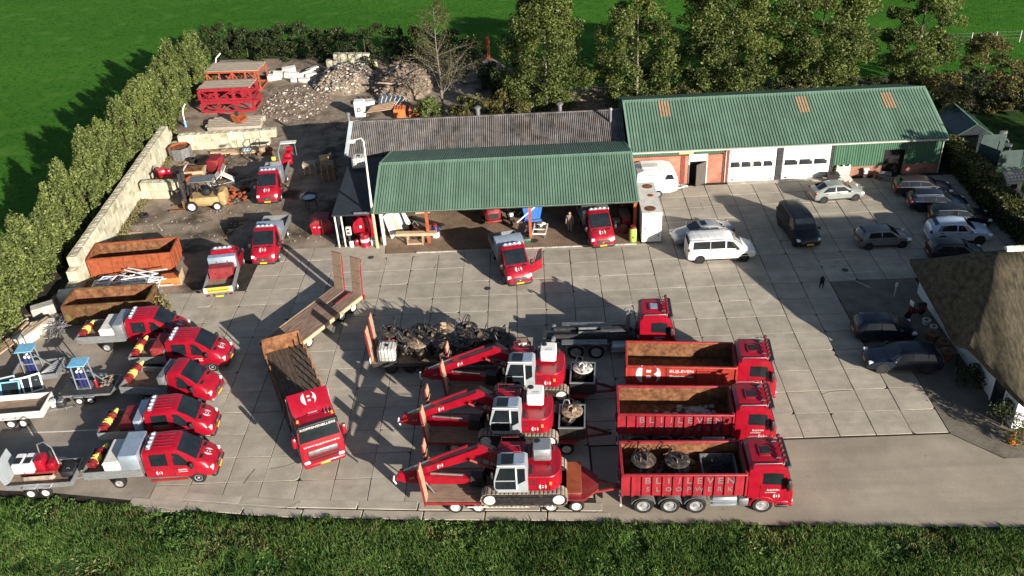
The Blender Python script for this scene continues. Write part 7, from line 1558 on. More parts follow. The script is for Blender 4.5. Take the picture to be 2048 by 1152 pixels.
# ---------------------------------------------------------------- people and dog
def person(label, p, rz):
    t = thing('person', label, 'person', (p[0], p[1], .015), rz)
    V = [(0, 0, .98), (0, 0, 1.15), (0, 0, 1.38), (0, 0, 1.52), (.01, 0, 1.62),
         (0, .20, 1.42), (-.02, .27, 1.14), (.08, .29, .90), (0, -.20, 1.42), (-.02, -.27, 1.14), (.08, -.29, .90),
         (.02, .10, .92), (.10, .11, .50), (.0, .12, .09), (.14, .12, .05), (0, -.10, .92), (-.06, -.11, .50), (-.18, -.12, .10), (-.04, -.12, .05)]
    E_ = [(0, 1), (1, 2), (2, 3), (3, 4), (2, 5), (5, 6), (6, 7), (2, 8), (8, 9), (9, 10), (0, 11), (11, 12), (12, 13), (13, 14), (0, 15), (15, 16), (16, 17), (17, 18)]
    R = [.16, .16, .17, .06, .055, .085, .06, .045, .085, .06, .045, .105, .075, .055, .05, .105, .075, .055, .05]
    me = bpy.data.meshes.new('body'); me.from_pydata(V, E_, []); me.materials.append(MATS['cloth_grey'])
    o = link('body', me, t); sk = o.modifiers.new('skin', 'SKIN'); sb = o.modifiers.new('sub', 'SUBSURF'); sb.levels = 1; sb.render_levels = 2
    for k, v in enumerate(me.skin_vertices[0].data): v.radius = (R[k]*1.0, R[k]*1.0); v.use_root = (k == 0)
    q = MB(); q.lathe((.02, 0, 1.56), [(.04, 0), (.085, .05), (.10, .13), (.095, .20), (.05, .25)], 14); hd = part(t, 'head', q, 'skin')
    q = MB(); q.lathe((.0, 0, 1.68), [(.105, .0), (.108, .07), (.09, .12), (.03, .145)], 14); part(hd, 'hair', q, 'hair')
    q = MB(); q.prism([(.11, 1.64), (.145, 1.66), (.115, 1.71)], 'y', -.015, .015); part(hd, 'nose', q, 'skin')
    for s in (-1, 1):
        q = MB(); q.rbox(.095, .118, s*.04-.012, s*.04+.012, 1.695, 1.71, .004); part(hd, 'eye', q, 'black')
        q = MB(); q.rbox(0, .04, s*.10-.01, s*.10+.012, 1.64, 1.71, .008); part(hd, 'ear', q, 'skin')
        q = MB(); q.rbox(.07, .12, s*.29-.03, s*.29+.03, .80, .90, .015); hn = part(t, 'hand', q, 'skin')
        for k in range(4): q = MB(); q.tube([(.075+.013*k, s*.29, .81), (.08+.013*k, s*.285, .76-.008*(k in (1, 2))), (.085+.013*k, s*.27, .72)], .008, 5); part(hn, 'finger', q, 'skin')
        q = MB(); q.tube([(.12, s*.285, .86), (.135, s*.27, .82), (.13, s*.26, .79)], .009, 5); part(hn, 'thumb', q, 'skin')
        q = MB(); q.rbox(-.10 if s > 0 else -.26, .20 if s > 0 else .02, s*.12-.05, s*.12+.05, 0, .10, .03); part(t, 'shoe', q, 'black')
    return t
person('person in grey work clothes walking under the canopy', (.2, 4.75), -95)
def dog(label, p, rz):
    t = thing('dog', label, 'dog', (p[0], p[1], .005), rz)
    V = [(-.28, 0, .48), (0, 0, .46), (.25, 0, .50), (.38, 0, .62), (.46, 0, .68), (.60, 0, .64),
         (.25, .09, .40), (.24, .10, .24), (.25, .10, .03), (.25, -.09, .40), (.30, -.10, .22), (.32, -.10, .03),
         (-.28, .10, .38), (-.22, .11, .28), (-.36, .11, .18), (-.34, .11, .03), (-.28, -.10, .38), (-.20, -.11, .28), (-.32, -.11, .18), (-.28, -.11, .03), (-.42, 0, .55), (-.58, 0, .50)]
    E_ = [(0, 1), (1, 2), (2, 3), (3, 4), (4, 5), (2, 6), (6, 7), (7, 8), (2, 9), (9, 10), (10, 11), (0, 12), (12, 13), (13, 14), (14, 15), (0, 16), (16, 17), (17, 18), (18, 19), (0, 20), (20, 21)]
    R = [.12, .13, .15, .09, .09, .045, .07, .045, .035, .07, .045, .035, .08, .05, .035, .03, .08, .05, .035, .03, .03, .02]
    me = bpy.data.meshes.new('body'); me.from_pydata(V, E_, []); me.materials.append(MATS['dog_fur'])
    o = link('body', me, t); o.modifiers.new('skin', 'SKIN'); sb = o.modifiers.new('sub', 'SUBSURF'); sb.levels = 1; sb.render_levels = 2
    for k, v in enumerate(me.skin_vertices[0].data): v.radius = (R[k], R[k]); v.use_root = (k == 1)
    for s in (-1, 1): q = MB(); q.prism([(.40, .72), (.48, .72), (.42, .84)], 'y', s*.06-.012, s*.06+.012); part(t, 'ear', q, 'dog_fur')
    q = MB(); q.rbox(.60, .66, -.025, .025, .62, .66, .01); part(t, 'nose', q, 'black')
dog('black dog walking across the shaded slabs', (17.3, -4.55), 250)
# ---------------------------------------------------------------- by the farmhouse
def bike(label, p, rz, z=0):
    parts = []
    for x_ in (-.5, .52): parts.append(('wheel', 'rubber', 'ly', [(.33, -.02), (.345, 0), (.33, .02), (.31, .02), (.31, -.02)], (x_, 0, .345)))
    parts += [('frame', 'black', 't', [(-.5, 0, .345), (-.05, 0, .35), (-.18, 0, .85), (-.5, 0, .345)], .02), ('frame', 'black', 't', [(-.05, 0, .35), (.38, 0, .80), (-.16, 0, .78)], .02), ('fork', 'black', 't', [(.52, 0, .345), (.36, 0, .95)], .018), ('handlebar', 'chrome', 't', [(.25, -.28, 1.02), (.38, 0, 1.0), (.25, .28, 1.02)], .015), ('saddle', 'black', 'r', -.3, -.05, -.07, .07, .88, .94, .03)]
    build('bicycle', label, 'bicycle', p, rz, parts, z)
bike('bicycle leaning beside the white farmhouse wall', (22.6, -14.5), 70)
build('motor_scooter', 'dark motor scooter with red bodywork beside the farmhouse', 'scooter', (22.2, -8.7), 200, [('wheel', 'rubber', 'ly', [(.24, -.06), (.26, 0), (.24, .06)], (.55, 0, .26)), ('wheel', 'rubber', 'ly', [(.24, -.06), (.26, 0), (.24, .06)], (-.55, 0, .26)), ('body', 'maroon', 'py', [(-.7, .4), (.1, .3), (.5, .45), (.45, 1.0), (.3, 1.0), (.15, .5), (-.2, .5), (-.3, .8), (-.75, .8)], -.15, .15), ('seat', 'black', 'r', -.75, -.1, -.16, .16, .78, .9, .05), ('windshield', 'white', 'r', .42, .46, -.2, .2, .95, 1.35, .02), ('handlebar', 'black', 't', [(.3, -.35, 1.1), (.36, 0, 1.12), (.3, .35, 1.1)], .025)])
for k, (x_, y_, r_, mt, lab) in enumerate(((22.6, -9.6, .28, 'white_dirty', 'pale round pot beside the motor scooter'), (22.8, -10.3, .25, 'white_dirty', 'pale round pot between scooter and brown pots'), (22.3, -11.3, .45, 'pot', 'broad brown pot with straw beside the dark blue estate'), (22.7, -12.2, .4, 'pot', 'brown plant pot by the farmhouse wall'), (22.5, -13.2, .42, 'pot', 'brown plant pot beside the bicycle'))):
    build('plant_pot', lab, 'pot', (x_, y_), 0, [('pot', mt, 'l', [(r_*.7, 0), (r_, r_*1.2), (r_*.9, r_*1.2)]), ('soil', 'soil', 'l', [(r_*.85, r_*1.1), (r_*.3, r_*1.25)])])
build('traffic_cone', 'bright orange traffic cone beside the farmhouse corner', 'cone', (23.0, -21.0), 0, [('base', 'hivis', 'b', -.2, .2, -.2, .2, 0, .04), ('cone', 'hivis', 'l', [(.15, .04), (.03, .75)])])
build('signpost', 'thin white post at the terrace corner', 'post', (21.75, -6.2), 0, [('post', 'white_dirty', 'b', -.03, .03, -.03, .03, 0, 1.1), ('plate', 'white', 'b', -.1, .1, -.035, -.03, .8, 1.1)])
# ---------------------------------------------------------------- garden behind the hedge
gh = thing('greenhouse', 'dark glazed greenhouse at the end of the barn', 'greenhouse', (36.1, 18.6, 0), 0)
W_, L_, e_, r_ = 1.7, 2.6, 1.6, 2.7
for s in (-1, 1):
    for k in range(5):
        y_ = -L_+2*L_*k/4; m_ = MB(); m_.tube([(s*W_, y_, 0), (s*W_, y_, e_), (0, y_, r_)], .04, 5); part(gh, 'glazing_bar', m_, 'green_wall')
    for zz, xx in ((e_, s*W_), (.1, s*W_)): m_ = MB(); m_.bar((xx, -L_, zz), (xx, L_, zz), .07, .07); part(gh, 'rail', m_, 'green_wall')
    for k in range(4):
        y0 = -L_+2*L_*k/4+.05; y1 = y0+2*L_/4-.1
        m_ = MB(); m_.box(s*W_-.01, s*W_+.01, y0, y1, .15, e_-.05); part(gh, 'pane', m_, 'pane')
        m_ = MB(); m_.loft([[(s*W_*.97, y, e_+.05), (s*.06, y, r_-.03), (s*.06, y, r_-.01), (s*W_*.97, y, e_+.07)] for y in (y0, y1)]); part(gh, 'pane', m_, 'pane')
m_ = MB(); m_.bar((0, -L_, r_), (0, L_, r_), .1, .1); part(gh, 'ridge', m_, 'green_trim')
for yy in (-L_, L_): m_ = MB(); m_.prism([(-W_+.05, .1), (W_-.05, .1), (W_-.05, e_), (0, r_-.08), (-W_+.05, e_)], 'y', yy-.01, yy+.01); part(gh, 'gable_pane', m_, 'pane')
tp = thing('trampoline', 'round trampoline with pale safety net behind the hedge', 'trampoline', (36.9, 12.6, 0))
m_ = MB(); m_.lathe((0, 0, 0), [(1.75, .82), (1.75, .86), (.1, .86)], 24); part(tp, 'mat', m_, 'black')
m_ = MB(); m_.lathe((0, 0, 0), [(1.95, .80), (2.0, .86), (1.95, .92), (1.72, .92), (1.72, .86)], 24); part(tp, 'rim_pad', m_, 'net')
for k in range(6): a = k*math.pi/3; m_ = MB(); m_.cyl((1.95*math.cos(a), 1.95*math.sin(a), 0), (1.95*math.cos(a), 1.95*math.sin(a), 2.5), .035, n=7); part(tp, 'pole', m_, 'green_wall')
for k in (1, 2, 3, 4):
    a, b = k*math.pi/3, (k+1)*math.pi/3; m_ = MB(); m_.poly([(1.95*math.cos(a), 1.95*math.sin(a), .9), (1.95*math.cos(b), 1.95*math.sin(b), .9), (1.9*math.cos(b), 1.9*math.sin(b), 2.45), (1.9*math.cos(a), 1.9*math.sin(a), 2.45)]); part(tp, 'net', m_, 'net')
hu = build('playhouse', 'white and brown patterned playhouse behind the hedge', 'playhouse', (35.8, 8.3), 8, [('wall', 'white_dirty', 'b', -.7, .7, -.6, .6, 0, 1.35), ('roof', 'wood_grey', 'px', [(-.8, 1.3), (.8, 1.3), (0, 1.95)], -.85, .85), ('doorway', 'dark_in', 'b', -.25, .3, -.62, -.59, .1, 1.0), ('slide', 'wood_pale', 'bar', (.2, -.6, .55), (.6, -1.9, .05), .45, .06)]+[('shingle', 'white', 'bar', (-.7+.3*(k % 5)+.1*(k//5 % 2), -.72+.2*(k//5), 1.38+.165*(k//5)), (-.58+.3*(k % 5), -.62+.2*(k//5), 1.46+.165*(k//5)), .12, .03) for k in range(15)])
for k, (x_, y_, lab) in enumerate(((38.3, 16.9, 'cream garden chair beside the greenhouse'), (39.6, 17.6, 'cream high backed garden chair with grey cushion'), (39.4, 16.4, 'low white garden stool beside the chairs'))):
    build('garden_chair', lab, 'chair', (x_, y_), 40+50*k, [('seat', 'white_dirty', 'r', -.35, .35, -.35, .35, .4, .5, .05), ('backrest', 'white_dirty', 'r', .28, .38, -.35, .35, .5, (1.15 if k < 2 else .6), .04)]+[('leg', 'white_dirty', 'b', sx*.3-.03, sx*.3+.03, sy*.3-.03, sy*.3+.03, 0, .4) for sx in (-1, 1) for sy in (-1, 1)], 0)
# meadow fence
fn = thing('wire_fence', 'wire fence with pale posts at the far field edge', 'fence', (45.84, 46.1, -.29))
for k in range(9): m_ = MB(); m_.cyl((k*2.75, -.06*k, 0), (k*2.75, -.06*k, 1.35), .055, n=7); part(fn, 'post', m_, 'offwhite')
for z_ in (.5, .9, 1.28): m_ = MB(); m_.tube([(0, 0, z_), (22, -.48, z_)], .012, 4); part(fn, 'wire', m_, 'steel')
# ---------------------------------------------------------------- foliage
def leaf_mesh(name, P, size, tone, mat, up=.25, seed=0, elong=1.5):
    r = np.random.default_rng(seed); n = len(P)
    nv = r.normal(size=(n, 3)); nv[:, 2] = np.abs(nv[:, 2])+up; nv /= np.linalg.norm(nv, axis=1)[:, None]
    a = r.normal(size=(n, 3)); u = np.cross(nv, a); u /= np.linalg.norm(u, axis=1)[:, None]; v = np.cross(nv, u)
    s = (np.asarray(size)*r.uniform(.6, 1.35, n))[:, None]
    co = np.stack([P-u*s*elong*.5, P+v*s*.42-u*s*.05, P+u*s*elong*.5, P-v*s*.42-u*s*.05], 1).reshape(-1, 3).astype(np.float32)
    me = bpy.data.meshes.new(name); me.vertices.add(4*n); me.vertices.foreach_set('co', co.ravel())
    me.loops.add(4*n); me.loops.foreach_set('vertex_index', np.arange(4*n, dtype=np.int32))
    me.polygons.add(n); me.polygons.foreach_set('loop_start', np.arange(0, 4*n, 4, dtype=np.int32)); me.polygons.foreach_set('loop_total', np.full(n, 4, np.int32))
    at = me.attributes.new('tone', 'FLOAT', 'FACE'); at.data.foreach_set('value', np.clip(tone, 0, 1).astype(np.float32))
    me.update(calc_edges=True); me.materials.append(MATS[mat]); return me
def crown_points(r, H, h0, R, ncl, nleaf, cr, prof, droop=.0, vs=.72):
    C = []
    for k in range(ncl):
        t = r.uniform(0, 1); h = h0+(H-h0)*t; rad_ = R*prof(t); a = r.uniform(0, 2*np.pi); q = rad_*np.sqrt(r.uniform(.12, 1))
        C.append((q*np.cos(a), q*np.sin(a), h))
    C = np.array(C)
    w = r.uniform(.5, 1.5, ncl); w /= w.sum(); idx = r.choice(ncl, nleaf, p=w)
    d = r.normal(size=(nleaf, 3)); d /= np.linalg.norm(d, axis=1)[:, None]
    rr_ = cr*np.cbrt(r.uniform(.15, 1, nleaf))[:, None]*np.array([1.44-.61*vs, 1.44-.61*vs, vs])
    P = C[idx]+d*rr_*r.uniform(.6, 1.3, ncl)[idx][:, None]
    if droop: P[:, 2] -= droop*np.abs(r.normal(size=nleaf))*(r.uniform(size=nleaf) < .4)
    tone = r.uniform(0, 1, nleaf)**1.5*.75+r.uniform(-.02, .5, ncl)[idx]
    return C, P, tone
birch_prof = lambda t: (max(t, .02)**.35)*((1-t)**.62)*1.62
round_prof = lambda t: (max(t, .02)**.4)*((1-t)**.38)*1.5
bush_prof = lambda t: math.sqrt(max(0, 1-t*t))
def tree(name, label, p, H, R, h0, nleaf, mat, seed, ncl=90, cr=.8, size=.17, prof=birch_prof, bark='bark', group=None, droop=0, trunk_r=.16, cat='tree', limbs=26, z=0, vs=.72):
    r = np.random.default_rng(seed); t = thing(name, label, cat, (p[0], p[1], z), 0, group)
    C, P, tone = crown_points(r, H, h0, R, ncl, nleaf, cr, prof, droop, vs)
    P[:, 2] = np.maximum(P[:, 2], .05)
    m_ = MB(); k = 7; pts = [(0.12*math.sin(2.2*i/k+seed)*i/k, .12*math.cos(1.7*i/k+seed)*i/k, (H*.94)*i/k) for i in range(k+1)]
    m_.tube(pts, [trunk_r*(1-.92*i/k)+.012 for i in range(k+1)], 8)
    for c in C[:limbs]:
        zb = max(.4, c[2]-.35*math.hypot(c[0], c[1])-.4); fr = min(1, zb/(H*.94)); i = min(k-1, int(fr*k)); b = Vector(pts[i]).lerp(Vector(pts[i+1]), fr*k-i)
        e = Vector(c); md = b.lerp(e, .5)+Vector((0, 0, .12*(e-b).length)); m_.tube([b, md, e], [trunk_r*.26*(1-fr*.6), trunk_r*.15, .010], 5, 1)
    part(t, 'trunk', m_, [bark, 'bark'])
    link('crown', leaf_mesh('crown', P, size, tone, mat, seed=seed), t)
    return t
BG = 'birches behind the barn'
tree('birch_tree', 'tall leafy birch behind the ridge of the grey shed', (-.9, 31.0), 12.4, 5.4, .6, 46000, 'leaf_birch', 1, 170, .85, .165, bark='bark_pale', droop=.6)
tree('birch_tree', 'thin birch with pale trunk where barn and grey shed meet', (8.4, 31.2), 11.4, 5.0, .8, 30000, 'leaf_birch', 2, 130, .78, .16, bark='bark_pale', droop=.6)
tree('broad_tree', 'broadest dark leafy tree behind the barn ridge', (17.8, 31.5), 13.6, 6.3, .7, 56000, 'leaf_birch', 3, 210, 1.0, .17, prof=round_prof, bark='bark_pale', droop=.3)
tree('broad_tree', 'broad leafy tree behind the barn between skylights', (26.6, 31.2), 12.8, 5.6, .6, 50000, 'leaf_birch', 4, 180, .95, .17, prof=round_prof, droop=.3)
tree('broad_tree', 'slim tree behind the barn gable near the greenhouse', (36.0, 30.5), 11.8, 3.9, .6, 30000, 'leaf_birch', 5, 110, .85, .165, prof=round_prof)
tree('small_tree', 'small thin grey green tree between slim tree and wire fence', (42.7, 30.0), 5.6, 2.7, 1.2, 8000, 'leaf_autumn', 6, 50, .6, .15, prof=round_prof, bark='bark_pale', trunk_r=.09)
tree('garden_tree', 'large garden tree beside the farmhouse', (44.0, -3.0), 10.2, 3.6, 2.0, 7000, 'leaf_birch', 7, 80, 1.0, .30, prof=round_prof)
tree('garden_tree', 'unseen garden tree added beyond the trampoline', (53.0, 5.0), 10.5, 4.0, 1.5, 8000, 'leaf_birch', 8, 80, 1.0, .28, prof=round_prof)  # out of view, added to shade the garden
# bare tree
def bare_tree(label, p, H, seed):
    rr = random.Random(seed); t = thing('bare_tree', label, 'tree', (p[0], p[1], 0)); m_ = MB(); tips = []
    def grow(b, d, L, r, lev):
        pts = [b]; q = b; dd = d
        for i in range(3):
            dd = (dd+Vector((rr.gauss(0, .12), rr.gauss(0, .12), rr.gauss(.04, .08)))).normalized(); q = q+dd*L/3; pts.append(q)
        m_.tube(pts, [r, r*.75, r*.5, r*.2], 6 if lev < 2 else 3)
        if lev >= 3: tips.append(pts[-1]); return
        n = (0, 8, 6)[lev] if lev else 0
        for k in range(n):
            f = rr.uniform(.25, .98); i = min(2, int(f*3)); c = pts[i].lerp(pts[i+1], f*3-i)
            e = (dd+Vector((rr.gauss(0, .55), rr.gauss(0, .55), rr.gauss(.05, .35)))).normalized(); grow(c, e, L*rr.uniform(.25, .5), r*.35, lev+1)
    tr = [Vector((0, 0, 0)), Vector((.08, 0, H*.3)), Vector((-.06, .06, H*.6)), Vector((.05, 0, H))]
    m_.tube(tr, [.16, .11, .06, .012], 8)
    for k in range(38):
        f = .14+.84*k/38; i = min(2, int(f*3)); b = tr[i].lerp(tr[i+1], f*3-i); a_ = rr.uniform(0, 6.28); L = ((1-f)**.8)*H*.42+.6
        grow(b, Vector((math.cos(a_), math.sin(a_), rr.uniform(.25, .9))).normalized(), L*rr.uniform(.7, 1.1), .035*(1-f)+.014, 1)
    part(t, 'trunk', m_, 'bark_grey')
    r = np.random.default_rng(seed); T = np.array([tuple(v) for v in tips]); P = T[r.choice(len(T), 5200)]+r.normal(scale=.17, size=(5200, 3))
    link('crown', leaf_mesh('crown', P, .10, r.uniform(0, .8, 5200), 'leaf_autumn', seed=seed), t)
bare_tree('nearly bare pale limbed tree behind the grey shed', (-11.7, 31.8), 11.4, 9)
# hedge row along the block wall
k = 0
r0 = random.Random(21)
for y in np.arange(-16.0, 44, 1.62):
    H = float(np.interp(y, [-16, -2, 5, 10, 16, 24, 30, 37, 44], [4.4, 4.9, 5.4, 6.1, 6.7, 6.4, 6.7, 7.2, 6.4]))+r0.uniform(-1.5, .55)
    xx = -40.35+r0.uniform(-.55, .35); ex = r0.uniform(.25, .6); yj = y+r0.uniform(-.6, .6)
    tree('hedge_tree', 'leafy hedge tree in the row along the long block wall', (xx, yj), H, r0.uniform(1.3, 1.8), .2, 6400, 'leaf_hedge', 100+k, 64, .55, .145, prof=lambda t, e=ex: (max(t, .02)**.25)*((1-t)**e)*(1.1+.5*e), group='hedge trees along the block wall', trunk_r=.09, limbs=14, vs=1.45); k += 1
for y in np.arange(-12.0, -1, 3.1):
    tree('hedge_tree', 'low leafy hedge bush in front of the hedge row near the timber', (-40.4+r0.uniform(-.3, .2), y-6.5), 3.4+r0.uniform(-.5, .5), 1.5, .1, 5000, 'leaf_hedge', 140+k, 34, .55, .155, prof=round_prof, group='low hedge bushes near the timber', trunk_r=.06, limbs=8); k += 1
def shrub(label, p, H, R, n, mat, seed, group=None, size=.16):
    return tree('shrub', label, p, H, R, .05, n, mat, seed, max(14, n//90), .5, size, prof=lambda t: math.sqrt(max(0, 1-t*t))*1.0+.1, group=group, trunk_r=.05, cat='shrub', limbs=8)
for i, x in enumerate(np.arange(-43, -23, 2.6)):
    q = gp(418+i*37, 118, 0); shrub('dark dense shrub in the row at the back of the storage yard', (q.x, q.y+1.0), 3.6+.5*math.sin(i*1.7), 2.2, 3600, 'leaf_dark', 200+i, 'dark shrubs behind the storage yard', .17)
for i, (a, b, h, R) in enumerate(((735, 105, 4.2, 2.6), (775, 95, 4.6, 2.6), (815, 100, 4.4, 2.4), (850, 95, 4.0, 2.4), (905, 110, 4.2, 2.6), (940, 120, 3.6, 2.3), (985, 150, 2.6, 1.6), (1010, 165, 2.4, 1.5))):
    q = gp(a, b+25); shrub('dark shrub in the thicket behind the bare tree', (q.x, q.y), h, R, 3000, 'leaf_dark', 230+i, 'dark thicket behind the bare tree')
for i, (x, y, h, R) in enumerate(((-7.6, 27.8, 2.8, 1.7), (-5.4, 28.4, 3.2, 1.9), (-9.3, 29.0, 2.4, 1.4), (-13.0, 30.2, 2.0, 1.3), (-3.6, 27.4, 2.2, 1.4))):
    shrub(['yellowing shrub behind the grey shed roof', 'tallest yellowing shrub behind the grey shed roof', 'small yellowing shrub beside the bare tree', 'green shrub at the foot of the bare tree', 'low yellowing shrub beneath the tall birch'][i], (x, y), h, R, 2800, 'leaf_autumn' if i != 3 else 'leaf_hedge', 250+i, None, .15)
for i, (x, y, h, R) in enumerate(((13.2, 29, 2.6, 2.0), (15.0, 30, 2.4, 1.8), (22.4, 29.2, 2.8, 2.2), (24.0, 28.6, 3.0, 2.2), (29.5, 28.8, 2.6, 2.0), (32.0, 29.5, 2.4, 2.0), (11.0, 29.5, 2.0, 1.6), (19.8, 29.0, 2.6, 2.0))):
    shrub('dark undergrowth shrub between the trees behind the barn', (x, y), h, R, 2200, 'leaf_dark' if i % 3 else 'leaf_autumn', 270+i, 'undergrowth behind the barn')
for i, (x, y, h, R) in enumerate(((37.4, 26.0, 3.6, 2.3), (40.3, 26.4, 3.0, 2.4), (43.2, 25.4, 3.2, 2.4), (46.0, 24.6, 3.0, 2.4), (48.6, 23.4, 3.2, 2.4), (35.0, 24.0, 2.6, 1.5), (45.5, 28.5, 3.6, 2.6), (50.0, 27.5, 3.8, 2.8), (51.3, 20.3, 3.0, 2.2))):
    shrub('dark garden shrub in the belt behind the greenhouse', (x, y), h, R, 3200, 'leaf_dark' if i % 2 else 'leaf_autumn', 290+i, 'garden shrubs behind the greenhouse')
# clipped hedge beside the car park
hd = thing('clipped_hedge', 'clipped green hedge between parking row and garden', 'hedge', (33.6, 8.0, 0))
r = np.random.default_rng(5); n = 17000; y = r.uniform(-9.2, 8.2, n); cxx = .35*np.sin(y*.6)*.4+.05*y*.3
xx = r.uniform(-1, 1, n); zz = r.uniform(0, 1, n); face = r.uniform(size=n)
hh = 1.9+.15*np.sin(y*1.3); ww = .85
X = np.where(face < .45, xx*ww, np.sign(xx)*ww*(1-.12*r.uniform(size=n))); Z = np.where(face < .45, hh*(1-.1*r.uniform(size=n)), zz*hh)
P = np.stack([X+cxx+r.normal(scale=.09, size=n), y, Z+r.normal(scale=.08, size=n)], 1)
link('foliage', leaf_mesh('foliage', P, .15, r.uniform(0, 1, n)*.8+.15*np.sin(y*2)+.05, 'leaf_box', seed=5), hd)
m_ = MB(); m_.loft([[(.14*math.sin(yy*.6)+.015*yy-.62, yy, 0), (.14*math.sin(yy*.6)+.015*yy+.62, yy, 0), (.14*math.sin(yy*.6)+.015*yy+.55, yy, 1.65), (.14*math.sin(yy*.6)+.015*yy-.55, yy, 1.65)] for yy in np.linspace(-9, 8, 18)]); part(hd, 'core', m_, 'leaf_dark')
# plants by the farmhouse and weeds at the container
for i, (x, y, h, R, m__) in enumerate(((22.9, -15.9, 1.1, .7, 'leaf_dark'), (23.0, -19.6, 1.3, .8, 'leaf_dark'), (23.9, -21.0, 1.5, 1.1, 'leaf_autumn'))):
    shrub(['dark bush against the white farmhouse wall', 'dark bush beside the farmhouse door', 'brown green bush at the farmhouse corner'][i], (x, y), h, R, 900, m__, 320+i, None, .1)
shrub('pale weed tuft at the end of the mossy container', (-29.2, -4.2), 1.1, .4, 260, 'weed_dry', 330, None, .14)
# ---------------------------------------------------------------- grass bank in the foreground
bank = MB(); xs = np.linspace(-46, 48, 48); rows = []
for d, z in ((0.0, -.06), (.8, .03), (2.5, .10), (5.0, -.25), (12.0, -.32)):
    rows.append([(float(x), edge_y(float(x))-.15-d+(0 if d else .1*math.sin(x*2.1)), z) for x in xs])
for a, b in zip(rows, rows[1:]):
    for i in range(len(xs)-1): bank.poly([a[i], a[i+1], b[i+1], b[i]], 0, True)
struct(bank.build('grass_bank', 'lawn'))
def vnoise(x, y, f, sd):
    rg = np.random.default_rng(sd); G = rg.uniform(0, 1, (64, 64)); u = (x*f) % 64; v = (y*f) % 64; i = u.astype(int); j = v.astype(int); a = u-i; b = v-j; a = a*a*(3-2*a); b = b*b*(3-2*b)
    i1 = (i+1) % 64; j1 = (j+1) % 64; return G[i, j]*(1-a)*(1-b)+G[i1, j]*a*(1-b)+G[i, j1]*(1-a)*b+G[i1, j1]*a*b
r = np.random.default_rng(9)
def bank_pts(n):
    x = r.uniform(-42, 30, n); d = r.uniform(0, 1, n)*5.2; ey = np.interp(x, [-41, -30, -22.9, -16.5, -8.8, 1.4, 9.7, 21, 46], [-21.5, -22.5, -23.6, -24.5, -25.05, -25.6, -26.2, -26.9, -28.3])
    en = .30*(vnoise(x, x*0, 1.3, 1)-.5)+.35*(vnoise(x, x*0, 4.0, 2)-.5)
    y = ey-.12-d+np.where(d < .7, en, 0); gz = np.interp(d, [0, .8, 2.5, 5.0], [-.06, .03, .10, -.25])
    return x, y, d, gz
x, y, d, gz = bank_pts(130000)
pa = .5*vnoise(x, y, .8, 3)+.3*vnoise(x, y, 2.3, 4)+.2*vnoise(x, y, 6, 5); pb = .6*vnoise(x, y, .35, 6)+.4*vnoise(x, y, 1.6, 7)
keep = r.uniform(size=len(x)) < np.clip((pa-.28)*3.2, .10, 1)
x, y, d, gz, pa, pb = [q[keep] for q in (x, y, d, gz, pa, pb)]
hz = r.uniform(0, 1, len(x))**1.4*(.04+.42*np.clip(pa-.3, 0, 1))*np.clip(d+.35, .25, 1)
P = np.stack([x, y, gz+hz+.015], 1); tone = np.clip(r.uniform(0, 1, len(x))**1.5*.8+1.0*(pb-.45)+.12, 0, 1)
dry = ((x+33)**2/110+(y+27.3)**2/3.5 < r.uniform(.2, 1.2, len(x))) & (r.uniform(size=len(x)) < .6) | (r.uniform(size=len(x)) < .035)
sz = .045+.065*r.uniform(0, 1, len(x))**2
o = link('weeds', leaf_mesh('weeds', P[~dry], sz[~dry], tone[~dry], 'weed', up=.35, seed=9, elong=1.7)); struct(o, 'stuff')
o = link('dry_weeds', leaf_mesh('dry_weeds', P[dry], sz[dry]*.9, tone[dry], 'weed_dry', up=.2, seed=10, elong=2.4)); struct(o, 'stuff')
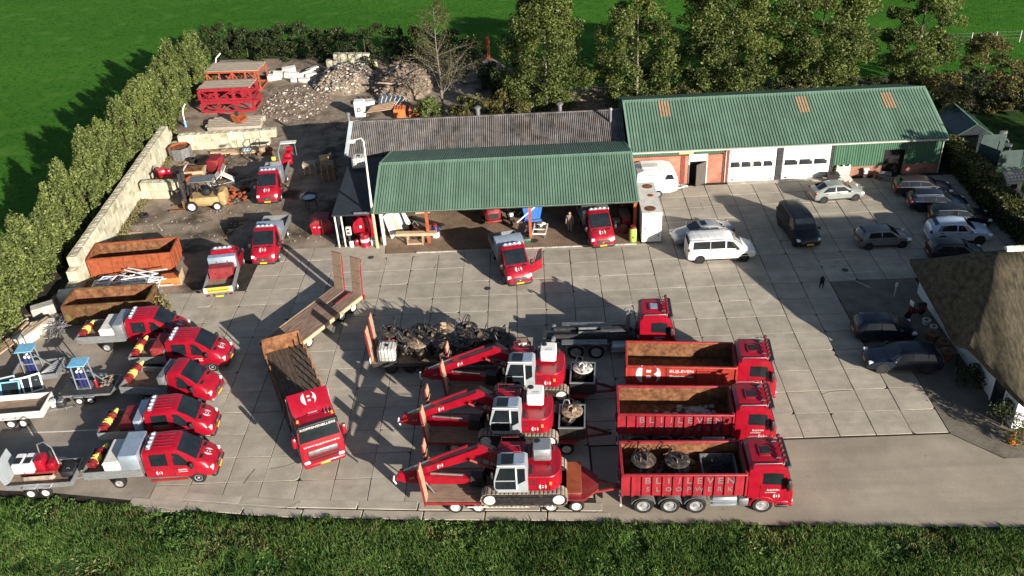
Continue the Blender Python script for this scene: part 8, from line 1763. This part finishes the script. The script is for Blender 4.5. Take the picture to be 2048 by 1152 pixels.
def blades(name, n, mat, hmin, hmax, seed, patch):
    x, y, d, gz = bank_pts(n); q = .6*vnoise(x, y, .5, seed)+.4*vnoise(x, y, 1.9, seed+1); k = q > patch; x, y, d, gz, q = [a[k] for a in (x, y, d, gz, q)]; n = len(x)
    a = r.uniform(0, 6.283, n); h = r.uniform(hmin, hmax, n)*np.clip(d+.3, .3, 1); w_ = r.uniform(.008, .018, n); ln_ = r.normal(scale=.35, size=(n, 2))*h[:, None]
    B = np.stack([x, y, gz], 1); sd = np.stack([np.cos(a), np.sin(a), a*0], 1)*w_[:, None]; T = B+np.concatenate([ln_, h[:, None]], 1); Md = B+np.concatenate([ln_*.35, h[:, None]*.6], 1)
    co = np.stack([B-sd, B+sd, Md+sd*.8, T, Md-sd*.8], 1).reshape(-1, 3).astype(np.float32)
    me = bpy.data.meshes.new(name); me.vertices.add(5*n); me.vertices.foreach_set('co', co.ravel()); me.loops.add(5*n); me.loops.foreach_set('vertex_index', np.arange(5*n, dtype=np.int32))
    me.polygons.add(n); me.polygons.foreach_set('loop_start', np.arange(0, 5*n, 5, dtype=np.int32)); me.polygons.foreach_set('loop_total', np.full(n, 5, np.int32))
    at = me.attributes.new('tone', 'FLOAT', 'FACE'); at.data.foreach_set('value', np.clip(r.uniform(.0, 1, n)*.7+1.2*(.6*vnoise(x, y, .35, 6)+.4*vnoise(x, y, 1.6, 7)-.45)+.12, 0, 1).astype(np.float32)); me.update(calc_edges=True); me.materials.append(MATS[mat])
    struct(link(name, me), 'stuff')
blades('grass_blades', 150000, 'weed', .12, .42, 41, .40)
blades('dry_grass_blades', 26000, 'weed_dry', .12, .40, 51, .50)
# weeds and moss along the barn footing and the block wall
r = np.random.default_rng(12); n = 2600
t_ = r.uniform(size=n); P = np.stack([-36.3-1.5*t_+r.normal(scale=.35, size=n), -.5+25*t_, np.abs(r.normal(scale=.10, size=n))], 1)
o = link('wall_weeds', leaf_mesh('wall_weeds', P, .11, r.uniform(0, 1, n), 'weed_dry', seed=12)); struct(o, 'stuff')
# scattered litter: small stones and chips on the mud yard
m_ = MB(); rr2 = random.Random(31)
for k in range(900):
    x_ = rr2.uniform(-37, -19.5); y_ = rr2.uniform(5, 34) if rr2.random() < .8 else rr2.uniform(0, 30)
    s_ = rr2.uniform(.03, .11); stone(m_, (x_, y_, s_*.2), s_, rr2)
struct(m_.build('loose_stones', 'rubble'), 'stuff')
